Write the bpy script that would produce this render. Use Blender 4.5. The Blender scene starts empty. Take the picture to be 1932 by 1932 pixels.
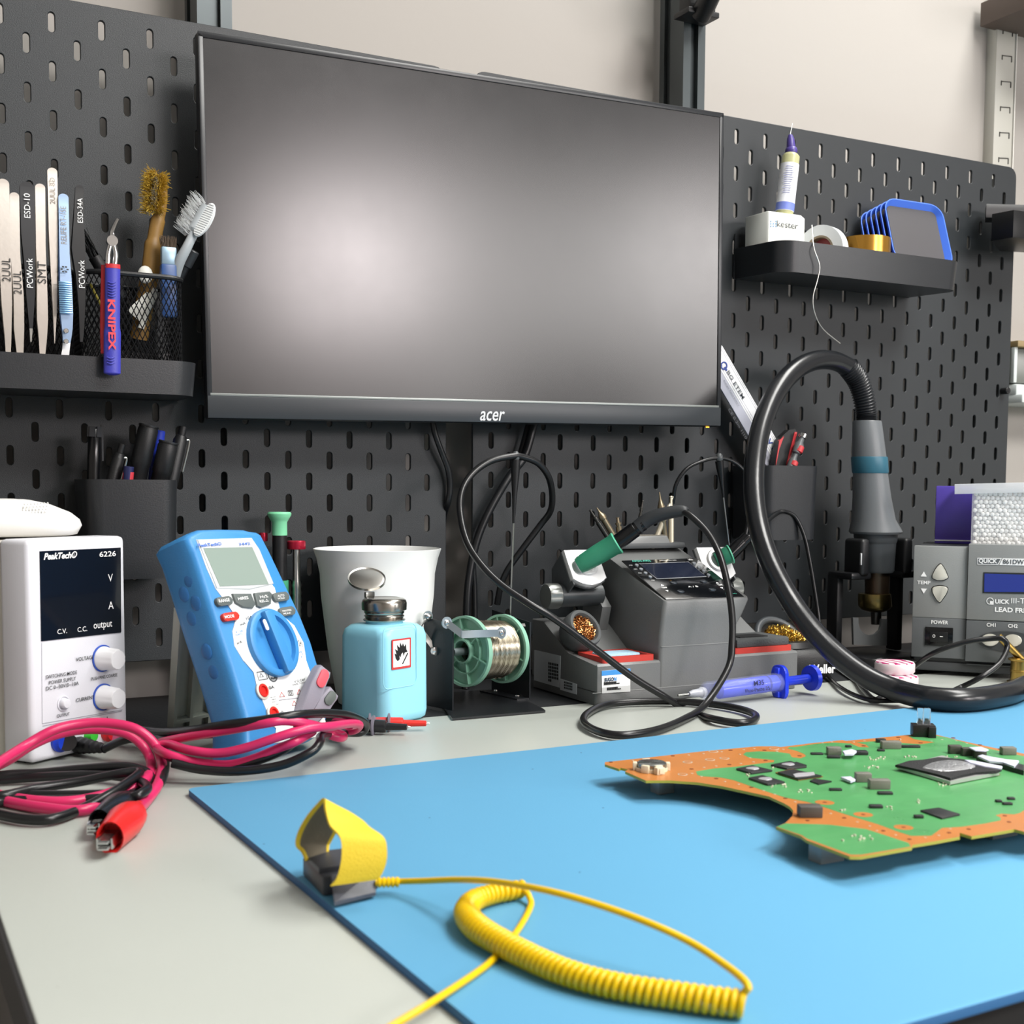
import bpy, bmesh, math, random
from mathutils import Vector, Matrix, Euler
random.seed(7)
SC = bpy.context.scene
COL = SC.collection
V = Vector
PI = math.pi
R = math.radians

# ------------------------------------------------------------------ camera
IMG = 1932.0
FPX, UX, UY = 2376.8, 1014.35, 1099.2
CAM = V((-.8668, -1.1461, .9472))
ROT = Euler((1.4960, -.0069, -.4962), 'XYZ')
cd = bpy.data.cameras.new('camera')
cd.sensor_fit = 'HORIZONTAL'; cd.sensor_width = 36.0
cd.lens = FPX / IMG * 36.0
cd.shift_x = (IMG / 2 - UX) / IMG
cd.shift_y = (UY - IMG / 2) / IMG
cd.clip_start = .02; cd.clip_end = 50
cd.dof.use_dof = True; cd.dof.focus_distance = 1.12; cd.dof.aperture_fstop = 16
co = bpy.data.objects.new('camera', cd); COL.objects.link(co)
co.location = CAM; co.rotation_euler = ROT
SC.camera = co

# ------------------------------------------------------------------ light
w = bpy.data.worlds.new('room_air'); SC.world = w; w.use_nodes = True
w.node_tree.nodes['Background'].inputs[0].default_value = (.9, .95, 1, 1)
w.node_tree.nodes['Background'].inputs[1].default_value = .35
def area(name, loc, tgt, sx, sy, power, col=(1, 1, 1)):
    l = bpy.data.lights.new(name, 'AREA'); l.shape = 'RECTANGLE'; l.size = sx; l.size_y = sy
    l.energy = power; l.color = col
    o = bpy.data.objects.new(name, l); COL.objects.link(o); o.location = loc
    o.rotation_euler = (V(tgt) - V(loc)).to_track_quat('-Z', 'Y').to_euler()
    return o
area('ceiling_panel_light', (.55, -.50, 2.60), (.25, -.45, .75), 1.2, .5, 19, (1, .985, .95))
area('ceiling_panel_light_room', (.15, -1.9, 2.60), (-.1, -1.0, .6), 1.2, .6, 36, (1, .98, .94))
area('window_daylight', (.50, -3.0, 1.62), (-.3, 0, 1.2), .44, .36, 9.5, (1, .90, .90))
area('window_daylight_side', (1.9, -2.9, 1.78), (.2, 0, 1.2), .5, .4, 4, (1, .93, .92))
area('added_front_fill', (1.25, -3.04, 1.45), (.2, 0, 1.1), 2.4, 1.0, 26, (1, .97, .95))  # added broad fill for screen reflection and front faces, not a real window
SC.view_settings.view_transform = 'Standard'
SC.view_settings.look = 'None'
SC.view_settings.gamma = 1.0
SC.view_settings.use_curve_mapping = False
SC.view_settings.exposure = 0.92

# ------------------------------------------------------------------ pixel measuring helpers
RM = ROT.to_matrix()
def ray(px, py):
    return RM @ V(((px - UX) / FPX, -(py - UY) / FPX, -1.0))
def pz(px, py, z=.75):
    d = ray(px, py); return CAM + d * ((z - CAM.z) / d.z)
def py_(px, py, y):
    d = ray(px, py); return CAM + d * ((y - CAM.y) / d.y)
def px_(px, py, x):
    d = ray(px, py); return CAM + d * ((x - CAM.x) / d.x)
def pd(px, py, dd):
    return CAM + ray(px, py) * dd
def dep(p):
    return -((V(p) - CAM) @ RM).z
def pix(p):
    c = RM.transposed() @ (V(p) - CAM)
    return (UX + FPX * c.x / -c.z, UY - FPX * c.y / -c.z)
def vert(py, P):
    lo, hi = P[2] - 1, P[2] + 2
    for _ in range(50):
        m = (lo + hi) / 2
        if pix((P[0], P[1], m))[1] > py: lo = m
        else: hi = m
    return lo

# ------------------------------------------------------------------ materials
MATS = {}
def lin(h):
    h = h.lstrip('#'); c = [int(h[i:i + 2], 16) / 255 for i in (0, 2, 4)]
    return tuple(x / 12.92 if x <= .04045 else ((x + .055) / 1.055) ** 2.4 for x in c) + (1,)
def mat(name, col, rough=.5, metal=0, spec=.5, bump=0, bscale=200, var=0, vscale=20, trans=0, ior=1.45, coat=0, emit=0, alpha=1, wavy=None):
    if name in MATS: return MATS[name]
    m = bpy.data.materials.new(name); m.use_nodes = True
    nt = m.node_tree; b = nt.nodes['Principled BSDF']
    c = lin(col) if isinstance(col, str) else tuple(col) + (1,)
    b.inputs['Base Color'].default_value = c
    b.inputs['Roughness'].default_value = rough
    b.inputs['Metallic'].default_value = metal
    b.inputs['Specular IOR Level'].default_value = spec
    b.inputs['IOR'].default_value = ior
    b.inputs['Transmission Weight'].default_value = trans
    b.inputs['Coat Weight'].default_value = coat
    b.inputs['Alpha'].default_value = alpha
    if emit:
        b.inputs['Emission Color'].default_value = c; b.inputs['Emission Strength'].default_value = emit
    tc = nt.nodes.new('ShaderNodeTexCoord')
    if bump:
        n = nt.nodes.new('ShaderNodeTexNoise'); n.inputs['Scale'].default_value = bscale; n.inputs['Detail'].default_value = 3
        nt.links.new(tc.outputs['Object'], n.inputs['Vector'])
        bp = nt.nodes.new('ShaderNodeBump'); bp.inputs['Strength'].default_value = bump; bp.inputs['Distance'].default_value = .001
        nt.links.new(n.outputs['Fac'], bp.inputs['Height']); nt.links.new(bp.outputs['Normal'], b.inputs['Normal'])
    if var:
        n = nt.nodes.new('ShaderNodeTexNoise'); n.inputs['Scale'].default_value = vscale; n.inputs['Detail'].default_value = 5
        nt.links.new(tc.outputs['Object'], n.inputs['Vector'])
        mx = nt.nodes.new('ShaderNodeMix'); mx.data_type = 'RGBA'
        mx.inputs['A'].default_value = tuple(max(0, x * (1 - var)) for x in c[:3]) + (1,)
        mx.inputs['B'].default_value = tuple(min(1, x * (1 + var)) for x in c[:3]) + (1,)
        nt.links.new(n.outputs['Fac'], mx.inputs['Factor']); nt.links.new(mx.outputs['Result'], b.inputs['Base Color'])
        r = nt.nodes.new('ShaderNodeMapRange'); r.inputs['To Min'].default_value = max(0, rough - .08); r.inputs['To Max'].default_value = min(1, rough + .08)
        nt.links.new(n.outputs['Fac'], r.inputs['Value']); nt.links.new(r.outputs['Result'], b.inputs['Roughness'])
    MATS[name] = m
    return m

def speck(m, scale, thr, col, mixto=None):
    """scatter small specks of another colour over a material (dust, cleaning swarf)"""
    nt = m.node_tree; b = nt.nodes['Principled BSDF']
    tc = nt.nodes.new('ShaderNodeTexCoord'); v = nt.nodes.new('ShaderNodeTexVoronoi'); v.inputs['Scale'].default_value = scale
    nt.links.new(tc.outputs['Object'], v.inputs['Vector'])
    lt = nt.nodes.new('ShaderNodeMath'); lt.operation = 'LESS_THAN'; lt.inputs[1].default_value = thr
    nt.links.new(v.outputs['Distance'], lt.inputs[0])
    mx = nt.nodes.new('ShaderNodeMix'); mx.data_type = 'RGBA'
    src = b.inputs['Base Color']
    if src.links: nt.links.new(src.links[0].from_socket, mx.inputs['A'])
    else: mx.inputs['A'].default_value = src.default_value
    mx.inputs['B'].default_value = lin(col)
    nt.links.new(lt.outputs[0], mx.inputs['Factor']); nt.links.new(mx.outputs['Result'], src)
    return m

K = mat
black = K('black_plastic', '#17181a', .45, bump=.15, bscale=900)
blackg = K('black_gloss', '#0d0e10', .18)
blackm = K('black_powder_coat', '#25292c', .46, spec=.5, bump=.25, bscale=1400)
blackr = K('black_rubber', '#121315', .38, spec=.5)
darkgrey = K('dark_grey_plastic', '#4a4d4f', .45, bump=.1, bscale=900)
white = K('white_plastic', '#e9eaec', .38)
offwhite = K('off_white_plastic', '#d6d7cf', .45)
wprint = K('white_print', '#f4f5f4', .5)
kprint = K('black_print', '#17181a', .5)
steel = K('brushed_steel', '#b9bbb8', .28, 1, bump=.05, bscale=300)
chrome = K('polished_steel', '#d2d3d4', .12, 1)
zinc = K('zinc_plate', '#a4adb2', .38, .9)
brass = K('brass', '#b89a55', .28, 1)

# ------------------------------------------------------------------ mesh building
PM = {}          # world matrix of each thing, for parts built in world coordinates
def smooth_pts(pts, sub=6, closed=False):
    pts = [V(p) for p in pts]; n = len(pts); out = []
    if n < 3: return pts
    rng = range(n if closed else n - 1)
    for i in rng:
        p0 = pts[(i - 1) % n] if (closed or i > 0) else pts[0] * 2 - pts[1]
        p1 = pts[i]; p2 = pts[(i + 1) % n]
        p3 = pts[(i + 2) % n] if (closed or i < n - 2) else pts[-1] * 2 - pts[-2]
        for k in range(sub):
            t = k / sub; t2 = t * t; t3 = t2 * t
            out.append(.5 * ((2 * p1) + (p2 - p0) * t + (2 * p0 - 5 * p1 + 4 * p2 - p3) * t2 + (3 * p1 - p0 - 3 * p2 + p3) * t3))
    if not closed: out.append(pts[-1])
    return out
def basis(z, up=(0, 0, 1)):
    z = V(z).normalized(); up = V(up)
    if abs(z.dot(up)) > .98: up = V((0, 1, 0)) if abs(z.y) < .9 else V((1, 0, 0))
    x = up.cross(z).normalized(); y = z.cross(x)
    return Matrix((x, y, z)).transposed()
def frame(o, X, Y, N=None):
    X = V(X).normalized(); Y = V(Y).normalized()
    N = V(N).normalized() if N is not None else X.cross(Y)
    m = Matrix.Identity(4)
    for i in range(3):
        m[i][0], m[i][1], m[i][2], m[i][3] = X[i], Y[i], N[i], o[i]
    return m
def T(x=0, y=0, z=0): return Matrix.Translation((x, y, z))
def Rz(a): return Matrix.Rotation(a, 4, 'Z')
def Rx(a): return Matrix.Rotation(a, 4, 'X')
def Ry(a): return Matrix.Rotation(a, 4, 'Y')
def uv(M, px, py, d=0):
    """local x, y of the point of plane z=d of frame M that shows at this pixel"""
    o = M @ V((0, 0, d)); n = M.to_3x3() @ V((0, 0, 1)); r = ray(px, py)
    p = CAM + r * ((o - CAM).dot(n) / r.dot(n))
    return (M.inverted() @ p)
_txt = {}
class MB:
    def __init__(s, M=None): s.bm = bmesh.new(); s.M = M or Matrix.Identity(4); s.mi = 0
    def _fin(s, verts, M=None):
        bmesh.ops.transform(s.bm, matrix=s.M @ (M or Matrix.Identity(4)), verts=verts)
        if s.mi:
            for v in verts:
                for f in v.link_faces: f.material_index = s.mi
        return s
    def box(s, c, sz, bev=0, M=None, seg=2, taper=None):
        g = bmesh.ops.create_cube(s.bm, size=1); vs = g['verts']
        for v in vs:
            v.co = V((v.co.x * sz[0], v.co.y * sz[1], v.co.z * sz[2]))
            if taper and v.co.z > 0: v.co.x *= taper[0]; v.co.y *= taper[1]
            v.co += V(c)
        if bev:
            es = list({e for v in vs for e in v.link_edges})
            r = bmesh.ops.bevel(s.bm, geom=es, offset=bev, segments=seg, profile=.5, affect='EDGES', clamp_overlap=True)
            vs = list({v for f in r['faces'] for v in f.verts} | {v for v in vs if v.is_valid})
            done = set(); st = list(vs)
            while st:
                v = st.pop()
                if v in done: continue
                done.add(v); st += [e.other_vert(v) for e in v.link_edges if e.other_vert(v) not in done]
            vs = list(done)
        return s._fin(vs, M)
    def lathe(s, prof, a=(0, 0, 0), ax=(0, 0, 1), n=28, M=None, cap=True, sx=1, sy=1, fn=None):
        B = basis(ax); a = V(a); rings = []; allv = []
        for r, z in prof:
            ring = []
            for k in range(n):
                t = 2 * PI * k / n; rr = r * (fn(t, z) if fn else 1)
                v = s.bm.verts.new(a + B @ V((rr * math.cos(t) * sx, rr * math.sin(t) * sy, z))); ring.append(v); allv.append(v)
            rings.append(ring)
        for i in range(len(rings) - 1):
            for k in range(n):
                s.bm.faces.new((rings[i][k], rings[i][(k + 1) % n], rings[i + 1][(k + 1) % n], rings[i + 1][k]))
        if cap:
            if prof[0][0] > 1e-6: s.bm.faces.new(rings[0][::-1])
            if prof[-1][0] > 1e-6: s.bm.faces.new(rings[-1])
        return s._fin(allv, M)
    def cyl(s, a, b, r, r2=None, n=20, M=None, bev=0):
        a, b = V(a), V(b); L = (b - a).length; r2 = r if r2 is None else r2
        p = [(r, 0), (r2, L)] if not bev else [(r - bev, 0), (r, bev), (r2, L - bev), (r2 - bev, L)]
        return s.lathe(p, a, b - a, n, M)
    def tube(s, pts, r, n=10, sub=6, closed=False, M=None, smooth=True, cap=True, flat=None, rfn=None):
        P = smooth_pts(pts, sub, closed) if smooth else [V(p) for p in pts]
        N = len(P); allv = []; rings = []
        tan = []
        for i in range(N):
            a = P[(i - 1) % N] if (closed or i > 0) else P[i]; b = P[(i + 1) % N] if (closed or i < N - 1) else P[i]
            t = (b - a); tan.append(t.normalized() if t.length > 1e-9 else V((0, 0, 1)))
        up = V((0, 0, 1)) if abs(tan[0].z) < .9 else V((0, 1, 0))
        x = up.cross(tan[0]).normalized()
        for i in range(N):
            x = (x - tan[i] * x.dot(tan[i])).normalized(); y = tan[i].cross(x)
            rr = r(i / (N - 1)) if callable(r) else r
            ring = []
            for k in range(n):
                t = 2 * PI * k / n
                fx, fy = (flat if flat else (1, 1))
                v = s.bm.verts.new(P[i] + x * math.cos(t) * rr * fx + y * math.sin(t) * rr * fy); ring.append(v); allv.append(v)
            rings.append(ring)
        for i in range(N if closed else N - 1):
            j = (i + 1) % N
            for k in range(n):
                s.bm.faces.new((rings[i][k], rings[i][(k + 1) % n], rings[j][(k + 1) % n], rings[j][k]))
        if cap and not closed:
            s.bm.faces.new(rings[0][::-1]); s.bm.faces.new(rings[-1])
        return s._fin(allv, M)
    def prism(s, poly, z0, z1, M=None, bev=0, seg=2, shrink=None):
        """2-D outline in local x,y pushed from z0 to z1"""
        area2 = sum(poly[i][0] * poly[(i + 1) % len(poly)][1] - poly[(i + 1) % len(poly)][0] * poly[i][1] for i in range(len(poly)))
        if area2 < 0: poly = poly[::-1]
        lo = [s.bm.verts.new((p[0], p[1], z0)) for p in poly]; hi = [s.bm.verts.new((p[0], p[1], z1)) for p in poly]
        n = len(poly)
        fb = s.bm.faces.new(lo[::-1]); ft = s.bm.faces.new(hi)
        for i in range(n): s.bm.faces.new((lo[i], lo[(i + 1) % n], hi[(i + 1) % n], hi[i]))
        vs = lo + hi
        if bev:
            es = list(ft.edges) + ([] if bev < 0 else list(fb.edges))
            r = bmesh.ops.bevel(s.bm, geom=es, offset=abs(bev), segments=seg, profile=.5, affect='EDGES', clamp_overlap=True)
            done = set(); st = [v for v in vs if v.is_valid] + [v for f in r['faces'] for v in f.verts]
            while st:
                v = st.pop()
                if v in done: continue
                done.add(v); st += [e.other_vert(v) for e in v.link_edges if e.other_vert(v) not in done]
            vs = list(done)
        return s._fin(vs, M)
    def sphere(s, c, r, sc=(1, 1, 1), n=16, M=None):
        g = bmesh.ops.create_uvsphere(s.bm, u_segments=n, v_segments=max(6, n // 2), radius=r)
        for v in g['verts']: v.co = V((v.co.x * sc[0], v.co.y * sc[1], v.co.z * sc[2])) + V(c)
        return s._fin(g['verts'], M)
    def quad(s, pts, M=None):
        vs = [s.bm.verts.new(V(p)) for p in pts]; s.bm.faces.new(vs); return s._fin(vs, M)
    def slab(s, pts, off, M=None):
        """polygon of 3-D points given thickness along off"""
        a = [s.bm.verts.new(V(p)) for p in pts]; b = [s.bm.verts.new(V(p) + V(off)) for p in pts]; n = len(a)
        s.bm.faces.new(a); s.bm.faces.new(b[::-1])
        for i in range(n): s.bm.faces.new((a[i], b[i], b[(i + 1) % n], a[(i + 1) % n]))
        return s._fin(a + b, M)
    def ribbon(s, pts, wid, th, M=None, sub=6, closed=False):
        """flat band: pts list of 3-D centres, wid list/func of width vectors, th thickness along normal"""
        P = smooth_pts(pts, sub, closed); N = len(P); W = smooth_pts(wid, sub, closed) if isinstance(wid, list) else [V(wid)] * N
        rows = []; allv = []
        for i in range(N):
            a = P[(i - 1) % N] if (closed or i > 0) else P[i]; b = P[(i + 1) % N] if (closed or i < N - 1) else P[i]
            t = (b - a).normalized(); wv = W[i]; nn = t.cross(wv).normalized() * th / 2
            q = [P[i] - wv / 2 - nn, P[i] + wv / 2 - nn, P[i] + wv / 2 + nn, P[i] - wv / 2 + nn]
            r = [s.bm.verts.new(x) for x in q]; rows.append(r); allv += r
        for i in range(N if closed else N - 1):
            j = (i + 1) % N
            for k in range(4): s.bm.faces.new((rows[i][k], rows[i][(k + 1) % 4], rows[j][(k + 1) % 4], rows[j][k]))
        if not closed: s.bm.faces.new(rows[0][::-1]); s.bm.faces.new(rows[-1])
        return s._fin(allv, M)
    def text(s, body, w, h, M=None, th=.0002, bold=0.0, shear=0, spacing=1):
        """lettering centred on the origin of M, fitted into w x h"""
        key = (body, bold, shear, spacing)
        if key not in _txt:
            c = bpy.data.curves.new('t', 'FONT'); c.body = body; c.align_x = 'CENTER'; c.size = 1; c.shear = shear
            c.offset = bold; c.space_character = spacing; c.resolution_u = 3; c.extrude = 0
            o = bpy.data.objects.new('t', c); COL.objects.link(o)
            me = bpy.data.meshes.new_from_object(o.evaluated_get(bpy.context.evaluated_depsgraph_get()))
            bpy.data.objects.remove(o); bpy.data.curves.remove(c)
            xs = [v.co.x for v in me.vertices]; ys = [v.co.y for v in me.vertices]
            _txt[key] = (me, min(xs), max(xs), min(ys), max(ys))
        me, x0, x1, y0, y1 = _txt[key]
        n0 = len(s.bm.verts); s.bm.from_mesh(me); s.bm.verts.ensure_lookup_table()
        vs = s.bm.verts[n0:]
        kx = w / (x1 - x0) if w else h / (y1 - y0); ky = h / (y1 - y0) if h else kx
        for v in vs: v.co = V(((v.co.x - (x0 + x1) / 2) * kx, (v.co.y - (y0 + y1) / 2) * ky, th))
        return s._fin(vs, M)
    def done(s, name, m, parent=None, world=False, ang=40, label=None, local=True):
        bmesh.ops.recalc_face_normals(s.bm, faces=s.bm.faces) if len(s.bm.faces) and not getattr(s, 'keepn', False) else None
        if world and parent is not None:
            bmesh.ops.transform(s.bm, matrix=PM[parent.name].inverted(), verts=s.bm.verts)
        me = bpy.data.meshes.new(name); s.bm.to_mesh(me); s.bm.free()
        for q in (m if isinstance(m, (list, tuple)) else [m]): me.materials.append(q)
        me.polygons.foreach_set('use_smooth', [True] * len(me.polygons))
        me.set_sharp_from_angle(angle=R(ang))
        o = bpy.data.objects.new(name, me); COL.objects.link(o)
        if parent is not None: o.parent = parent; PM[o.name] = PM[parent.name]
        else: PM[o.name] = Matrix.Identity(4)
        if label: o['label'] = label
        return o
def tag(o, label=None, cat=None, group=None, kind=None):
    if label: o['label'] = label
    if cat: o['category'] = cat
    if group: o['group'] = group
    if kind: o['kind'] = kind
    return o
def thing(name, label, cat, M=None, group=None, loc=None, kind=None):
    o = bpy.data.objects.new(name, None); COL.objects.link(o); o.empty_display_size = .02
    if M is None: M = T(*loc) if loc is not None else Matrix.Identity(4)
    o.matrix_world = M; PM[o.name] = M.copy()
    return tag(o, label, cat, group, kind)
def copy_tree(o, M=None, parent=None):
    c = o.copy(); COL.objects.link(c); c.parent = parent
    if M is not None: c.matrix_world = M; PM[c.name] = M.copy()
    for ch in list(o.children): copy_tree(ch, None, c)
    return c
def rrect(w, h, r, n=5, cx=0, cy=0):
    out = []
    for (sx, sy, a0) in ((1, 1, 0), (-1, 1, 90), (-1, -1, 180), (1, -1, 270)):
        for k in range(n + 1):
            a = R(a0 + 90 * k / n)
            out.append((cx + sx * (w / 2 - r) + r * math.cos(a), cy + sy * (h / 2 - r) + r * math.sin(a)))
    return out
def circ(r, n=24, cx=0, cy=0, ry=None):
    return [(cx + r * math.cos(2 * PI * k / n), cy + (ry or r) * math.sin(2 * PI * k / n)) for k in range(n)]
def cpoly(splines, depth, bev=0, res=2):
    """filled flat outline with holes (first spline the outside), as a mesh lying in local x,y around z=0"""
    c = bpy.data.curves.new('c', 'CURVE'); c.dimensions = '2D'; c.fill_mode = 'BOTH'; c.extrude = depth / 2 - bev; c.bevel_depth = bev; c.bevel_resolution = 1
    for sp in splines:
        q = c.splines.new('POLY'); q.points.add(len(sp) - 1); q.use_cyclic_u = True
        for i, p in enumerate(sp): q.points[i].co = (p[0], p[1], 0, 1)
    o = bpy.data.objects.new('c', c); COL.objects.link(o)
    me = bpy.data.meshes.new_from_object(o.evaluated_get(bpy.context.evaluated_depsgraph_get()))
    bpy.data.objects.remove(o); bpy.data.curves.remove(c)
    return me
def mesh_in(mb, me, M=None):
    n0 = len(mb.bm.verts); mb.bm.from_mesh(me); mb.bm.verts.ensure_lookup_table()
    return mb._fin(mb.bm.verts[n0:], M)
WALLM = frame((0, 0, 0), (1, 0, 0), (0, 0, 1))      # x right along the wall, y up, z out into the room
# ================================================================== the room
wallmat = K('painted_wall', '#a39f9a', .85, bump=.15, bscale=60, var=.02, vscale=2)
ceilmat = K('ceiling_paint', '#d9d7d2', .85)
floormat = K('floor_vinyl', '#3a3c3c', .6, var=.1, vscale=8)
WY = .072
def wall(name, c, s, m):
    o = MB().box(c, s).done(name, m); tag(o, kind='structure'); return o
wall('wall_back', (.4, WY + .05, 1.3), (5.2, .1, 2.8), wallmat)
wall('wall_left', (-2.25, -1.55, 1.3), (.1, 3.3, 2.8), wallmat)
wall('wall_right', (3.05, -1.55, 1.3), (.1, 3.3, 2.8), wallmat)
wall('wall_front', (.4, -3.25, 1.3), (5.2, .1, 2.8), K('wall_room_side', '#cdc5be', .8))
wall('added_reflection_block_1', (.4, -3.12, 2.46), (5.0, .12, .52), K('reflection_block_dark', '#2c2e30', .7))  # added unseen dark beam, darkens the top of the monitor's reflection
wall('added_reflection_block_2', (1.02, -2.3, .64), (.42, .4, 1.28), K('reflection_block_dark', '#2c2e30', .7))  # added unseen dark block behind the camera, darkens the lower screen reflection
wall('floor', (.4, -1.55, -.05), (5.2, 3.5, .1), floormat)
wall('ceiling', (.4, -1.55, 2.75), (5.2, 3.5, .1), ceilmat)

# ------------------------------------------------------------------ bench
deskmat = K('bench_laminate', '#b4b9b3', .42, var=.03, vscale=7, bump=.05, bscale=500)
speck(deskmat, 55, .02, '#77796f')
edgemat = K('bench_edge_band', '#232323', .5)
D = thing('workbench', 'light grey laminate workbench with a black edge band', 'workbench', loc=(0, -.45, 0))
XL, XR, YF, YB = -.8135, 1.6, -.8135, -.158
b = MB().prism([(XL, YF), (XR, YF), (XR, YB), (XL, YB)], .7265, .75, bev=.0008); b.done('bench_top', deskmat, D, True)
b = MB(); b.box(((XL + XR) / 2, YF - .0012, .7375), (XR - XL + .002, .002, .0235)); b.box((XL - .0012, (YF + YB) / 2, .7375), (.002, YB - YF, .0235)); b.done('edge_band', edgemat, D, True)
b = MB(); b.box(((XL + XR) / 2, (YB + .06) / 2 + .0005, .7365), (XR - XL, .06 - YB - .001, .0255), .001); b.done('rear_strip', K('rear_strip_black', '#1b1d20', .55, bump=.3, bscale=500), D, True)
b = MB(); b.box(((XL + XR) / 2, YF + .05, .70), (XR - XL - .1, .03, .05)); b.box(((XL + XR) / 2, -.1, .70), (XR - XL - .1, .03, .05)); b.done('under_frame', darkgrey, D, True)
for x in (XL + .08, XR - .08):
    for y in (YF + .05, -.03):
        MB().box((x, y, .3635), (.045, .045, .724), .003).done('leg', darkgrey, D, True)

# ------------------------------------------------------------------ aluminium posts behind the boards
postmat = K('dark_anodised_aluminium', '#4c5254', .3, .55)
def post(x0, x1, z1, label):
    cx = (x0 + x1) / 2; W = x1 - x0; y0 = .0105; dpt = .046
    t = thing('frame_post', label, 'post', loc=(cx, y0 + dpt / 2, .75), group='upright posts behind the pegboards')
    g = W * .17
    out = []
    # slotted profile outline in x,y
    hw, hd = W / 2, dpt / 2
    prof = [(-hw, -hd), (-g, -hd), (-g, -hd + .007), (g, -hd + .007), (g, -hd), (hw, -hd), (hw, -.004), (hw - .006, -.004), (hw - .006, .004), (hw, .004), (hw, hd), (-hw, hd),
            (-hw, hd * .62), (-hw + .004, hd * .62), (-hw + .004, hd * .1), (-hw, hd * .1), (-hw, -.001), ]
    MB(T(cx, y0 + hd, 0)).prism(prof, .7495, z1, bev=0).done('extrusion', postmat, t, True, ang=20)
    return t
post(-.587, -.5558, 2.0, 'dark aluminium post rising beyond the monitor top left corner')
PR = post(-.0653, -.0367, 2.0, 'dark aluminium post with a clamp, rising beyond the monitor top right corner')
PB = post(.4235, .4445, 1.345, 'short dark aluminium post hidden behind the right edge of the right pegboard')
# clamp of an arm on the right post
cm = thing('arm_clamp', 'black lamp arm clamp at the top of the right post', 'clamp', loc=(-.05, .0, 1.5))
b = MB(); a = py_(1310, 33, .0); b.box((a.x, -.004, a.z), (.040, .028, .006), .001)
b.box((a.x + .003, -.001, a.z + .018), (.034, .021, .032), .002, M=T(0, 0, 0)); b.done('bracket', black, cm, True)
b = MB(); b.tube([py_(1322, 28, -.012), py_(1336, 0, -.03), py_(1352, -40, -.05), py_(1372, -110, -.07)], .011, n=12); b.done('arm', black, cm, True)

# ------------------------------------------------------------------ pegboards (slotted steel sheets)
def pegboard(name, label, ox, oz, i0, i1, oy=0.0):
    """slot grid 20 mm, staggered; (ox,oz) is slot i=0,j=0"""
    J = 27; t = .0036
    x0, x1 = ox + (i0 - 1) * .02, ox + (i1 + 1) * .02
    z1, z0 = oz + .02, oz - (J - 1) * .02 - .02
    out = [rrect(x1 - x0, z1 - z0, .012, 5, (x0 + x1) / 2, (z0 + z1) / 2)]
    for j in range(J):
        for i in range(i0, i1 + 1):
            if (i + j) % 2: continue
            cx, cz = ox + i * .02, oz - j * .02; r, h = .0032, .0056
            s = []
            for k in range(6): a = PI * k / 5; s.append((cx + r * math.cos(a), cz + h + r * math.sin(a)))
            for k in range(6): a = PI + PI * k / 5; s.append((cx + r * math.cos(a), cz - h + r * math.sin(a)))
            out.append(s)
    me = cpoly(out, t, .0006)
    th = thing(name, label, 'pegboard', M=frame(((x0 + x1) / 2, oy, z0), (1, 0, 0), (0, 0, 1)))
    b = MB(); mesh_in(b, me, frame((0, oy + t / 2, 0), (1, 0, 0), (0, 0, 1))); b.keepn = True
    b.done('slotted_sheet', blackm, th, True, ang=50)
    return th
pegboard('pegboard', 'black slotted steel pegboard behind the tweezers, left of the gap', -.7505, 1.3318, -17, 19, -.0047 + .004)
BR = pegboard('pegboard', 'black slotted steel pegboard on the right, behind the hot air tool', 0, 1.335, -15, 21)
b = MB(); p = py_(1890, 738, 0); b.cyl((p.x, -.001, p.z), (p.x, -.011, p.z), .0042, n=20, bev=.0006); b.cyl((p.x, -.011, p.z), (p.x, -.0115, p.z), .002, n=6)
b.done('hex_bolt', black, BR, True)

# ------------------------------------------------------------------ monitor
MON = frame(V((-.6033, -.0554, 1.327)), Euler((.0118, -.0164, -.0102)).to_matrix() @ V((1, 0, 0)), Euler((.0118, -.0164, -.0102)).to_matrix() @ V((0, 0, 1)))
W, H = .540, .3226
t = thing('monitor', 'black flat screen monitor, switched off, mounted between the two pegboards', 'monitor', M=MON @ T(W / 2, -H, 0))
MM = T(-W / 2, H, 0)      # from top left based coordinates
b = MB(MM); b.box((W / 2, -H / 2, -.006), (W, H, .012), .003, seg=3); b.box((W / 2, -H / 2 - .01, -.021), (W * .8, H * .72, .02), .008)
b.box((W / 2 + .04, -.10, -.020), (.20, .185, .014), .004); b.done('housing', K('monitor_shell', '#202225', .35), t)
b = MB(MM)
for c, s in (((W / 2, -.0028, .0006), (W - .001, .0048, .0014)), ((.0026, -H / 2, .0006), (.0044, H - .004, .0014)), ((W - .0026, -H / 2, .0006), (.0044, H - .004, .0014))): b.box(c, s, .0004)
b.done('bezel', K('bezel_black', '#26282b', .3), t)
b = MB(MM); b.box((W / 2, -H + .0105, .0008), (W - .001, .019, .0022), .0005); b.done('lower_bezel', K('lower_bezel_grey', '#33373b', .38), t)
b = MB(MM); b.box((W / 2, -H + .0212, .0008), (W - .006, .0022, .002), .0003); b.done('trim_strip', K('trim_silver', '#8f9492', .4, .5), t)
scr = K('matte_screen', '#19191a', .33, spec=.8)
nt = scr.node_tree; bs = nt.nodes['Principled BSDF']
tcn = nt.nodes.new('ShaderNodeTexCoord'); nz = nt.nodes.new('ShaderNodeTexNoise'); nz.inputs['Scale'].default_value = 14; nz.inputs['Detail'].default_value = 6; nz.inputs['Roughness'].default_value = .7
mr = nt.nodes.new('ShaderNodeMapRange'); mr.inputs['From Min'].default_value = .35; mr.inputs['From Max'].default_value = .75; mr.inputs['To Min'].default_value = .22; mr.inputs['To Max'].default_value = .24
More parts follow.
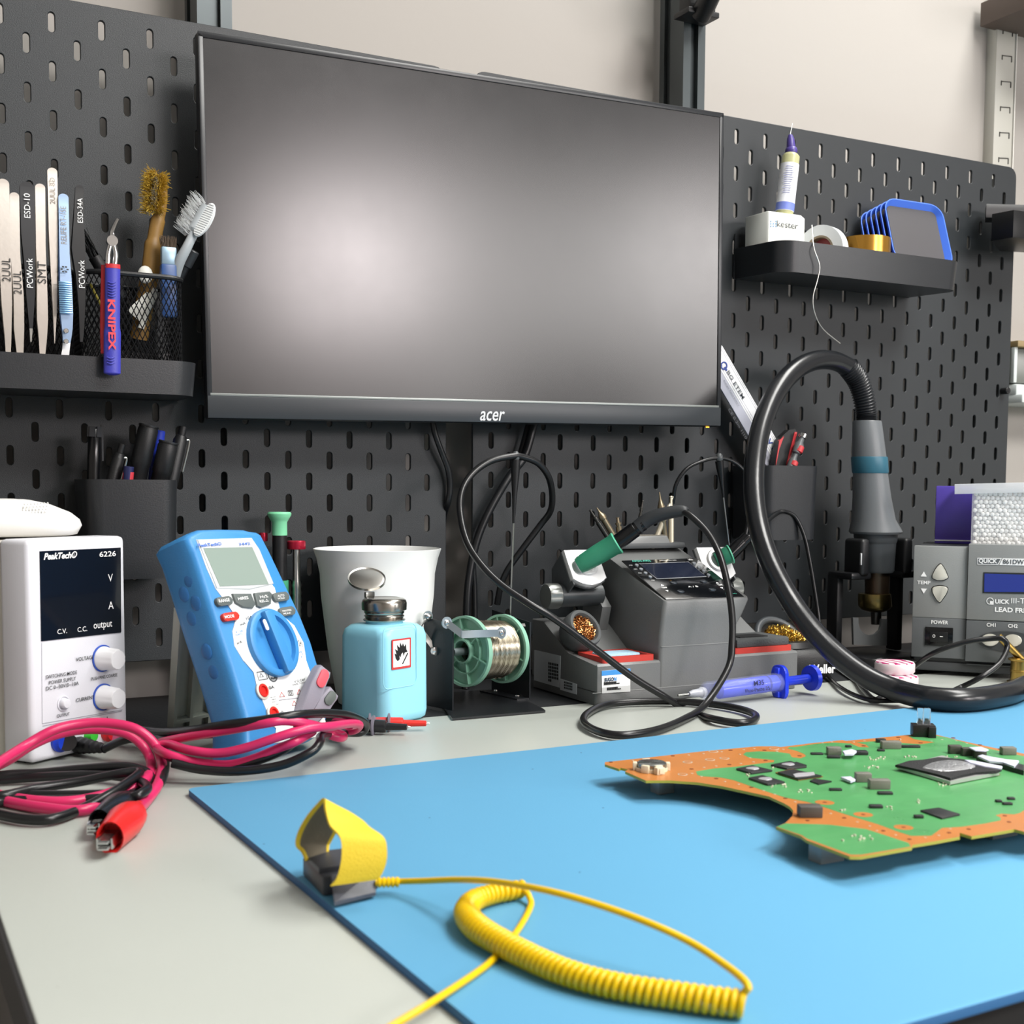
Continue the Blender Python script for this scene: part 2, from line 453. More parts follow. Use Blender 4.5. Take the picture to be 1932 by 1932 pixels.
nt.links.new(tcn.outputs['Object'], nz.inputs['Vector']); nt.links.new(nz.outputs['Fac'], mr.inputs['Value']); nt.links.new(mr.outputs['Result'], bs.inputs['Roughness'])
b = MB(MM); b.box((W / 2, -(H - .0215 + .005) / 2, .00012), (W - .009, H - .0265, .0004)); b.done('screen', scr, t)
q = uv(MON, 929, 785, .002); b = MB(MM); b.text('acer', .0265, .0092, T(q.x, q.y, .0021), bold=.012, shear=.25); b.done('maker_lettering', K('silver_print', '#c9ccce', .4), t)
q = uv(MON, 1337, 807, 0); b = MB(MM); b.box((q.x, -H - .0004, -.002), (.003, .001, .002)); b.done('power_light', K('amber_led', '#e0a030', .4, emit=2.0), t)

# ------------------------------------------------------------------ slotted wall upright and shelves at the right edge
SU = thing('slotted_upright', 'pale slotted metal shelf upright standing beyond the right pegboard', 'shelf upright', loc=(.55, .06, .75))
yu = .055; a0, a1 = py_(1880, 100, yu), py_(1915, 100, yu)
b = MB(); b.box(((a0.x + a1.x) / 2, yu + .012, 1.5), (a1.x - a0.x, .024, 1.6), .001)
b.done('channel', K('pale_painted_steel', '#b9b8b0', .45), SU, True)
b = MB(); b.box((a1.x + .0016, yu + .0115, 1.5), (.0012, .026, 1.6)); b.done('bright_flange', K('white_flange', '#eceae4', .4), SU, True)
for k in range(14):
    z = py_(1895, 50, yu).z - .0325 + (7 - k) * .0297 if 0 else py_(1895, 48 + 0, yu).z + .06 - k * (py_(1895, 48, yu).z - py_(1895, 97, yu).z)
    xc = (a0.x + a1.x) / 2 + .002
    b = MB()
    b.box((xc, yu - .0004, z), (.0175, .0012, .0010), M=T(xc, 0, z) @ Ry(-.10) @ T(-xc, 0, -z)); b.box((xc + .0088, yu - .0004, z - .003), (.001, .0012, .007)); b.box((xc - .0088, yu - .0004, z - .003), (.001, .0012, .006))
    b.done('hook_slot', K('slot_shadow_metal', '#3b3a36', .6), SU, True)
# wooden shelf end high up right and a wall cabinet whose corner shows at the edge
sh = thing('wall_shelf', 'dark brown shelf board at the top right corner of the picture', 'shelf', loc=(.7, -.05, 1.6))
q = py_(1920, 8, .0); b = MB(); b.box((q.x + .30, -.02, q.z + .006), (.60, .16, .03), .001); b.done('shelf_board', K('dark_brown_board', '#5b4f48', .5), sh, True)
b = MB(); b.box((q.x + .30, -.102, q.z + .008), (.60, .004, .036), .001); b.done('edge_strip', K('white_flange', '#eceae4', .4), sh, True)
c1 = py_(1909, 655, .03); c2 = py_(1909, 722, .03); c3 = py_(1909, 762, .03)
cb = thing('wall_cabinet', 'pale wall cabinet with a wooden top edge at the right picture edge', 'cabinet', loc=(c1.x + .2, .05, c3.z))
b = MB(); b.box((c1.x + .25, .055, (c1.z + c2.z) / 2), (.5, .05, c1.z - c2.z), .002); b.done('dark_panel', K('smoky_panel', '#6d706b', .25), cb, True)
b = MB(); b.box((c1.x + .003, .028, (c1.z + c2.z) / 2), (.006, .006, c1.z - c2.z), .001); b.box((c1.x + .25, .05, (c2.z + c3.z) / 2 + .004), (.5, .06, (c2.z - c3.z) - .012), .004); b.box((c1.x + .25, .045, c3.z + .006), (.5, .07, .012), .003)
b.done('white_rail', K('pale_rail', '#c9d0cf', .4), cb, True)
b = MB(); b.box((c1.x + .25, .05, c1.z + .004), (.5, .06, .008), .001); b.done('wooden_edge', K('oak_edge', '#8d7a55', .5), cb, True)
# ------------------------------------------------------------------ blue mat
matm = K('blue_rubber_mat', '#5f9fc5', .6, spec=.25, var=.02, vscale=6, bump=.08, bscale=700)
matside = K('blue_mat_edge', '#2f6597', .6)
speck(matm, 26, .018, '#1f3a5c')
A = pz(352, 1487, .7542); rt = (pz(1500, 1359, .7542) - pz(352, 1487, .7542)); ang = math.atan2(rt.y, rt.x)
b = MB(T(A.x, A.y, .7501) @ Rz(ang)); b.prism(rrect(.90, .482, .006, 4, .45, -.241), 0, .0041, bev=-.0004)
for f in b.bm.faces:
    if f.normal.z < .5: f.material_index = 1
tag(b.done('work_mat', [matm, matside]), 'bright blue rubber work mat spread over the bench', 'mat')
MATZ = .7542
# ================================================================== left wall: tray, mesh cups, tweezers, brushes
def wall_tray(name, label, x0, x1, zt, dpt, h, y0=-.001, tilt=0, cham=.016, lip=.0016):
    """sheet steel tray hooked on a pegboard, rounded front corners"""
    M = frame(((x0 + x1) / 2, y0, zt - h), (1, 0, 0), (0, 1, 0)) @ Rx(tilt)
    t = thing(name, label, 'shelf', M=M)
    w2 = (x1 - x0) / 2; r = .022
    def outl(o):
        p = [(w2 - o, -.0)]
        for k in range(7): a = R(0 - 90 * k / 6); p.append((w2 - r + (r - o) * math.cos(a), -dpt + r + (r - o) * math.sin(a)))
        for k in range(7): a = R(-90 - 90 * k / 6); p.append((-w2 + r + (r - o) * math.cos(a), -dpt + r + (r - o) * math.sin(a)))
        p.append((-w2 + o, 0)); return p
    b = MB(); A, B = outl(0), outl(lip); n = len(A)
    lo = [b.bm.verts.new((p[0] * .985, p[1] * .985, 0)) for p in A]; hi = [b.bm.verts.new((p[0], p[1], h)) for p in A]
    hi2 = [b.bm.verts.new((p[0], p[1], h)) for p in B]; lo2 = [b.bm.verts.new((p[0] * .985, p[1] * .985, lip)) for p in B]
    for i in range(n - 1):
        for u, v in ((lo, hi), (hi, hi2), (hi2, lo2)): b.bm.faces.new((u[i], u[i + 1], v[i + 1], v[i]))
    b.bm.faces.new(lo[::-1]); b.bm.faces.new(lo2)
    b.box((0, -.0008, h * .75), (w2 * 2, .0016, h * 1.5))
    b.done('tray', K('tray_black_steel', '#26282b', .33, bump=.1, bscale=1200), t, ang=30)
    for x in (-w2 * .6, w2 * .6):
        q = MB(); q.box((x, .004, h * 1.2), (.004, .010, .006), .001); q.done('hook', black, t)
    return t
LT = wall_tray('wall_tray', 'long black steel tray on the left pegboard, holding tweezers and mesh cups', -.93, -.611, 1.0492, .086, .0275, -.002)
TZ = 1.0492 - .0275 + .0017

meshm = K('black_wire_mesh', '#1b1c1e', .35, .3)
def mesh_cup(label, x0, x1, yb, yf, z0, z1):
    t = thing('mesh_cup', label, 'pen cup', loc=((x0 + x1) / 2, (yb + yf) / 2, z0))
    w, d, h = x1 - x0, yb - yf, z1 - z0; cx, cy = (x0 + x1) / 2, (yb + yf) / 2
    rr = rrect(w, d, .016, 6, cx, cy)
    # arc-length parameter round the outline
    L = [0]
    for i in range(len(rr)): L.append(L[-1] + math.dist(rr[i], rr[(i + 1) % len(rr)]))
    tot = L[-1]
    def at(s):
        s %= tot
        for i in range(len(rr)):
            if L[i + 1] >= s:
                f = (s - L[i]) / max(1e-9, L[i + 1] - L[i]); a, c = rr[i], rr[(i + 1) % len(rr)]
                return V((a[0] + (c[0] - a[0]) * f, a[1] + (c[1] - a[1]) * f, 0))
    b = MB(); N = 64; nz = 20; pitch = tot / N; dz = (h - .006) / nz; wr = .00042
    for i in range(N):
        for sgn in (1, -1):
            for part in range(0, nz, nz):
                pts = []
                for k in range(nz + 1):
                    p = at((i + sgn * k * .5) * pitch); p.z = z0 + .002 + k * dz; pts.append(p)
                b.tube(pts, wr, n=4, smooth=False)
    b.done('wire_mesh', meshm, t, True)
    b = MB(); b.tube([(p[0], p[1], z1 - .002) for p in rr], .0022, n=8, smooth=False, closed=True)
    b.done('rim', black, t, True)
    b = MB(); b.prism([(p[0], p[1]) for p in rr], z0, z0 + .0015); b.done('base', black, t, True)
    return t
mesh_cup('black wire mesh cup holding the toothbrushes', -.7015, -.6215, -.006, -.079, TZ, 1.1195)
mesh_cup('black wire mesh cup behind the tweezers, left of the other mesh cup', -.790, -.7065, -.006, -.074, TZ, 1.1195)

def strip_profile(px_top, px_bot, w_px, y, zb, wprof, th, M_unused=None):
    pass
steelb = K('tweezer_steel', '#c9c3bb', .33, .85, bump=.04, bscale=300)
blackc = K('tweezer_black_coating', '#222326', .42)
def tweezers(name, label, pts, y, m, tipm=None, tipz=None, letter=(), lm=None, gap=.0035, extra=None):
    """pts: list of (py, x_left, x_right) down the front arm, in picture coordinates measured on the plane y"""
    zs = [(py_(a, r, y), py_(c, r, y)) for r, a, c in pts]
    cx = sum((p.x + q.x) / 2 for p, q in zs) / len(zs)
    t = thing(name, label, 'tweezers', M=frame((cx, y, zs[-1][0].z), (1, 0, 0), (0, 0, 1)), group='tweezers standing in the left tray')
    for k, nm in ((0, 'front_arm'), (1, 'rear_arm')):
        b = MB(); n = len(zs); F_, Bk = [], []
        top = zs[0]; out = []
        # rounded head
        wid = (top[1].x - top[0].x) / 2; mx = (top[0].x + top[1].x) / 2
        head = [(mx + wid * math.cos(R(180 - 180 * i / 8)), top[0].z + wid * .8 * math.sin(R(180 * i / 8))) for i in range(9)]
        poly = head + [(q.x, q.z) for p, q in zs[1:]] + [(p.x, p.z) for p, q in zs[:0:-1]]
        yo = [0] * len(poly)
        def bulge(z):
            f = (top[0].z - z) / max(1e-6, top[0].z - zs[-1][0].z); f = min(max(f, 0), 1)
            return (gap * math.sin(PI * min(1, f * 1.02)) * .9 + .0006) * (1 if k == 0 else -1)
        # subdivide rows so the arm can bow
        rows = []
        for i in range(24):
            f = i / 23; z = top[0].z + (zs[-1][0].z - top[0].z) * f
            for j in range(len(zs) - 1):
                if zs[j][0].z >= z >= zs[j + 1][0].z - 1e-9: break
            g = (zs[j][0].z - z) / max(1e-9, zs[j][0].z - zs[j + 1][0].z)
            rows.append((zs[j][0].x + (zs[j + 1][0].x - zs[j][0].x) * g, zs[j][1].x + (zs[j + 1][1].x - zs[j][1].x) * g, z))
        hr = [(mx - wid * math.cos(R(a)), mx + wid * math.cos(R(a)), top[0].z + wid * .8 * math.sin(R(a))) for a in (82, 60, 35, 15)]
        rows = hr + rows
        vs = []
        for (xa, xb, z) in rows:
            yy = y - bulge(z)
            vs.append([b.bm.verts.new((xa, yy + th, z)) for th in (0, .0011)] + [b.bm.verts.new((xb, yy + th, z)) for th in (.0011, 0)])
        for i in range(len(vs) - 1):
            for q in range(4): b.bm.faces.new((vs[i][q], vs[i][(q + 1) % 4], vs[i + 1][(q + 1) % 4], vs[i + 1][q]))
        b.bm.faces.new(vs[0]); b.bm.faces.new(vs[-1][::-1])
        mm = m
        if tipm and k >= 0:
            for f in b.bm.faces:
                if f.calc_center_median().z < tipz: f.material_index = 1
            mm = [m, tipm]
        fr = b.done(nm, mm, t, True, ang=50)
        if k == 0:
            for (s, px, pyy, hh, ww, lmat) in letter:
                p = py_(px, pyy, y - gap * .9); f = (top[0].z - p.z) / (top[0].z - zs[-1][0].z)
                yy = y - (gap * math.sin(PI * min(1, f * 1.02)) * .9 + .0006) - .0009
                p = py_(px, pyy, yy)
                g = MB(frame(p, (0, 0, 1), (-1, 0, 0))); g.text(s, ww, hh, bold=0)
                g.done('engraved_lettering', lmat, fr, True)
    if extra: extra(t, y)
    return t
kl = K('laser_mark', '#2a2a2a', .5); gl = K('faint_mark', '#948d86', .5)
Yt = -.0815
tweezers('steel_tweezers', 'silver flat tip tweezers at the left picture edge, broad rounded head', [(345, -6, 17), (500, -2, 20), (570, 2, 22), (640, 9, 21), (672, 11, 20)], Yt, steelb, letter=[('2UUL', 12, 509, .0062, .0178, kl)])
tweezers('steel_tweezers', 'shorter silver flat tip tweezers directly left of the black ones', [(369, 18, 36), (480, 19, 37), (560, 25, 44), (620, 26, 45), (672, 32, 44)], Yt, steelb, letter=[('2UUL', 33, 533, .006, .0178, kl)])
tweezers('black_tweezers', 'black coated tweezers with a bare silver needle point', [(352, 37, 64), (440, 39, 66), (500, 45, 65), (560, 49, 65), (625, 56, 61), (645, 57, 59.5)], Yt, blackc, steel, py_(57, 624, Yt).z, letter=[('ESD-10', 51, 388, .0045, .0185, wprint), ('PCWork', 56, 515, .0046, .0225, wprint)])
tweezers('steel_tweezers', 'silver flat tip tweezers directly right of the black coated ones', [(353, 66, 85), (470, 67, 85), (520, 69, 87), (600, 69, 90), (640, 73, 88), (672, 75, 85)], Yt, steelb, letter=[('SMT', 79, 514, .0062, .0170, kl)])
tweezers('steel_tweezers', 'tallest silver tweezers with a long thin needle point', [(323, 89, 108), (440, 91, 108), (520, 95, 107), (580, 99, 107), (620, 101, 105), (648, 102.5, 103.5)], Yt + .004, steelb, letter=[('2UUL 3D', 99, 360, .0038, .0200, gl)])
def relife(t, y):
    b = MB()
    for i in range(15):
        p, q = py_(110.5 + i * .15, 532 + i * 4.1, y - .0072), py_(135 + i * .12, 532 + i * 4.1, y - .0072)
        b.box(((p.x + q.x) / 2, y - .0068, p.z), (q.x - p.x, .0022, .0011), .0002)
    b.done('grip_ribs', K('blue_anodised', '#86b4da', .25, .7), t, True)
    b = MB()
    for yy in (624, 644): p = py_(125, yy, y - .006); b.cyl((p.x, y - .0035, p.z), (p.x, y - .0062, p.z), .0019, n=16, bev=.0003)
    b.done('screw', chrome, t, True)
    b = MB(); p = py_(122, 508, y - .0075)
    for k in range(6): a = PI / 3 * k; b.box((p.x + .0022 * math.cos(a), y - .0071, p.z + .0022 * math.sin(a)), (.0016, .0004, .0010), M=T(0, 0, 0))
    b.done('snowflake_mark', kl, t, True)
tweezers('blue_tweezers', 'pale blue metal tweezers with ribbed grip and two screws', [(372, 110, 129), (480, 111, 130), (530, 112, 134), (590, 113, 137), (625, 117, 136), (650, 119, 132), (672, 115, 130)], Yt, K('pale_blue_metal', '#a9c4e6', .28, .75), white, py_(125, 652, Yt).z, letter=[('RELIFE RT-15E', 120, 425, .0042, .0290, gl)], extra=relife)
tweezers('black_tweezers', 'all black coated tweezers in front of the mesh cup gap', [(355, 142, 158), (420, 138, 157), (470, 134, 160), (520, 142, 161), (580, 148, 160), (625, 150, 158), (645, 151, 156)], Yt, K('tweezer_deep_black', '#141517', .45), letter=[('ESD-34A', 151, 397, .0040, .0190, wprint), ('PCWork', 154, 517, .0046, .0215, wprint)])

# ------------------------------------------------------------------ pliers hanging over the tray lip
yp = -.0975
t = thing('pliers', 'small hooked nose pliers with purple blue handles hanging over the tray lip', 'pliers', loc=py_(208, 600, yp))
hb = K('purple_blue_grip', '#3d3fa6', .42, bump=.1, bscale=700); hr_ = K('red_grip', '#c02c34', .45)
def grip(x0, x1, y0, y1):
    c0, c1 = py_((x0 + x1) / 2, y0, yp), py_((x0 + x1) / 2 - 1, y1, yp); ww = (py_(x1, y0, yp).x - py_(x0, y0, yp).x) / 2
    return c0, c1, ww
c0, c1, ww = grip(198, 227, 500, 708)
b = MB(); b.tube([c0, c0 + (c1 - c0) * .06, c0 + (c1 - c0) * .5, c0 + (c1 - c0) * .9, c1], lambda f: ww * (.86 if f < .02 else 1.0 if f < .55 else 1.12 if f < .93 else 1.12 * math.sqrt(max(.05, 1 - ((f - .93) / .075) ** 2))), n=20, sub=8, flat=(1, .62)); b.done('front_grip', hb, t, True)
b = MB(); o = V((-.0022, .0052, .0)); b.tube([c0 + o, c0 + (c1 - c0) * .5 + o * 1.2, c0 + (c1 - c0) * .8 + o], ww * .96, n=16, flat=(1, .5)); b.done('rear_grip', hr_, t, True)
b = MB(); b.tube([c0 + V((0, 0, .0005)), c0 + V((0, 0, -.0028))], ww * 1.0, n=20, smooth=False, flat=(1, .66)); b.done('red_collar', hr_, t, True)
b = MB()
for k in range(6): p = py_(211, 533 + k * 5.2, yp - .0042); b.tube([p + V((-.0028, .0006, .0005)), p + V((0, -.0002, -.0004)), p + V((.0028, .0006, .0005))], .0005, n=6)
b.done('grip_ridges', hb, t, True); b = MB()
for k in range(3): p = py_(209, 675 + k * 5.2, yp - .0046); b.tube([p + V((-.0028, .0006, .0005)), p + V((0, -.0002, -.0004)), p + V((.0028, .0006, .0005))], .0005, n=6)
b.done('grip_ridges', hb, t, True)
b = MB(frame(py_(211, 613, yp - .0054), (0, 0, -1), (1, 0, 0))); b.text('KNIPEX', .0395, .0056, bold=.03); b.done('maker_lettering', K('red_relief', '#d8404a', .45), t, True)
b = MB(); b.tube([py_(203, 505, yp), py_(204, 480, yp), py_(210, 455, yp), py_(212, 440, yp)], .0021, n=10); b.tube([py_(216, 505, yp), py_(218, 480, yp), py_(213, 455, yp), py_(211, 442, yp)], .0023, n=10)
b.cyl(py_(211, 455, yp) + V((0, -.003, 0)), py_(211, 455, yp) + V((0, .003, 0)), .0042, n=18); b.done('jaw_joint', chrome, t, True)
b = MB(); b.tube([py_(211, 450, yp), py_(211, 438, yp), py_(216, 425, yp), py_(222, 413, yp)], lambda f: .0028 - .0012 * f, n=8, flat=(.8, 1)); b.done('hooked_jaw', chrome, t, True)

# ------------------------------------------------------------------ brushes
def bristles(b, pts, dirs, L, r, n, jit=.15):
    for p, d in zip(pts, dirs):
        d = (V(d) + V([random.uniform(-jit, jit) for _ in range(3)])).normalized()
        l = L * random.uniform(.75, 1.1)
        q = V(p) + d * l * .5 + V([random.uniform(-1, 1) * L * .06 for _ in range(3)])
        b.tube([V(p), q, V(p) + d * l], lambda f: r * (1 - .5 * f), n=3, smooth=False, cap=False)
yb1 = -.045
t = thing('worn_toothbrush', 'worn yellow bristled brush with a brown wooden handle in the mesh cup', 'brush', loc=py_(283, 520, yb1))
wood = K('bamboo_brown', '#8b6a35', .45, var=.15, vscale=60)
b = MB(); b.tube([py_(262, 640, yb1 + .012), py_(275, 560, yb1 + .006), py_(284, 510, yb1), py_(290, 460, yb1), py_(296, 425, yb1), py_(303, 395, yb1), py_(305, 360, yb1), py_(300, 335, yb1)], lambda f: .0075 if f < .45 else (.0060 if f < .62 else .0048), n=14, flat=(1, .7)); b.done('handle', wood, t, True)
hc = [(287, 322), (289, 345), (287, 370), (285, 395), (285, 408)]
b = MB(); 
P = smooth_pts([py_(298 - i * 1.5, 330 + i * 18, yb1 - .003) for i in range(5)], 5)
for c in P:
    for k in range(44):
        a = random.uniform(0, 1); off = V((random.uniform(-.0080, .0045), random.uniform(-.004, .002), random.uniform(-.002, .002)))
        bristles(b, [c + off], [(off.x * 120 - .1, -.75, random.uniform(-.35, .35))], .0085, .00034, 1, .35)
b.done('bristles', K('yellow_bristles', '#c9aa45', .6), t, True)
b = MB()
for c in P[3:-3]:
    for k in range(10): bristles(b, [c + V((random.uniform(-.003, .001), -.003, random.uniform(-.002, .002)))], [(-.4, -.85, 0)], .0075, .0004, 1, .12)
b.done('centre_tuft', K('grey_bristles', '#b9b09a', .6), t, True)
b = MB(); p = py_(271, 513, yb1 - .01); b.sphere(p + V((.0015, .001, -.002)), .0062, (1, .5, 1.2), 14); b.done('handle_pad', offwhite, t, True)

t = thing('white_toothbrush', 'white and grey toothbrush leaning right in the mesh cup', 'brush', loc=py_(345, 500, -.05))
yb2 = -.068
b = MB(); b.tube([py_(322, 545, yb2 + .02), py_(336, 500, yb2 + .006), py_(352, 468, yb2), py_(366, 440, yb2), py_(381, 412, yb2), py_(392, 392, yb2)], lambda f: .0052 - .0012 * min(1, f * 2) + (.0025 if f > .62 else 0), n=14, flat=(1, .8)); b.done('handle', K('grey_white_plastic', '#a9b0b4', .4), t, True)
M_ = frame(py_(386, 415, yb2 - .006), (py_(399, 389, yb2) - py_(371, 442, yb2)), V((-.5, -.8, .3)).cross((py_(399, 389, yb2) - py_(371, 442, yb2))))
L_ = (py_(402, 384, yb2) - py_(367, 444, yb2)).length
b = MB(M_); b.prism(circ(L_ / 2, 24, ry=.0062), -.0015, .0012, bev=.0006)
for k in range(15): x = -L_ / 2 + L_ * (k + 1) / 16; hw = .0058 * math.sqrt(max(.05, 1 - (2 * x / L_) ** 2)); b.box((x, 0, .0014), (.0007, hw * 1.7, .0008))
b.done('head_back', K('white_ribbed_rubber', '#dfe3e4', .5), t, True)
b = MB()
for i in range(9):
    f = i / 8; c = py_(352 + 27 * f, 443 - 58 * f, yb2 + .002)
    for k in range(22): bristles(b, [c + V((random.uniform(-.001, .003), random.uniform(-.004, .003), random.uniform(-.001, .001)))], [(-.62 - .1 * (1 - f), -.1, .62)], .0125, .0003, 1, .12)
b.done('bristles', K('white_bristles', '#e6e8e8', .5), t, True)

t = thing('flat_brush', 'short flat brush with brown bristles and a pale blue ferrule in the mesh cup', 'brush', loc=py_(320, 500, -.06))
yb3 = -.062
b = MB(); a, c = py_(303, 467, yb3), py_(333, 500, yb3); b.box(((a.x + c.x) / 2, yb3, (a.z + c.z) / 2), (c.x - a.x, .006, a.z - c.z + .002), .0015, seg=2); b.done('ferrule', K('pale_blue_tin', '#8fa9bb', .35, .5), t, True)
b = MB(); b.box(((a.x + c.x) / 2 - .0005, yb3, c.z - .022), ((c.x - a.x) * 1.02, .008, .044), .002); b.done('handle', K('blue_lacquer', '#2f4f84', .35), t, True)
b = MB()
for k in range(150): x = random.uniform(a.x + .001, c.x - .001); f = (x - a.x) / (c.x - a.x) - .5; bristles(b, [(x, yb3 + random.uniform(-.002, .002), a.z - .001)], [(f * .35, 0, 1)], .0105, .0003, 1, .06)
b.done('bristles', K('brown_bristles', '#5a4c3f', .6), t, True)

t = thing('black_brush', 'black stiff brush leaning left in the mesh cup behind the pliers', 'brush', loc=py_(182, 500, -.05))
b = MB(); b.tube([py_(228, 560, -.05), py_(195, 512, -.06), py_(178, 484, -.062)], lambda f: .0052, n=12); b.done('handle', black, t, True)
b = MB()
for k in range(90):
    f = random.uniform(-1, 1); g = random.uniform(-1, 1)
    bristles(b, [py_(178, 486, -.062) + V((f * .003, g * .003, f * .002))], [(-.42 - f * .0, 0, .85)], .021, .0004, 1, .09)
b.done('bristles', blackr, t, True)
t = thing('marker_pen', 'black pen leaning right beside the white toothbrush', 'pen', loc=py_(350, 500, -.045))
b = MB(); b.cyl(py_(318, 560, -.042), py_(364, 474, -.056), .0045, .0042, 16); b.done('barrel', black, t, True)
b = MB(); b.cyl(py_(349, 502, -.0515), py_(365, 472, -.0565), .0054, n=16, bev=.0008); b.done('cap', K('cap_dark', '#2b2d30', .4), t, True)
t = thing('mixing_spatula', 'off white flat spatula leaning inside the mesh cup', 'spatula', loc=py_(280, 620, -.04))
b = MB(); b.slab([py_(240, 585, -.045), py_(288, 540, -.045), py_(298, 560, -.045), py_(270, 615, -.045), py_(262, 605, -.045)], (0, .0015, 0)); b.tube([py_(292, 545, -.044), py_(265, 620, -.044)], .0028, n=8, smooth=False); b.done('blade', offwhite, t, True)
t = thing('yellow_cable_tie', 'thin yellow and black rod leaning inside the mesh cup', 'rod', loc=py_(185, 560, -.05))
b = MB(); b.tube([py_(170, 535, -.05), py_(196, 590, -.05), py_(205, 640, -.05)], .0011, n=8); b.done('rod', K('dull_yellow', '#8f8430', .5), t, True)

# ------------------------------------------------------------------ pen bin
def bin_(label, x0, x1, yf, z0, z1, open_m=black):
    w, d, h = x1 - x0, -yf - .001, z1 - z0
    t = thing('wall_bin', label, 'bin', loc=((x0 + x1) / 2, yf / 2, z0))
    cx, cy = (x0 + x1) / 2, (yf - .001) / 2
    o = rrect(w, d, .014, 6, cx, cy); i_ = rrect(w - .004, d - .004, .012, 6, cx, cy); n = len(o)
    b = MB(); a1 = [b.bm.verts.new((cx + (p[0] - cx) * .95, cy + (p[1] - cy) * .95, z0)) for p in o]; a2 = [b.bm.verts.new((p[0], p[1], z1)) for p in o]
    a3 = [b.bm.verts.new((p[0], p[1], z1)) for p in i_]; a4 = [b.bm.verts.new((cx + (p[0] - cx) * .95, cy + (p[1] - cy) * .95, z0 + .002)) for p in i_]
    for u, v in ((a1, a2), (a2, a3), (a3, a4)):
        for k in range(n): b.bm.faces.new((u[k], u[(k + 1) % n], v[(k + 1) % n], v[k]))
    b.bm.faces.new(a1[::-1]); b.bm.faces.new(a4)
    b.done('body', K('bin_black', '#202225', .38, bump=.1, bscale=900), t, True, ang=35)
    return t
bin_('black bin on the left pegboard, packed with black markers', -.7018, -.6255, -.070, .8695, .952)
bin_('black bin on the right pegboard, behind the air hose', -.006, .0726, -.070, .8927, .9735)
PG = 'black pens and markers in the left bin'
def marker(name, label, top, bot, y0, y1, r, kind):
    """top / bot: picture points of cap end and of the hidden lower end"""
    a, c = py_(top[0], top[1], y0), py_(bot[0], bot[1], y1); ax = (a - c).normalized(); L = (a - c).length
    t = thing(name, label, 'marker', loc=c, group=PG)
    b = MB()
    if kind == 'fat':
        b.lathe([(r * .92, 0), (r * .92, L * .42), (r, L * .44), (r, L - .0035), (r * .94, L - .0025), (r * .94, L - .0012), (r, L - .001), (r, L)], c, ax, 28)
        b.done('barrel', black, t, True)
        b = MB(); b.lathe([(r * .95, L - .0002), (r * .95, L + .0006), (r * .80, L + .0004), (r * .78, L - .0002)], c, ax, 28, cap=False); b.lathe([(0.0001, L + .0006), (r * .16, L + .0006), (r * .18, L + .0002), (r * .78, L + .00015)], c, ax, 24, cap=False)
        b.done('cap_end', K('cap_end_grey', '#33363a', .25), t, True)
    elif kind == 'clip':
        b.lathe([(r, 0), (r, L - .012), (r * .9, L - .011), (r * .75, L - .008), (r * .55, L - .0075), (r * .55, L)], c, ax, 20); b.done('barrel', black, t, True)
        s = ax.cross(V((0, 1, 0))).normalized() * (r + .0012)
        b = MB(); b.tube([c + ax * (L - .0115) - s * .5, c + ax * (L - .0105) - s, c + ax * (L - .018) - s * 1.1, c + ax * (L - .038) - s * 1.05], .0009, n=8); b.done('clip', steel, t, True)
    else:
        b.lathe([(r, 0), (r, L * .5), (r * 1.02, L * .5), (r * 1.02, L - .001), (r * .9, L)], c, ax, 20); b.done('barrel', blackg, t, True)
        b = MB()
        for k in range(6): q = PI / 3 * k; B = basis(ax); b.box((0, 0, 0), (.0014, r * .9, .0085), M=frame(c + ax * (L - .003) + B @ V((math.cos(q) * r, math.sin(q) * r, 0)), B @ V((math.cos(q), math.sin(q), 0)), B @ V((-math.sin(q), math.cos(q), 0))))
        b.box((0, 0, 0), (.0015, .003, .03), M=frame(c + ax * (L - .012) + V((r + .001, 0, 0)), (1, 0, 0), (0, 1, 0)))
        b.done('clear_clip', K('clear_dark', '#303236', .15), t, True)
    return t
marker('marker_pen', 'upright black pen with a crown shaped cap end, leftmost in the left bin', (179, 808), (175, 940), -.045, -.045, .0052, 'crown')
marker('marker_pen', 'short slim black pen with a clip, second from the left in the bin', (231, 838), (205, 930), -.052, -.048, .0050, 'clip')
marker('marker_pen', 'fattest black marker pen with a round cap end, tallest in the left bin', (281, 803), (252, 935), -.050, -.046, .0084, 'fat')
marker('marker_pen', 'thick black marker pen directly in front of the fattest one', (318, 834), (296, 935), -.056, -.052, .0082, 'fat')
marker('marker_pen', 'black pen with a push button, rightmost in the left bin', (346, 805), (318, 930), -.040, -.040, .0060, 'clip')
t = thing('marker_pen', 'blue capped pen hidden behind the two thick markers', 'marker', loc=py_(298, 900, -.032), group=PG)
b = MB(); b.cyl(py_(288, 930, -.030), py_(301, 812, -.034), .0050, n=14, bev=.001); b.done('barrel', K('blue_cap', '#2b3fb0', .35), t, True)
t = thing('red_label_pen', 'pen with a red and blue label showing low in the bin', 'marker', loc=py_(240, 915, -.058), group=PG)
b = MB(); b.cyl(py_(238, 935, -.058), py_(243, 880, -.060), .0042, n=14); b.done('barrel', K('dark_blue_barrel', '#20254f', .4), t, True)
b = MB(); b.cyl(py_(241, 905, -.0588), py_(242.5, 890, -.0593), .0045, n=14); b.done('red_band', K('red_label', '#c23a46', .4), t, True)
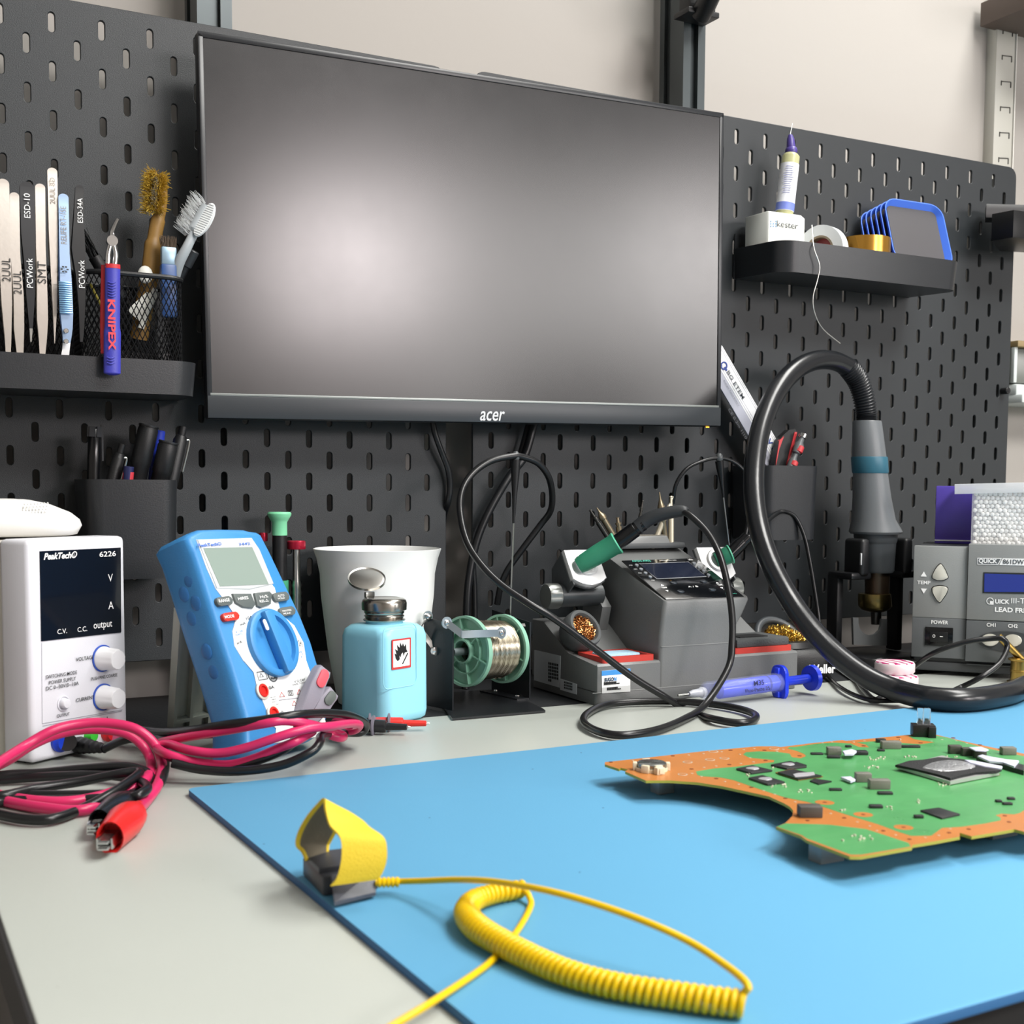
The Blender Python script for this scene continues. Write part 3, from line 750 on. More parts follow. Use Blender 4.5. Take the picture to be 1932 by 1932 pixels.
# ================================================================== bench power supply
A = pz(61, 1446); B_ = pz(243, 1402); X = (B_ - A).normalized(); PS = frame(A + V((0, 0, .0015)), X, (0, 0, 1))
PW, PH, PD = (B_ - A).length, .1575, .165
t = PSU = thing('power_supply', 'white bench power supply with a dark display and two knobs', 'power supply', M=PS)
shell = K('psu_shell_grey', '#bdbab2', .5, bump=.1, bscale=700)
psw = K('psu_white', '#dcdde4', .4, bump=.05, bscale=900)
b = MB(); b.box((PW / 2, PH / 2, -PD / 2 - .012), (PW - .004, PH - .004, PD - .02), .002); b.done('housing', shell, t)
b = MB(); b.box((PW / 2, PH / 2, -.0145), (PW, PH, .029), .004, seg=3); b.done('front_frame', psw, t)
for x in (.012, PW - .012):
    for z in (-.02, -PD + .015): b = MB(); b.box((x, -.0008, z), (.012, .002, .012)); b.done('foot', blackr, t)
def U(px, py, d=0): q = uv(PS, px, py, d); return q
q0, q1, q2, q3 = U(74, 1040), U(227, 1033), U(228, 1193), U(77, 1210)
b = MB(); b.prism([(q.x, q.y) for q in (q0, q1, q2, q3)], -.001, .0005); b.done('display_window', K('display_black', '#10151f', .14, coat=.3), t)
qa, qb, qc, qd = U(78, 1214), U(229, 1198), U(230, 1340), U(79, 1366)
gm = K('panel_groove', '#9c9da5', .6)
g1 = MB(); w_ = .0005
for a, c in ((qa, qd), (qd, qc)): g1.slab([(a.x, a.y, .0001), (c.x, c.y, .0001), (c.x + w_ * .6, c.y + w_, .0001), (a.x + w_ * .6, a.y + w_, .0001)], (0, 0, .0002))
g1.done('panel_line', gm, t)
g1 = MB(); a, c, e = U(80, 1369), U(229, 1341), U(80, 1440); g1.slab([(a.x, a.y, .0001), (c.x, c.y, .0001), (c.x, c.y - w_, .0001), (a.x, a.y - w_, .0001)], (0, 0, .0002)); g1.done('panel_line', gm, t)
def ptext(parent, M, U_, s, px, py, wpx, hpx, m, rot=0, bold=.006, shear=0, d=.0007, name='lettering', vert_=None):
    """print text centred at a pixel of the front, wpx wide and hpx high in the picture"""
    c = U_(px, py, d); l = U_(px - wpx / 2, py, d); r_ = U_(px + wpx / 2, py, d); u_ = U_(px, py - hpx / 2, d); dn = U_(px, py + hpx / 2, d)
    g = MB(T(c.x, c.y, d) @ Rz(rot)); g.text(s, abs(r_.x - l.x), abs(u_.y - dn.y), bold=bold, shear=shear)
    return g.done(name, m, parent)
for s, x, y, ww, hh, m, bo, sh in (('PeakTech®', 114, 1048, 63, 13, wprint, .03, .3), ('6226', 203, 1045, 31, 10, wprint, .01, 0), ('V', 208, 1090, 9, 14, wprint, 0, 0), ('A', 209, 1142, 10, 14, wprint, 0, 0),
    ('output', 194, 1181, 35, 15, wprint, .0, 0), ('C.C.', 155, 1187, 18, 9, wprint, .0, 0), ('C.V.', 117, 1191, 18, 9, wprint, .0, 0),
    ('VOLTAGE', 160, 1242, 34, 7, kprint, .01, 0), ('PUSH FINE/COARSE', 197, 1277, 49, 6, kprint, .01, 0), ('SWITCHING MODE', 116, 1273, 59, 7, kprint, .008, 0), ('POWER SUPPLY', 118, 1284, 51, 7, kprint, .008, 0), ('DC 0~30V/0~10A', 118, 1294, 62, 7, kprint, .008, 0),
    ('CURRENT', 161, 1318, 35, 7, kprint, .01, 0), ('OUTPUT', 119, 1349, 24, 6, kprint, .01, 0), ('+', 202, 1356, 6, 8, kprint, .01, 0), ('−', 115, 1374, 8, 1.5, kprint, .01, 0)):
    ptext(t, PS, U, s, x, y, ww, hh, m, bold=bo, shear=sh, d=.0008)
b = MB(); q = U(160, 1364, .0008); b.box((q.x, q.y, .0006), (.0004, .004, .0003)); b.prism([(q.x - .0012, q.y - .001), (q.x + .0012, q.y - .001), (q.x, q.y - .0032)], .0004, .0008); b.done('earth_symbol', kprint, t)
for (x, y) in ((193, 1242), (194, 1315)):
    c = U(x, y); kn = MB(T(c.x, c.y, 0))
    kn.lathe([(.0090, .0), (.0090, .002), (.0086, .0025), (.0078, .0145), (.0070, .0160), (.0001, .0163)], n=60, fn=lambda a, z: 1 - (.045 if (z > .003 and math.cos(a * 6) > .72) else 0))
    ko = kn.done('control_knob', K('knob_white', '#e6e7ea', .4), t)
    b = MB(T(c.x, c.y, 0)); b.lathe([(.0092, .0), (.0101, .0), (.0101, .0011), (.0092, .0011)], n=36, cap=False); b.done('blue_ring', K('blue_ring', '#2e55b8', .4), ko)
c = U(119, 1327); b = MB(T(c.x, c.y, 0)); b.lathe([(.0053, .0001), (.0056, .0008), (.0050, .0009)], n=28, cap=False); b.lathe([(.0037, 0), (.0037, .0035), (.003, .0044), (.0001, .0047)], n=24); b.done('output_button', psw, t)
for nm, (x, y), col, sz in (('blue_terminal', (112, 1398), '#1c3fc4', .0080), ('green_terminal', (167, 1388), '#3fbf3a', .0045), ('red_terminal', (203, 1382), '#d8232c', .0068)):
    c = U(x, y); b = MB(T(c.x, c.y, 0)); b.lathe([(sz, 0), (sz, .0025), (sz * .86, .0035), (sz * .80, .006), (sz * .5, .0063)], n=28); b.done(nm, K(nm, col, .32), t)

# ------------------------------------------------------------------ white gadget lying on the power supply
ctr = A + X * .035 + (X.cross(V((0, 0, 1)))) * (-.05); TOPZ = A.z + .0015 + PH
pr_ = py_(150, 975, (A + X * .07).y + .05)
yg = -.13
xr, xl = py_(151, 985, yg), py_(-120, 985, yg)
GM = frame(V(((xr.x + xl.x) / 2, yg, TOPZ)), (1, .10, 0), (0, 0, 1))
t = thing('handheld_case', 'white rounded plastic case lying on top of the power supply', 'case', M=GM)
hl = (xr.x - xl.x) / 2; hz = (vert(941, V((py_(60, 941, yg)).to_tuple())) if 0 else py_(60, 941, yg).z) - TOPZ
n = 48; b = MB(); rings = []
prof = [(.80, 0), (.93, .06), (1.0, .38), (.97, .60), (.86, .82), (.70, .95), (.5, 1.0), (.001, 1.0)]
sup = lambda a, e: (math.copysign(abs(math.cos(a)) ** e, math.cos(a)), math.copysign(abs(math.sin(a)) ** e, math.sin(a)))
for sc, f in prof:
    ring = []
    for k in range(n):
        cx, cy = sup(2 * PI * k / n, .62); zz = f * hz * (1 - .28 * max(0, cx) ** 3)
        ring.append(b.bm.verts.new((cx * hl * (sc if f > 0 else sc), zz, -cy * .032 * sc)))
    rings.append(ring)
for i in range(len(rings) - 1):
    for k in range(n): b.bm.faces.new((rings[i][k], rings[i][(k + 1) % n], rings[i + 1][(k + 1) % n], rings[i + 1][k]))
b.bm.faces.new(rings[0]); b.bm.faces.new(rings[-1])
b.done('shell', K('case_white', '#e4e4e1', .38), t, ang=60)
b = MB()
for i in range(8):
    for j in range(4):
        q = py_(42 + i * 6.2 + j * 1.5, 968 - j * 5.5 - i * .3, yg - .029)
        b.sphere(q, .0007, n=8)
b.done('grip_dots', K('case_white', '#e4e4e1', .38), t, True)

# ================================================================== multimeter
Rm = Euler((1.2213, -.0128, .615)).to_matrix()
o = V((-.6626, -.2487, .9128)); MW, MH = .085, .160
DM = frame(o, Rm @ V((1, 0, 0)), Rm @ V((0, 1, 0)))
low = (DM @ V((0, -MH - .004, -.0))).z
DM = T(0, 0, .7515 - (DM @ V((0, -MH - .0035, -.02))).z) @ DM if 0 else DM
def W5(a, b_, d=0): return uv(DM, 280 + a / 3.865, 960 + b_ / 3.865, d)
blue = K('meter_blue', '#3c88c6', .42, bump=.12, bscale=700)
blued = K('meter_blue_side', '#2f6fae', .45, bump=.12, bscale=700)
t = DMM = thing('multimeter', 'blue digital multimeter standing tilted on its kickstand', 'multimeter', M=DM)
outl = [(300, 178), (352, 152), (385, 139), (540, 134), (700, 138), (745, 150), (795, 156), (832, 180), (900, 310), (1010, 540), (1120, 770), (1200, 970), (1268, 1200), (1322, 1420), (1315, 1530), (1264, 1650), (1200, 1690), (980, 1742), (760, 1788), (718, 1780), (708, 1740), (704, 1500), (600, 1160), (500, 860), (400, 545), (330, 330), (282, 215)]
poly = [(q.x, q.y) for q in (W5(*p) for p in outl)]
def stack(b, poly, levels):
    cx = sum(p[0] for p in poly) / len(poly); cy = sum(p[1] for p in poly) / len(poly); n = len(poly); rings = []
    for z, ins in levels:
        # inset by a distance along the averaged edge normals
        r = []
        for i in range(n):
            p0, p1, p2 = V(poly[i - 1]), V(poly[i]), V(poly[(i + 1) % n])
            d = ((p1 - p0).normalized() + (p2 - p1).normalized()).normalized(); nn = V((-d.y, d.x))
            if nn.dot(V((cx, cy)) - p1) < 0: nn = -nn
            q = p1 + nn * ins; r.append(b.bm.verts.new((q.x, q.y, z)))
        rings.append(r)
    for i in range(len(rings) - 1):
        for k in range(n): b.bm.faces.new((rings[i][k], rings[i][(k + 1) % n], rings[i + 1][(k + 1) % n], rings[i + 1][k]))
    b.bm.faces.new(rings[0]); b.bm.faces.new(rings[-1])
b = MB(); stack(b, poly, [(-.0355, .006), (-.034, .003), (-.029, .0008), (-.010, 0), (-.0045, .0004), (-.0015, .0016), (0, .0042)])
b.done('holster', blue, t, ang=45)
side = [(p[0], p[1]) for p in poly]
# finger dents along the left side
b = MB()
for k, (v, s) in enumerate(((-.030, -.012), (-.038, -.020), (-.047, -.012), (-.056, -.020), (-.082, -.016), (-.097, -.016))):
    q = min(poly, key=lambda p: abs(p[1] - v) + (9 if p[0] > .04 else 0)); b.sphere((q[0] + .0004 - (q[1] - v) * .0, v, s), .0060, (.13, 1, .8), 12)
b.done('grip_bumps', blued, t)
face = [(345, 225), (745, 213), (800, 300), (890, 550), (918, 575), (945, 690), (960, 770), (1060, 850), (1130, 980), (1145, 1110), (1190, 1230), (1240, 1380), (1290, 1555), (1230, 1665), (915, 1712), (930, 1600), (905, 1585), (830, 1400), (785, 1290), (765, 1190), (690, 1110), (625, 1000), (610, 890), (640, 790), (560, 680), (487, 582), (420, 430)]
b = MB(); b.prism([(q.x, q.y) for q in (W5(*p) for p in face)], -.001, .0006, bev=-.0004); b.done('face_plate', K('meter_face_white', '#e9ecec', .4), t)
b = MB(); b.prism([(q.x, q.y) for q in (W5(*p) for p in ((350, 228), (742, 215), (800, 300), (905, 552), (730, 592), (490, 582)))], .0004, .0018, bev=-.0008); b.done('display_bezel', K('silver_bezel', '#d9dcdd', .35, .2), t)
b = MB(); b.prism([(q.x, q.y) for q in (W5(*p) for p in ((385, 292), (742, 285), (862, 556), (508, 572)))], .0015, .0021); b.done('lcd', K('lcd_grey_green', '#8b9a92', .16, coat=.6), t)
dc = W5(895, 982, .0006); rr_ = (W5(895, 982, .0006) - W5(708, 935, .0006)).length * .97
b = MB(T(dc.x, dc.y, 0)); b.lathe([(rr_, .0004), (rr_, .0045), (rr_ * .95, .0055), (rr_ * .82, .0055), (rr_ * .78, .0024), (.0001, .0020)], n=48)
dial = b.done('rotary_dial', blue, t)
pa, pb_ = W5(850, 812, .009), W5(955, 1075, .009); dv = (pb_ - pa); an = math.atan2(dv.y, dv.x)
b = MB(T(dc.x, dc.y, .006) @ Rz(an)); b.box((0, 0, 0), (rr_ * 1.86, .0098, .0085), .0016); b.done('dial_grip', blue, dial)
pw = W5(858, 845, .0108); b = MB(T(pw.x, pw.y, .0103) @ Rz(an)); b.prism(rrect(.0085, .0034, .0016, 4), 0, .0006); b.done('dial_pointer', white, dial)
gk = K('button_grey', '#5d6463', .5); 
def button(poly_px, m, h=.0028, nm='button', lab=None):
    q = [W5(a, c, .0006) for a, c in poly_px]
    b = MB(); b.prism([(p.x, p.y) for p in q], .0002, h, bev=-.0007); return b.done(nm, m, t, label=lab)
def pill(cx, cy, w, h, m, nm='button'):
    c = W5(cx, cy, .0006); l, r = W5(cx - w / 2, cy, .0006), W5(cx + w / 2, cy, .0006); u, d = W5(cx, cy - h / 2, .0006), W5(cx, cy + h / 2, .0006)
    b = MB(T(c.x, c.y, 0) @ Rz(.0)); hh = (u - d).length; b.prism(rrect((r - l).length, hh, hh * .48, 6), .0002, .003, bev=-.0008); return b.done(nm, m, t)
pill(542, 678, 120, 60, gk); pill(955, 646, 118, 60, gk); pill(1000, 752, 118, 58, gk); pill(588, 790, 124, 56, K('button_red', '#c8362b', .4), 'red_mode_button')
button([(602, 622), (735, 622), (768, 705), (750, 730), (680, 722), (625, 690)], gk); button([(760, 618), (870, 605), (888, 625), (880, 700), (810, 726), (782, 715)], gk)
U5 = lambda px, py, d=0: uv(DM, px, py, d)
rub = K('red_print', '#c43a35', .5); bpr = K('blue_print', '#4a86c8', .5)
tilt = -.02
for s, x, y, ww, hh, m, bo, ro, d in (('PeakTech®', 448, 260, 175, 26, K('blue_logo', '#4f74c4', .5), .03, 0, .0022), ('3442', 700, 255, 84, 20, K('blue_logo', '#4f74c4', .5), .01, 0, .0022),
    ('RANGE', 552, 668, 82, 24, wprint, .01, 0, .0034), ('HIRES', 690, 652, 76, 22, wprint, .01, 0, .0032), ('Hz%', 842, 640, 60, 22, wprint, .0, 0, .0032), ('REL△', 842, 670, 66, 22, wprint, .0, 0, .0032), ('AUTO', 965, 633, 50, 16, wprint, .0, 0, .0034), ('HOLD', 968, 652, 50, 14, wprint, 0, 0, .0034), ('MAX/MIN', 1008, 742, 66, 14, wprint, 0, 0, .0034), ('PEAK', 1012, 762, 56, 12, wprint, 0, 0, .0034), ('MODE', 590, 785, 72, 22, wprint, .01, 0, .0034),
    ('OFF', 806, 778, 52, 20, bpr, .01, 0, .0008), ('10A', 735, 794, 48, 24, kprint, .0, .1, .0008), ('mA', 688, 838, 44, 20, kprint, 0, .1, .0008), ('4~20', 660, 895, 56, 16, bpr, 0, .0, .0008), ('mA%', 660, 915, 54, 14, bpr, 0, .0, .0008), ('µA', 665, 975, 40, 24, kprint, 0, 0, .0008), ('V~', 872, 770, 34, 14, kprint, 0, 0, .0008), ('Hz%', 892, 787, 34, 11, kprint, 0, 0, .0008), ('V≂', 960, 812, 30, 14, kprint, 0, -.3, .0008), ('mV', 1028, 868, 30, 16, kprint, 0, -.6, .0008), ('Hz', 1066, 918, 26, 26, bpr, 0, -1.1, .0008), ('Ω•))', 1108, 985, 26, 60, kprint, 0, 0, .0008), ('°C°F', 1112, 1060, 26, 50, bpr, 0, 0, .0008),
    ('4.0', 976, 1196, 34, 16, kprint, 0, 0, .0008), ('Bluetooth', 982, 1216, 50, 8, kprint, 0, 0, .0008), ('V Ω CAP', 1102, 1252, 84, 18, kprint, 0, 0, .0008), ('Hz% Temp', 1102, 1274, 104, 16, kprint, 0, 0, .0008), ('10A', 892, 1303, 52, 26, kprint, .01, 0, .0008), ('30 sec', 908, 1372, 42, 11, kprint, 0, 0, .0008), ('MAX', 914, 1390, 32, 11, kprint, 0, 0, .0008), ('every', 920, 1408, 38, 11, kprint, 0, 0, .0008), ('15 min', 930, 1426, 42, 11, kprint, 0, 0, .0008), ('µA', 968, 1482, 34, 18, kprint, 0, 0, .0008), ('mA', 982, 1504, 36, 14, kprint, 0, 0, .0008), ('10A', 1080, 1450, 30, 10, kprint, 0, 0, .0008), ('FUSED', 1080, 1468, 38, 12, kprint, .01, 0, .0008)):
    ptext(t, DM, U5, s, 280 + x / 3.865, 960 + y / 3.865, ww / 3.865, hh / 3.865, m, bold=bo, rot=ro, d=d)
def outline_mark(pts, m, nm, wpx=.00035):
    q = [W5(a, c, .0008) for a, c in pts]; b = MB(); b.tube([(p.x, p.y, .0008) for p in q], wpx, n=4, smooth=False, closed=True); return b.done(nm, m, t)
for cx, cy in ((975, 1358), (1102, 1338), (1066, 1420)): outline_mark([(cx - 18, cy + 14), (cx + 18, cy + 10), (cx - 4, cy - 20)], rub, 'warning_triangle')
outline_mark([(1018, 1328), (1052, 1325), (1056, 1358), (1022, 1362)], kprint, 'insulation_symbol'); outline_mark([(1028, 1337), (1044, 1335), (1046, 1350), (1030, 1352)], kprint, 'insulation_symbol')
outline_mark([(790, 1192), (852, 1185), (868, 1240), (806, 1250)], kprint, 'safety_mark'); outline_mark([(812, 1228), (838, 1224), (820, 1200)], kprint, 'safety_mark')
b = MB(); c = W5(905, 1212, .0008); b.lathe([(.0042, .0006), (.0053, .0006), (.0053, .0009), (.0042, .0009)], (c.x, c.y, 0), n=30, cap=False); b.tube([(c.x - .003, c.y - .002, .0008), (c.x + .001, c.y - .0028, .0008), (c.x + .0025, c.y - .0005, .0008), (c.x - .0015, c.y + .001, .0008), (c.x, c.y + .003, .0008), (c.x + .0028, c.y + .0024, .0008)], .0008, n=5); b.done('test_mark', K('grey_print', '#4c5053', .5), t)
a, c = W5(945, 1398), W5(1130, 1375); b = MB(); b.tube([(a.x, a.y, .0006), (c.x, c.y, .0006)], .0004, n=4, smooth=False); b.done('face_line', gm, t)
for cx, cy in ((825, 1330), (903, 1497)):
    c = W5(cx, cy); b = MB(T(c.x, c.y, 0)); b.lathe([(.0066, .0003), (.0066, .0016), (.0052, .0022), (.0046, .0010)], n=30, cap=False); j = b.done('socket_rim', K('socket_rim', '#c9c2b6', .45), t)
    b = MB(T(c.x, c.y, 0)); b.lathe([(.0047, .0008), (.0047, .0024), (.0034, .0026), (.0030, .0012), (.0001, .0010)], n=28); b.done('red_socket', K('red_socket', '#d0261f', .35), j)
b = MB(); q = [W5(a, c, -.01) for a, c in ((745, 1560), (720, 1680), (665, 1660), (650, 1620))]
# kickstand: ribbed pale plate from the back of the meter down to the bench behind it
st = K('kickstand_clear_grey', '#a6ada2', .4, bump=.1, bscale=500)
bl = pz(319, 1383, .7506); Xd = DM.to_3x3() @ V((1, 0, 0)); br = bl + V((Xd.x, Xd.y, 0)).normalized() * .066
tl = DM @ V((.010, -.045, -.0365)); tr = DM @ V((.074, -.045, -.0365))
nrm = (br - bl).cross(tl - bl).normalized() * -.0028
b = MB(); b.slab([bl, br, tr, tl], nrm)
for f in (.0, .28, .62, .93):
    a0, a1 = bl.lerp(br, f), tl.lerp(tr, f); e = (br - bl).normalized() * .0035
    b.slab([a0, a0 + e, a1 + e, a1], -nrm * 1.6)
a0, a1 = bl.lerp(tl, .10), br.lerp(tr, .10); e = (tl - bl).normalized() * .004
b.slab([a0, a1, a1 + e, a0 + e], -nrm * 1.6)
b.done('kickstand', st, t, True)

# right-angle plugs clipped to the meter front
pk = K('clip_grey', '#8e8b97', .5, bump=.1, bscale=600)
def clip(nm, label, tip, root, padc, d0, d1, wpx):
    a, c = W5(*tip, d1), W5(*root, d0); A3, C3 = DM @ V((a.x, a.y, d1)), DM @ V((c.x, c.y, d0))
    L = (A3 - C3).length; Yd = (A3 - C3).normalized(); N = (DM.to_3x3() @ V((0, 0, 1))); Xx = Yd.cross(N).normalized()
    M = frame(C3, Xx, Yd); w = wpx
    g = thing(nm, label, 'test plug', M=M, group='grey test plugs in front of the meter')
    b = MB(); b.prism([(-w * .42, 0), (w * .42, 0), (w * .5, L * .55), (w * .5, L * .9), (w * .40, L), (-w * .40, L), (-w * .5, L * .9), (-w * .5, L * .55)], -.005, .004, bev=.0018); b.done('body', pk, g)
    b = MB(T(0, L * .78, .004)); b.prism(rrect(w * .62, L * .36, w * .26, 6), -.0005, .0012, bev=-.0006); b.done('finger_pad', padc, g)
    b = MB(); b.cyl((0, .002, 0), (0, -.014, -.002), .0042, .0034, 14); b.done('strain_relief', blackr, g)
clip('test_plug', 'grey test plug with a pink finger pad leaning on the multimeter', (1275, 1165), (1120, 1500), K('pink_pad', '#dd5a66', .5), .004, .016, .0135)
clip('test_plug', 'grey test plug with a dark grey finger pad leaning on the multimeter', (1340, 1330), (1160, 1560), K('pad_grey', '#5d6562', .5), .002, .014, .0125)

# ================================================================== precision screwdrivers behind the meter
def lathe_thing(name, label, cat, parts, base, ax=(0, 0, 1), group=None):
    g = thing(name, label, cat, loc=base, group=group)
    for nm, prof, m in parts:
        b = MB(); b.lathe(prof, base, ax, 28); b.done(nm, m, g, True)
    return g
ys = -.035
mint = K('mint_plastic', '#7fd2a4', .45)
def wz(px, y): return py_(px[0], px[1], y)
p0 = py_(533, 1180, ys); top = py_(527, 966, ys); r1 = (py_(549, 975, ys).x - py_(505, 975, ys).x) / 2; H_ = top.z - p0.z
base = V((top.x, ys, .7505)); zz = lambda y: py_(527, y, ys).z - .7505
lathe_thing('screwdriver', 'mint green capped precision screwdriver standing behind the multimeter', 'screwdriver', [
    ('lower_body', [(.0075, 0), (.0078, zz(1190)), (.0078, zz(1095))], K('clear_mint', '#4fae84', .3)),
    ('grip', [(r1 * .60, zz(1095)), (r1 * .60, zz(1010))], black),
    ('turning_cap', [(r1 * .64, zz(1010)), (r1 * .64, zz(985)), (r1 * .78, zz(980)), (r1 * .98, zz(972)), (r1, zz(969)), (r1 * .9, zz(966)), (.0001, zz(965.5))], mint)], base)
for lab, cx, y0, wp, yy in (('red capped silver screwdriver standing just right of the mint one', 559, 1020, 34, ys), ('dark screwdriver with a red cap standing behind the multimeter top', 497, 1005, 16, -.022)):
    top = py_(cx, y0, yy); r1 = (py_(cx + wp / 2, y0, yy).x - py_(cx - wp / 2, y0, yy).x) / 2; base = V((top.x, yy, .7505)); zz = lambda y: py_(cx, y, yy).z - .7505
    lathe_thing('screwdriver', lab, 'screwdriver', [
        ('shaft', [(r1 * .55, 0)] + [(r1 * (.55 if k % 2 else .49), zz(1195 - k * 7)) for k in range(14)] + [(r1 * .42, zz(1095)), (r1 * .40, zz(1034))], steel if wp > 20 else darkgrey),
        ('turning_cap', [(r1 * .96, zz(y0 + 16)), (r1, zz(y0 + 14)), (r1, zz(y0 + 2)), (r1 * .9, zz(y0)), (.0001, zz(y0))], K('red_anodised', '#b0213a', .3, .5))], base, group='red capped screwdrivers behind the multimeter')

# ================================================================== white beaker and blue bottle
cc = V((-.445, -.0655, .7505)); yc = cc.y
rr2 = (py_(824, 1035, yc).x - py_(595, 1035, yc).x) / 2 * .985; cc.x = (py_(824, 1035, yc).x + py_(595, 1035, yc).x) / 2; zc = lambda y: py_(710, y, yc).z - .7505
t = thing('beaker', 'tall white plastic beaker with a flared rim behind the blue bottle', 'beaker', loc=cc)
hr = zc(1035)
b = MB(); b.lathe([(.036, 0), (.0385, .01), (.0455, hr * .35), (rr2 * .885, hr * .70), (rr2 * .90, hr * .84), (rr2 * .95, hr * .94), (rr2, hr), (rr2 - .0012, hr + .0003), (rr2 * .94 - .0012, hr * .94), (rr2 * .88 - .0015, hr * .8), (.042, hr * .35), (.034, .004), (.0001, .003)], cc, n=64); b.done('cup', K('beaker_white', '#eceeed', .4), t, True, ang=50)
bc = V((-.4735, -.1475, .7503)); th_ = R(-45) - .3706
BM_ = T(*bc) @ Rz(R(45) - .3706)
t = thing('dispenser_bottle', 'light blue square solvent bottle with a steel flip lid', 'bottle', M=BM_)
s_ = .0565; bh = .0815
cyan = K('cyan_bottle', '#93d4e8', .38, bump=.03, bscale=300)
b = MB(); rings = []
lv = [(.0, .86, .010), (.0025, .97, .010), (.008, 1.0, .010), (bh * .88, .985, .010), (bh * .95, .95, .012), (bh * .99, .84, .015), (bh, .72, .016), (bh + .0005, .52, .013)]
for z, sc, rd in lv:
    rings.append([b.bm.verts.new((p[0], p[1], z)) for p in rrect(s_ * sc, s_ * sc, rd * sc, 6)])
for i in range(len(rings) - 1):
    n = len(rings[i])
    for k in range(n): b.bm.faces.new((rings[i][k], rings[i][(k + 1) % n], rings[i + 1][(k + 1) % n], rings[i + 1][k]))
b.bm.faces.new(rings[0][::-1]); b.bm.faces.new(rings[-1])
b.lathe([(.0158, bh - .001), (.0155, bh + .004)], n=32)
b.done('body', cyan, t, ang=50)
b = MB(); b.lathe([(.0175, bh + .0025), (.0180, bh + .0035), (.0160, bh + .0050), (.0172, bh + .0065), (.0160, bh + .0080), (.0170, bh + .0092), (.0172, bh + .0110), (.0190, bh + .0118), (.0192, bh + .0175), (.0185, bh + .0200), (.0165, bh + .0215), (.0140, bh + .0220), (.0110, bh + .0212), (.0001, bh + .0210)], n=44); b.done('pump_cap', K('worn_steel', '#a5a19a', .22, 1, var=.15, vscale=90), t)
# open flip lid tilted up behind
lc = BM_.inverted() @ pd(692, 1093, dep(bc) + .004)
W2 = BM_.inverted().to_3x3()
lm = frame(lc, W2 @ (RM @ V((.97, -.17, .05))), W2 @ (RM @ V((.13, .55, -.83))))
b = MB(lm); b.lathe([(.0001, .0012), (.0128, .0012), (.0150, .0006), (.0162, .0014), (.0162, -.0008), (.0150, -.0014), (.0001, -.0018)], n=40, sy=1)
b.done('flip_lid', K('worn_lid_steel', '#bdbbb6', .3, 1, var=.1, vscale=60), t)
b = MB(); e = BM_.inverted() @ pd(697, 1116, dep(bc) + .002); b.box((e.x, e.y, bh + .0235), (.010, .003, .005), .0005); b.done('lid_hinge', steel, t)
# hazard diamond label sits on the right-hand face (local -y side)
FB = BM_ @ frame((0, -s_ / 2, 0), (1, 0, 0), (0, 0, 1))
def UB(px, py, d=.0004): return uv(FB, px, py, d)
q = [UB(*p) for p in ((738, 1207), (775, 1203), (776, 1258), (741, 1265))]
cx = sum(p.x for p in q) / 4; cy = sum(p.y for p in q) / 4; lw = .5 * ((q[1] - q[0]).length + (q[2] - q[3]).length); lh = .5 * ((q[3] - q[0]).length + (q[2] - q[1]).length)
FL = frame((0, -s_ / 2, 0), (1, 0, 0), (0, 0, 1))
b = MB(FL); b.prism(rrect(lw, lh, .0008, 2, cx, cy), .0, .0003); lab = b.done('hazard_label', K('label_red_border', '#c23b3a', .5), t)
b = MB(FL); b.prism(rrect(lw * .86, lh * .87, .0005, 2, cx, cy + lh * .01), .0002, .0004); b.done('label_white', wprint, lab)
fl = [(-.30, -.20), (-.36, .0), (-.26, -.05), (-.34, .16), (-.20, .08), (-.24, .30), (-.10, .18), (-.08, .38), (.02, .22), (.06, .34), (.14, .20), (.22, .30), (.24, .10), (.30, .0), (.16, -.02), (.10, -.14), (.06, -.0), (-.02, -.06), (-.06, -.18), (-.12, -.08), (-.10, -.24), (-.20, -.30)]
b = MB(FL); b.prism([(cx + p[0] * lw * 1.02, cy + .001 + p[1] * lh * .9) for p in fl], .0004, .0006)
b.slab([(cx + lw * .02, cy - lh * .34, .0005), (cx + lw * .06, cy - lh * .36, .0005), (cx + lw * .34, cy - lh * .02, .0005), (cx + lw * .30, cy + lh * .01, .0005)], (0, 0, .0002)); b.done('flame_pictogram', kprint, lab)
b = MB(FL); b.tube([(p[0], p[1], .0) for p in rrect(s_ * .70, s_ * .92, .006, 5, cx - .0015, cy - .002)], .0004, n=6, smooth=False, closed=True); b.done('label_recess_rim', cyan, t)
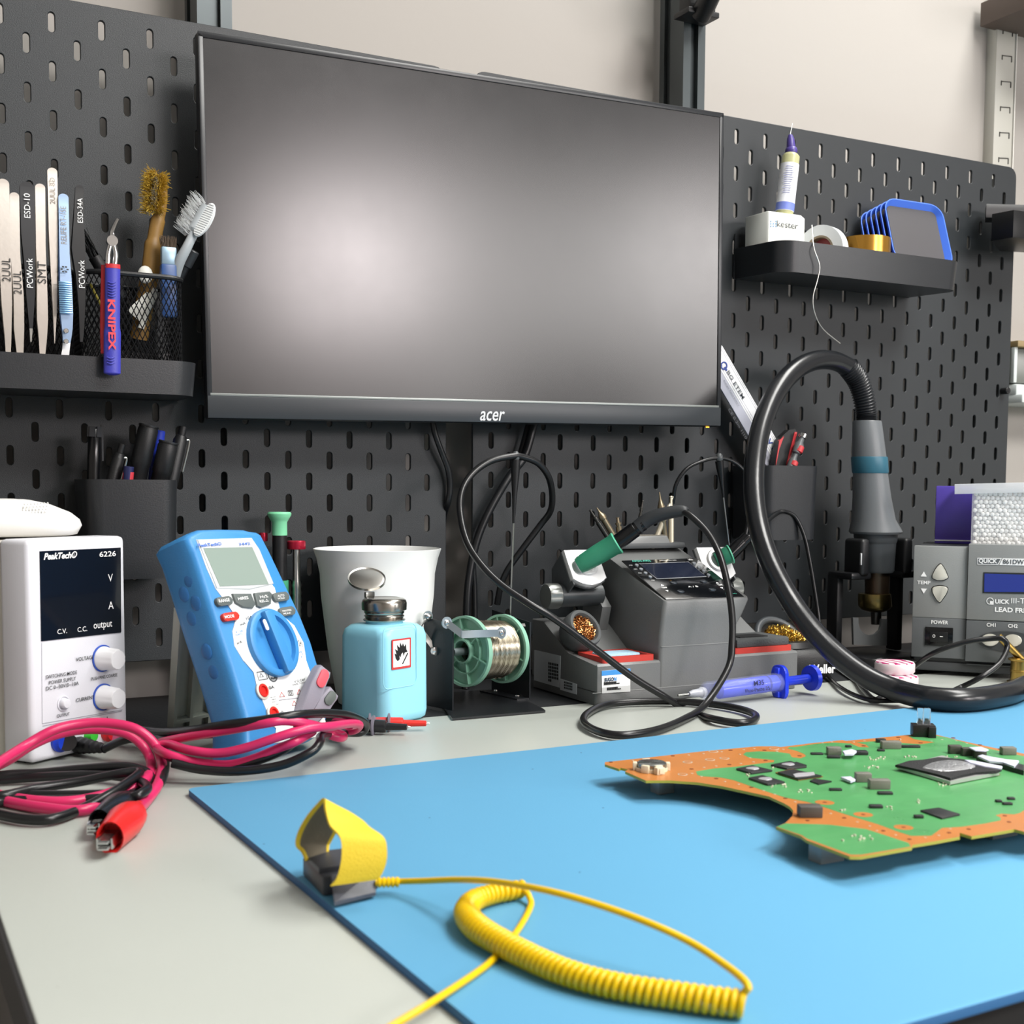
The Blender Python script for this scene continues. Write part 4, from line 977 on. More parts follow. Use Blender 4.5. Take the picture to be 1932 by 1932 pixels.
# ================================================================== test leads
pink = K('pink_red_cable', '#c62a5e', .33, spec=.5)
bcab = K('black_cable', '#141517', .3, spec=.5)
def lead_pts(lst, z=.7542):
    out = []
    for it in lst:
        px, py, cap = it[:3]; p = pz(px, py, it[3] if len(it) > 3 else z)
        if p.z > 5 or dep(p) > cap or dep(p) < 0: p = pd(px, py, cap)
        out.append(p)
    return out
def cable(nm, lst, r, m, parent, n=10, sub=6):
    b = MB(); b.tube(lead_pts(lst) if not isinstance(lst[0], Vector) else lst, r, n=n, sub=sub); return b.done(nm, m, parent, True, ang=60)
def crocodile(parent, tail, tip, r, m, open_=0.0, metal=chrome):
    """insulated crocodile clip lying on the bench from tail (cable end) to tip"""
    tail, tip = V(tail), V(tip); ax = (tip - tail).normalized(); L = (tip - tail).length; S = ax.cross(V((0, 0, 1))).normalized(); N = S.cross(ax)
    M = frame(tail, ax, S, N)
    b = MB(M); sec = [(0, .30, .30), (.08, .34, .34), (.12, .55, .5), (.28, .92, .80), (.45, 1.0, .95), (.62, .85, .95), (.80, .72, .90), (.88, .70, .86)]
    rings = []
    for f, w, h in sec: rings.append([b.bm.verts.new((f * L, r * w * math.cos(a), r * h * math.sin(a))) for a in [2 * PI * k / 18 for k in range(18)]])
    inner = [b.bm.verts.new((.87 * L, r * .62 * math.cos(a), r * .76 * math.sin(a))) for a in [2 * PI * k / 18 for k in range(18)]]
    deep = [b.bm.verts.new((.70 * L, r * .6 * math.cos(a), r * .7 * math.sin(a))) for a in [2 * PI * k / 18 for k in range(18)]]
    rings += [inner, deep]
    for i in range(len(rings) - 1):
        for k in range(18): b.bm.faces.new((rings[i][k], rings[i][(k + 1) % 18], rings[i + 1][(k + 1) % 18], rings[i + 1][k]))
    b.bm.faces.new(rings[0]); b.bm.faces.new(rings[-1]); b._fin(list(b.bm.verts)); b.done('boot', m, parent, ang=60, world=True)
    for sg in (1, -1):
        b = MB(M); zt = sg * r * .28
        b.prism([(.60 * L, -r * .42), (1.0 * L, -r * .34), (1.10 * L, -r * .22), (1.10 * L, r * .22), (1.0 * L, r * .34), (.60 * L, r * .42)], -.0006, .0006, M=T(0, 0, zt) @ Ry(sg * .06), bev=.0003)
        for s2 in (1, -1): b.box((.84 * L, s2 * r * .36, zt * .5), (.38 * L, .0007, abs(zt) * 1.0))
        for k in range(5): b.box(((.90 + .04 * k) * L, 0, zt * .55), (.0010, r * .5, abs(zt) * .8))
        b.done('metal_jaw', metal, parent, True)
C0 = .90
t = thing('red_bench_lead', 'pink red lead from the power supply looping to a red crocodile clip', 'test lead', loc=pz(205, 1600))
plug = [uvp for uvp in (PS @ V((*(uv(PS, 203, 1382)[:2]), .008)), pd(232, 1385, .955), pd(262, 1387, .94), pd(292, 1392, .925))]
b = MB(); b.tube(plug, lambda f: (.0052 - .002 * f) * (1 + .10 * math.cos(f * 60)), n=14, sub=14); b.done('ribbed_boot', K('pink_boot', '#d5628d', .4), t, True, ang=60)
cable('cable', [plug[-1], *lead_pts([(312, 1420, .92), (300, 1460, .90), (255, 1478, .9), (190, 1502, .9), (120, 1513, .9), (40, 1508, .9), (-40, 1490, .9), (-50, 1470, .9, .758), (20, 1432, .86, .765), (60, 1406, .86), (110, 1385, .87), (170, 1376, .88), (235, 1383, .885), (270, 1408, .885), (285, 1440, .88), (275, 1470, .86, .758), (230, 1500, .9), (160, 1528, .85), (80, 1524, .85), (0, 1508, .85), (-50, 1480, .85, .760), (-20, 1452, .83, .77), (40, 1412, .83), (100, 1378, .845), (150, 1366, .855), (200, 1364, .86), (255, 1375, .86), (292, 1405, .86), (306, 1445, .85), (298, 1480, .84, .757), (277, 1510, .82), (262, 1526, .9, .760)])], .0034, pink, t, 12)
crocodile(t, pz(262, 1520, .760), pz(199, 1590, .758), .0105, K('red_vinyl', '#cf2421', .3))
t = thing('black_bench_lead', 'black lead from the power supply looping to a black crocodile clip', 'test lead', loc=pz(185, 1560))
plug = [PS @ V((*(uv(PS, 112, 1398)[:2]), .008)), pd(125, 1403, .93), pd(160, 1407, .915), pd(198, 1412, .905)]
b = MB(); b.tube(plug, lambda f: (.0060 if f < .6 else .0060 - .0068 * (f - .6)) * (1 + .09 * math.cos(f * 75)), n=14, sub=14); b.done('ribbed_boot', blackr, t, True, ang=60)
cable('cable', [plug[-1], *lead_pts([(230, 1398, .895), (265, 1392, .89), (295, 1405, .885), (311, 1435, .875), (306, 1470, .87, .758), (285, 1490, .9), (240, 1497, .9), (150, 1500, .9), (50, 1500, .9), (-40, 1500, .9), (-60, 1480, .9), (0, 1463, .9, .757), (80, 1458, .9, .757), (160, 1450, .9, .759), (235, 1446, .9, .761), (278, 1458, .9, .758), (282, 1480, .9), (245, 1500, .9), (180, 1507, .9, .7545), (90, 1510, .9), (0, 1512, .9), (-40, 1525, .9), (0, 1537, .9), (50, 1546, .9), (100, 1545, .9), (150, 1528, .9), (205, 1500, .9, .759), (250, 1470, .9, .762), (262, 1456, .9, .763), (225, 1460, .9, .762), (150, 1475, .9, .758), (70, 1487, .9, .757), (0, 1502, .9, .757), (-60, 1500, .9), (-60, 1478, .9), (20, 1470, .9), (110, 1464, .9, .756), (190, 1462, .9, .756), (250, 1470, .9, .757), (278, 1485, .9, .762), (262, 1500, .9, .762), (246, 1505, .9, .760)])], .0031, bcab, t, 10)
crocodile(t, pz(250, 1498, .758), pz(178, 1560, .757), .0090, K('black_vinyl', '#17181a', .25))

t = thing('red_meter_lead', 'pink red meter lead ending in a red tipped probe beside the blue bottle', 'test lead', loc=pz(800, 1368))
cable('cable', [*lead_pts([(590, 1380, .86), (560, 1398, .84), (525, 1412, .84), (480, 1431, .84), (430, 1443, .84), (370, 1438, .84), (318, 1424, .84), (296, 1410, .86, .756), (318, 1404, .86, .757), (355, 1415, .84), (410, 1421, .835), (460, 1412, .832), (520, 1392, .832), (575, 1376, .84), (625, 1370, .86), (662, 1365, .90), (678, 1368, .92), (668, 1378, .93), (640, 1380, .93), (612, 1382, .9), (640, 1392, .9), (648, 1388, .92), (625, 1378, .9), (590, 1368, .85), (540, 1360, .835), (500, 1365, .83), (440, 1376, .84), (380, 1386, .85), (320, 1397, .87), (295, 1403, .9, .762), (320, 1392, .92), (420, 1384, .97), (480, 1380, .98)])], .0031, pink, t, 12)
def probe(parent, a, c, r, mb, mt, col_parts):
    a, c = V(a), V(c); ax = (c - a).normalized(); L = (c - a).length
    b = MB(); b.lathe([(r * .6, 0), (r * .8, L * .1), (r * .85, L * .28), (r * .9, L * .3)], a, ax, 20); b.done('grey_grip', K('probe_grey', '#6d6a76', .4), parent, True)
    b = MB(); b.lathe([(r * .85, L * .28), (r * 1.65, L * .29), (r * 1.65, L * .31), (r, L * .32), (r, L * .50), (r * 1.7, L * .51), (r * 1.7, L * .53), (r, L * .54)], a, ax, 24); b.done('finger_guard', K('probe_grey', '#6d6a76', .4), parent, True)
    b = MB(); b.lathe([(r, L * .32), (r * 1.02, L * .66), (r * .98, L * .68), (r * .62, L * .69), (r * .50, L * .95), (r * .3, L * .955)], a, ax, 20); b.done('coloured_tip', mb, parent, True)
    b = MB(); b.lathe([(r * .24, L * .95), (r * .2, L * .975), (.0001, L)], a, ax, 12); b.done('needle', mt, parent, True)
b = MB(); b.tube([pd(660, 1369, .905), pd(672, 1367, .925), pd(668, 1364, .96), pz(648, 1363, .7575) + V((-.006, .004, 0)), pz(648, 1363, .7575)], .0031, n=12); b.done('cable_end', pink, t, True, ang=60)
probe(t, pz(648, 1363, .7575), pz(812, 1365, .756), .0047, K('red_probe', '#d0302a', .35), chrome, None)
t = thing('black_meter_lead', 'black meter lead ending in a black probe in front of the blue bottle', 'test lead', loc=pz(770, 1370))
cable('cable', [*lead_pts([(560, 1388, .86), (545, 1408, .845), (500, 1430, .84), (430, 1450, .84), (370, 1444, .84), (322, 1428, .84), (300, 1412, .86), (320, 1400, .88), (262, 1380, .93), (240, 1372, .95), (300, 1380, .90), (360, 1378, .86), (430, 1367, .84), (500, 1358, .832), (560, 1349, .84), (610, 1346, .87), (655, 1349, .90), (685, 1361, .93), (690, 1372, .94), (680, 1382, .94), (650, 1383, .93), (608, 1388, .88), (603, 1402, .85), (585, 1420, .84), (530, 1444, .835), (450, 1455, .83), (380, 1452, .83), (325, 1440, .83)])], .0031, bcab, t, 12)
b = MB(); b.tube([pd(690, 1370, .94), pd(684, 1374, .95), pd(660, 1372, .96), pd(640, 1370, .97), pz(628, 1367, .7575)], .0031, n=12); b.done('cable_end', bcab, t, True, ang=60)
probe(t, pz(628, 1367, .7575), pz(775, 1372, .7565), .0050, K('black_probe', '#1d1f22', .35), chrome, None)

# ================================================================== solder wire dispenser
yA = -.12
bk = K('dispenser_black', '#1c1e21', .3, bump=.08, bscale=600)
t = thing('solder_dispenser', 'black sheet metal dispenser stand holding a spool of solder wire', 'dispenser', loc=(-.38, -.14, .75))
g = lambda x, y, z=.7505: pz(x, y, z)
P1, P2 = g(853, 1359), g(1029, 1344)
b = MB(); b.slab([g(853, 1359), g(1029, 1344), g(1024, 1340), V((-.318, -.060, .7505)), V((-.395, -.060, .7505)), g(837, 1336)], (0, 0, .0018)); b.done('base_plate', bk, t, True, ang=20)
# left cheek faces the camera's left, right cheek stands behind the spool
xL, xR = px_(860, 1240, 0).x * 0 + -.4135, -.338
fL, bL = V((xL + .004, -.155, .752)), V((xL - .004, -.098, .752)); 
def cheek(nm, px0, px1, yt0, yt1, yb0, yb1, ya, ybk):
    """upright plate given by its picture corners: near edge at px1 on depth plane ya, far edge px0 on plane ybk"""
    n_b, n_t = py_(px1, yb1, ya), py_(px1 - 2, yt1, ya); f_b, f_t = py_(px0, yb0, ybk), py_(px0, yt0, ybk)
    n_b.z = .7523; f_b.z = .7523; n_t.x = n_b.x; n_t.y = n_b.y; f_t.x = f_b.x; f_t.y = f_b.y
    nn = (n_b - f_b).cross(V((0, 0, 1))).normalized() * .0016
    q = MB(); q.slab([f_b, n_b, n_t, f_t], nn); q.done(nm, bk, t, True, ang=20); return f_b, n_b, f_t, n_t, nn
cl = cheek('side_plate', 802, 856, 1164, 1176, 1322, 1335, -.150, -.112)
cr_ = cheek('side_plate', 930, 1001, 1150, 1174, 1295, 1325, -.128, -.070)
b = MB(); b.slab([cr_[0], cr_[1], cr_[1] + V((-.014, .0, 0)), cr_[0] + V((-.014, .0, 0))], (0, 0, .0014)); b.done('foot_flange', bk, t, True)
for (x, y) in ((936, 1303), (977, 1313)): p = pz(x, y, .7535); q = MB(); q.lathe([(.0030, 0), (.0028, .0012), (.0015, .0019), (.0001, .0020)], p, n=18); q.done('rivet', chrome, t, True)
p = py_(1010, 1180, -.126); q = MB(); q.cyl(p + V((-.012, 0, 0)), p + V((-.018, -.0005, 0)), .0030, n=6); q.done('hex_nut', chrome, t, True)
# spool on its axle (its own thing)
ax = V((1, .36, 0)).normalized()
s0 = pd(897, 1226, 1.075) if 0 else None
cL = py_(875, 1229, -.128); cR = cL + ax * .043
dirR = py_(945, 1224, -.112)
ax = (dirR - cL).normalized(); Ls = (dirR - cL).length
rs = .0320
b = MB(); b.cyl(cL - ax * .014, dirR + ax * .020, .0035, n=14); b.done('axle', zinc, t, True)
sp = thing('solder_spool', 'pale green plastic spool wound with silver solder wire', 'spool', loc=cL)
grn = K('spool_green', '#86b8a2', .45)
def flange(c, d, outer):
    q = MB(); q.lathe([(rs * .93, 0), (rs, 0), (rs, .0045), (rs * .93, .0045), (rs * .93, 0)], c, d, 56, cap=False); q.lathe([(rs * .30, .0), (rs * .34, 0), (rs * .34, .009), (rs * .30, .009), (rs * .30, 0)], c - d * .003, d, 30, cap=False)
    q.lathe([(rs * .3, .0036), (rs * .95, .0036), (rs * .95, .0045), (rs * .3, .0045), (rs * .3, .0036)], c, d, 48, cap=False)
    q.lathe([(rs * .60, .0), (rs * .63, 0), (rs * .63, .0040), (rs * .60, .0040), (rs * .6, 0)], c, d, 40, cap=False)
    B = basis(d)
    for k in range(6):
        a = PI / 3 * k + .3; u = B @ V((math.cos(a), math.sin(a), 0)); v = B @ V((-math.sin(a), math.cos(a), 0))
        q.box((0, 0, 0), (rs * .62, .0011, .004), M=frame(c + u * rs * .64 + d * .002, u, v))
    return q.done('flange', grn, sp, True, ang=35)
flange(cL, ax, 1); flange(dirR, ax, 0)
q = MB(); N = 34; pts = []
q.lathe([(rs * .80, .0045), (rs * .80, Ls)], cL, ax, 48, cap=False)
B = basis(ax)
for i in range(N * 14 + 1):
    a = 2 * PI * i / 14; f = i / (N * 14); rr = rs * (.82 + .012 * math.sin(i * .37) + .008 * math.sin(i * 1.7)); pts.append(cL + ax * (.0055 + f * (Ls - .0065) + .0004 * math.sin(a)) + B @ V((rr * math.cos(a), rr * math.sin(a), 0)))
q.tube(pts, .00062, n=5, smooth=False)
q.tube([cL + ax * .016 + B @ V((rs * .1, rs * .86, 0)), py_(930, 1218, -.142), py_(925, 1243, -.146)], .0005, n=6)
q.done('solder_wire', K('tin_wire', '#bdb5a2', .25, .95), sp, True, ang=50)
# bent zinc guide arm in front of the spool
q = MB(); A1, A2, A3 = py_(843, 1175, -.152), py_(872, 1197, -.160), py_(946, 1194, -.152)
w1 = V((0, 0, .0068))
q.ribbon([A1, A1.lerp(A2, .5), A2 - (A2 - A1) * .06], V((.0012, 0, .0066)), .0012, sub=1); q.ribbon([A2 - (A2 - A1) * .06, A2, A2.lerp(A3, .5), A3], V((0, 0, .0066)), .0012, sub=1)
q.lathe([(.0052, -.0006), (.0052, .0006)], A3, (.2, -1, 0), 26); q.lathe([(.0052, -.0006), (.0052, .0006)], A1, (.2, -1, 0), 26); q.done('guide_arm', zinc, t, True)
for p in (A1, A3): q = MB(); q.lathe([(.0028, 0), (.0026, .0014), (.0001, .002)], p + V((0, -.0006, 0)), (.2, -1, 0), 18); q.done('arm_screw', chrome, t, True)
q = MB(); B1, B2, B3 = py_(807, 1163, -.118), py_(792, 1185, -.122), py_(785, 1200, -.126)
q.ribbon([B1, B2, B3], V((.0045, 0, .0045)), .0012, sub=2); q.lathe([(.0050, -.0006), (.0050, .0006)], B1, (.2, -1, 0), 24)
q.ribbon([B2 + V((.001, 0, -.002)), py_(806, 1205, -.122), py_(820, 1225, -.125)], V((.0035, 0, .003)), .001, sub=2); q.done('rear_arm', steel, t, True)
for p, r in ((B1, .0028), (py_(820, 1228, -.127), .0040)): q = MB(); q.lathe([(r, 0), (r * .95, .003), (.0001, .0038)], p, (.1, -1, 0), 18); q.done('arm_screw', chrome, t, True)

# ================================================================== twin soldering station
XA, XB, YFR, YBK = -.2788, -.0460, -.176, -.050
x0, x1 = -.2115, -.1270       # foot of the centre tower
sg = K('station_grey', '#6f7171', .38, .1, bump=.12, bscale=900)
sgd = K('station_base', '#5c5e5e', .42, .1, bump=.12, bscale=900)
t = SG = thing('soldering_station', 'dark grey twin soldering station with a sloping black control panel', 'soldering station', loc=((XA + XB) / 2, -.11, .7503))
b = MB(); b.prism(rrect(XB - XA, YBK - YFR, .006, 4, (XA + XB) / 2, (YFR + YBK) / 2), .7505, .7622, bev=-.001); b.done('base', sgd, t, True)
zt = .7880
def wing(xa, xb, nm):
    pr2 = [(YFR, .7622), (YFR, zt - .002), (YFR + .002, zt), (-.122, zt + .003), (-.076, zt + .030), (YBK, zt + .030), (YBK, .7622)]
    b = MB(frame((0, 0, 0), (0, 1, 0), (0, 0, 1))); b.prism(pr2, xa, xb, bev=.0014); b.done(nm, sg, t, True, ang=25)
wing(XA, x0 + .002, 'left_wing'); wing(x1 + .012 - .016, XB, 'right_wing')
# tower: lofted sections
zA = .8430; zB = .8800
secs = [(.7622, x0, x1, YFR, YBK), (.795, x0 + .0005, x1 + .0005, YFR, YBK), (.812, x0 + .001, x1 + .002, YFR, YBK), (.828, -.209, x1 + .012, YFR - .001, YBK)]
b = MB(); rings = []
def ringat(xa, xb, ya, yb, zf, zb):
    r = .004; pts = rrect(xb - xa, yb - ya, r, 4, (xa + xb) / 2, (ya + yb) / 2)
    return [b.bm.verts.new((p[0], p[1], zf + (zb - zf) * (p[1] - ya) / (yb - ya))) for p in pts]
for z, xa, xb, ya, yb in secs: rings.append(ringat(xa, xb, ya, yb, z, z))
rings.append(ringat(-.2075, -.1085, YFR - .0015, YBK, zA - .002, zB + .006)); rings.append(ringat(-.2070, -.1090, YFR - .001, YBK, zA, zB + .0085))
for i in range(len(rings) - 1):
    n = len(rings[i])
    for k in range(n): b.bm.faces.new((rings[i][k], rings[i][(k + 1) % n], rings[i + 1][(k + 1) % n], rings[i + 1][k]))
b.bm.faces.new(rings[0][::-1]); b.bm.faces.new(rings[-1]); b.done('tower', sg, t, True, ang=40)
b = MB(); b.box((( x0 + x1) / 2, YFR - .0002, .7622), (XB - XA - .004, .0006, .0006)); b.box(((x0 + x1) / 2 - .001, YFR - .0001, .8005), (x1 - x0 - .006, .0006, .0005)); b.done('seam_line', K('seam_light', '#8b8d8c', .5), t, True)
sl = math.atan2(zB - zA + .006, .094); PF = frame((-.158, YFR, zA + .0004), (1, 0, 0), (0, math.cos(sl), math.sin(sl)))
def UP(px, py, d=.0006): return uv(PF, px, py, d)
S4 = 1932 / 270
def C4(x, y): return UP(1150 + x / S4, 1020 + y / S4)
q = [C4(*p) for p in ((165, 268), (1170, 235), (1815, 750), (760, 795))]
b = MB(PF); b.prism([(p.x, p.y) for p in q], -.0004, .0006, bev=-.0003); pan = b.done('control_panel', K('panel_gloss_black', '#0b0d10', .12, coat=.5), t, True)
b = MB(PF); q = [C4(*p) for p in ((395, 315), (1065, 290), (1305, 485), (640, 518))]; b.tube([(p.x, p.y, .0007) for p in q], .00025, n=4, smooth=False, closed=True); b.done('screen_outline', K('thin_silver', '#b9bcbd', .4), pan, True)
b = MB(PF); b.prism([(p.x, p.y) for p in q], .0004, .0008); b.done('station_screen', K('station_screen', '#1a2030', .15, coat=.4), pan, True)
teal = K('teal_print', '#58c8b0', .5)
def ptx(parent, Fr, Uf, s, cx, cy, w, h, m, bold=.01, shear=0, dd=.0009):
    c = Uf(cx, cy); g_ = MB(Fr @ T(c.x, c.y, dd)); g_.text(s, w, h, bold=bold, shear=shear); return g_.done('lettering', m, parent, True)
ptx(pan, PF, C4, 'AIFEN-A902', 425, 278, .0215, .0036, teal); ptx(pan, PF, C4, 'Double Station Solder Station', 785, 270, .020, .0018, wprint, 0); ptx(pan, PF, C4, 'SUGON', 1090, 262, .0055, .003, wprint)
ptx(pan, PF, C4, 'TEMP', 740, 640, .0062, .0026, wprint); ptx(pan, PF, C4, 'TEMP', 1490, 603, .0062, .0026, wprint); ptx(pan, PF, C4, 'A / B', 1125, 625, .0115, .0028, wprint, 0); ptx(pan, PF, C4, 'Online Soldering', 1640, 722, .0130, .0022, teal, 0)
for (x, y) in ((285, 338), (348, 390), (408, 443), (585, 540), (1210, 300), (1285, 353), (1350, 408)): ptx(pan, PF, C4, 'CH', x, y, .0035, .0016, wprint, 0)
for i, (x, y) in enumerate(((365, 333), (425, 388), (485, 440), (548, 492), (1140, 308), (1205, 360), (1270, 412), (1335, 465))):
    c = C4(x, y); b = MB(PF @ T(c.x, c.y, 0)); b.lathe([(.0020, .0006), (.0018, .0016), (.0001, .0018)], n=16); b.done('small_button', K('button_silver', '#a9aeb3', .25, .6), pan, True)
for (x, y, a) in ((865, 572, -.25), (960, 690, -.25), (1270, 555, -.1), (1385, 665, -.2)):
    c = C4(x, y); b = MB(PF @ T(c.x, c.y, 0) @ Rz(a)); b.prism([(-.0042, 0), (-.002, .0024), (.002, .0024), (.0042, 0), (.002, -.0024), (-.002, -.0024)], .0006, .0016, bev=-.0004); b.done('key', K('key_dark', '#3b4046', .2, .4), pan, True)
for (x, y, s) in ((705, 600, 1), (780, 680, -1), (1450, 570, 1), (1520, 642, -1)):
    c = C4(x, y); b = MB(PF @ T(c.x, c.y, 0)); b.prism([(-.0017, -s * .0014), (.0017, -s * .0014), (0, s * .0014)], .0006, .0009); b.done('arrow_mark', wprint, pan, True)
# rear tip holder block on top
b = MB(); z8 = zB + .0085
b.box((-.158, -.062, z8 + .001), (.096, .018, .006), .0015); b.done('rear_rail', darkgrey, t, True)
b = MB(); b.box((-.153, -.058, z8 + .006), (.052, .026, .010), .0015, taper=(.86, .8)); b.done('tip_tray', sg, t, True)
b = MB(); b.box((-.153, -.060, z8 + .0112), (.040, .016, .0012), .0003); b.done('tray_sponge', K('dirty_steel_wool', '#6a675f', .6, var=.3, vscale=300), t, True)
TRAYZ = z8 + .0118
# iron rests left and right
mp = K('rest_plate_polished', '#e6e7e8', .32, .35)
def rest(sgn, nm, cx):
    P0 = V((cx, -.092, .848))
    b = MB(); b.cyl((cx - .024, -.088, .8435), (cx + .024, -.088, .8435), .0112, n=36, bev=.001); b.done('barrel', K('rest_dark', '#3b3f41', .35, .2), t, True)
    for k, s in ((0, -1), (1, 1)):
        if (s == -1) != (sgn == -1): continue
        b = MB(); b.lathe([(.0122, 0), (.0126, .002), (.0126, .011), (.0116, .013), (.0001, .0132)], (cx + s * .0240, -.088, .8435), (s, 0, 0), 48, fn=lambda a, z: 1 - (.09 if math.cos(a * 8) > .3 and .001 < z < .012 else 0)); b.done('adjust_knob', K('knob_gunmetal', '#7d807d', .3, .5), t, True)
    Mx = frame((cx, -.1035, .8685), (1, 0, 0), V((0, .50, .865)))
    poly_ = [(-.0205, .022), (-.019, -.009)] + [(-.019 + .038 * k / 8, -.009 - .0075 * math.sin(PI * k / 8)) for k in range(1, 8)] + [(.019, -.009), (.0165, .022)]
    b = MB(Mx); b.prism(poly_, -.0035, .0015, bev=-.0012); b.done('plate', mp, t, True)
    b = MB(Mx); b.prism([(p[0] * 1.03, p[1] * 1.03 - .0006) for p in poly_], -.0065, -.0036, bev=.0006); b.done('plate_backing', darkgrey, t, True)
    b = MB(Mx); b.lathe([(.0120, .0012), (.0125, .0030), (.0118, .0042), (.0092, .0046), (.0082, .0020), (.0082, -.002)], (0, .006, 0), n=40, cap=False); b.done('socket_ring', mp, t, True)
    b = MB(); b.slab([(cx + sgn * .0185, -.110, .856), (cx + sgn * .0195, -.086, .884), (cx + sgn * .0195, -.068, .868), (cx + sgn * .0195, -.070, .846), (cx + sgn * .0185, -.09, .840)], (-sgn * .0016, 0, 0)); b.done('cheek_plate', darkgrey, t, True)
    b = MB(); b.slab([(cx - sgn * .020, -.10, .832), (cx - sgn * .020, -.07, .858), (cx - sgn * .020, -.055, .80), (cx - sgn * .020, -.09, .80)], (-sgn * .010, 0, 0)); b.done('rest_arm', sg, t, True)
    return Mx
ML = rest(-1, 'left', py_(1104, 1100, -.1).x)
MRr = rest(1, 'right', -.092)
# brass wool pots and sponge trays
woolm = K('brass_wool', '#b8803f', .3, 1, var=.4, vscale=500)
def wool(b, M, r, n):
    for i in range(n):
        a, q_ = random.uniform(0, 2 * PI), r * math.sqrt(random.random()); p = V((q_ * math.cos(a), q_ * math.sin(a), random.uniform(-.003, .0015)))
        pts = [p + V([random.uniform(-.0022, .0022) for _ in range(3)]) for _ in range(4)]
        b.tube(pts, .00022, n=3, sub=3, M=M, flat=(1.8, .6))
pc = py_(1102, 1185, -.124); dn = V((.22, -.80, .56)).normalized()
Mw = frame(pc + dn * .001, dn.cross(V((0, 0, 1))).normalized() * -1, dn.cross(dn.cross(V((0, 0, 1)))).normalized() * -1)
Mw = Matrix.Translation(pc) @ basis(dn).to_4x4()
b = MB(Mw); b.lathe([(.0150, -.020), (.0185, -.014), (.0195, -.006), (.0192, .001), (.0180, .0030), (.0150, .0030), (.0135, .0005), (.0135, -.008)], n=44, cap=False); b.done('wool_pot', K('pot_grey_rubber', '#4e5152', .6, var=.12, vscale=90), t, True)
b = MB(); wool(b, Mw @ T(0, 0, -.001), .0130, 420); b.lathe([(.0001, -.006), (.0134, -.006)], n=24, M=Mw, cap=False); b.done('brass_wool', K('copper_wool', '#c48a55', .28, 1, var=.3, vscale=400), t, True)
redm = K('red_silicone', '#bf3a30', .45)
def sponge_tray(xa, xb, ya, yb, z):
    b = MB(); o = rrect(xb - xa, yb - ya, .003, 4, (xa + xb) / 2, (ya + yb) / 2); i_ = rrect(xb - xa - .009, yb - ya - .009, .002, 4, (xa + xb) / 2, (ya + yb) / 2); n = len(o)
    L = [[b.bm.verts.new((p[0], p[1], zz)) for p in pp] for pp, zz in ((o, z), (o, z + .0065), (i_, z + .0065), (i_, z + .002))]
    for k in range(3):
        for j in range(n): b.bm.faces.new((L[k][j], L[k][(j + 1) % n], L[k + 1][(j + 1) % n], L[k + 1][j]))
    b.bm.faces.new(L[0][::-1]); b.bm.faces.new(L[3]); b.done('red_tray', redm, t, True, ang=30)
sponge_tray(XA + .008, x0 - .003, YFR + .003, -.125, zt - .001)
b = MB(); b.prism(rrect(.040, .026, .004, 4, (XA + x0) / 2 + .003, -.149), zt + .0015, zt + .0062, bev=-.001); b.done('sponge', K('pale_blue_sponge', '#a9cbe0', .8, bump=.8, bscale=500), t, True)
sponge_tray(x1 + .010 - .004, XB - .004, YFR + .004, -.125, zt - .001 + .0)
b = MB(); b.box(((x1 + XB) / 2 + .002, -.146, zt + .0095), (XB - x1 - .016, .048, .0085), .002); b.done('dirty_sponge_box', K('grey_gritty', '#474a4b', .7, bump=.5, bscale=600), t, True)
b = MB(); b.box(((x1 + XB) / 2 - .002, -.150, zt + .0142), (.034, .020, .0008)); b.done('sponge_slot', K('dark_slot', '#17181a', .6), t, True)
# labels on the base
lab = K('label_silver', '#b7bcc0', .5)
SF = frame((XA - .0002, -.1, .77), (0, -1, 0), (0, 0, 1))
def USF(px, py, d=.0): return uv(SF, px, py, d)
def poly_on(Fr, Uf, pts, m, nm, parent, d=.0006, z0=.0):
    b = MB(Fr); q = [Uf(*p) for p in pts]; b.prism([(p.x, p.y) for p in q], z0, d); return b.done(nm, m, parent, True)
C6 = lambda x, y: USF(1000 + x / 7.43, 1160 + y / 7.43)
b1 = poly_on(SF, C6, ((68, 492), (432, 575), (420, 1020), (62, 915)), lab, 'information_label', t)
bb = MB(SF)
for i in range(6):
    for j in range(6 if i < 5 else 2):
        c = C6(275 + j * 24, 680 + i * 47 + j * 5); bb.box((c.x, c.y, .0008), (.0024, .0022, .0002)); bb.box((c.x, c.y, .0008), (.0006, .0026, .0003))
bb.done('small_print', kprint, b1, True)
poly_on(SF, C6, ((430, 895), (660, 970), (655, 1115), (428, 1050)), lab, 'serial_label', t)
bb = MB(SF)
for i in range(3):
    for j in range(6): c = C6(495 + j * 20, 945 + i * 38 + j * 5); bb.box((c.x, c.y, .0008), (.0016, .0018, .0002))
bb.done('small_print', kprint, t, True)
FF = frame((-.25, YFR - .0002, .77), (1, 0, 0), (0, 0, 1)); C7 = lambda x, y: uv(FF, 1000 + x / 7.43, 1160 + y / 7.43, 0)
b1 = poly_on(FF, C7, ((1000, 785), (1402, 750), (1400, 1075), (1005, 1100)), wprint, 'maker_label', t)
poly_on(FF, C7, ((1000, 785), (1402, 750), (1402, 820), (1000, 855)), K('label_blue', '#3f8fd6', .5), 'blue_stripe', b1, .0008, .0005); poly_on(FF, C7, ((1004, 1020), (1400, 985), (1400, 1073), (1005, 1098)), K('label_grey', '#c3c5c5', .5), 'grey_stripe', b1, .0008, .0005)
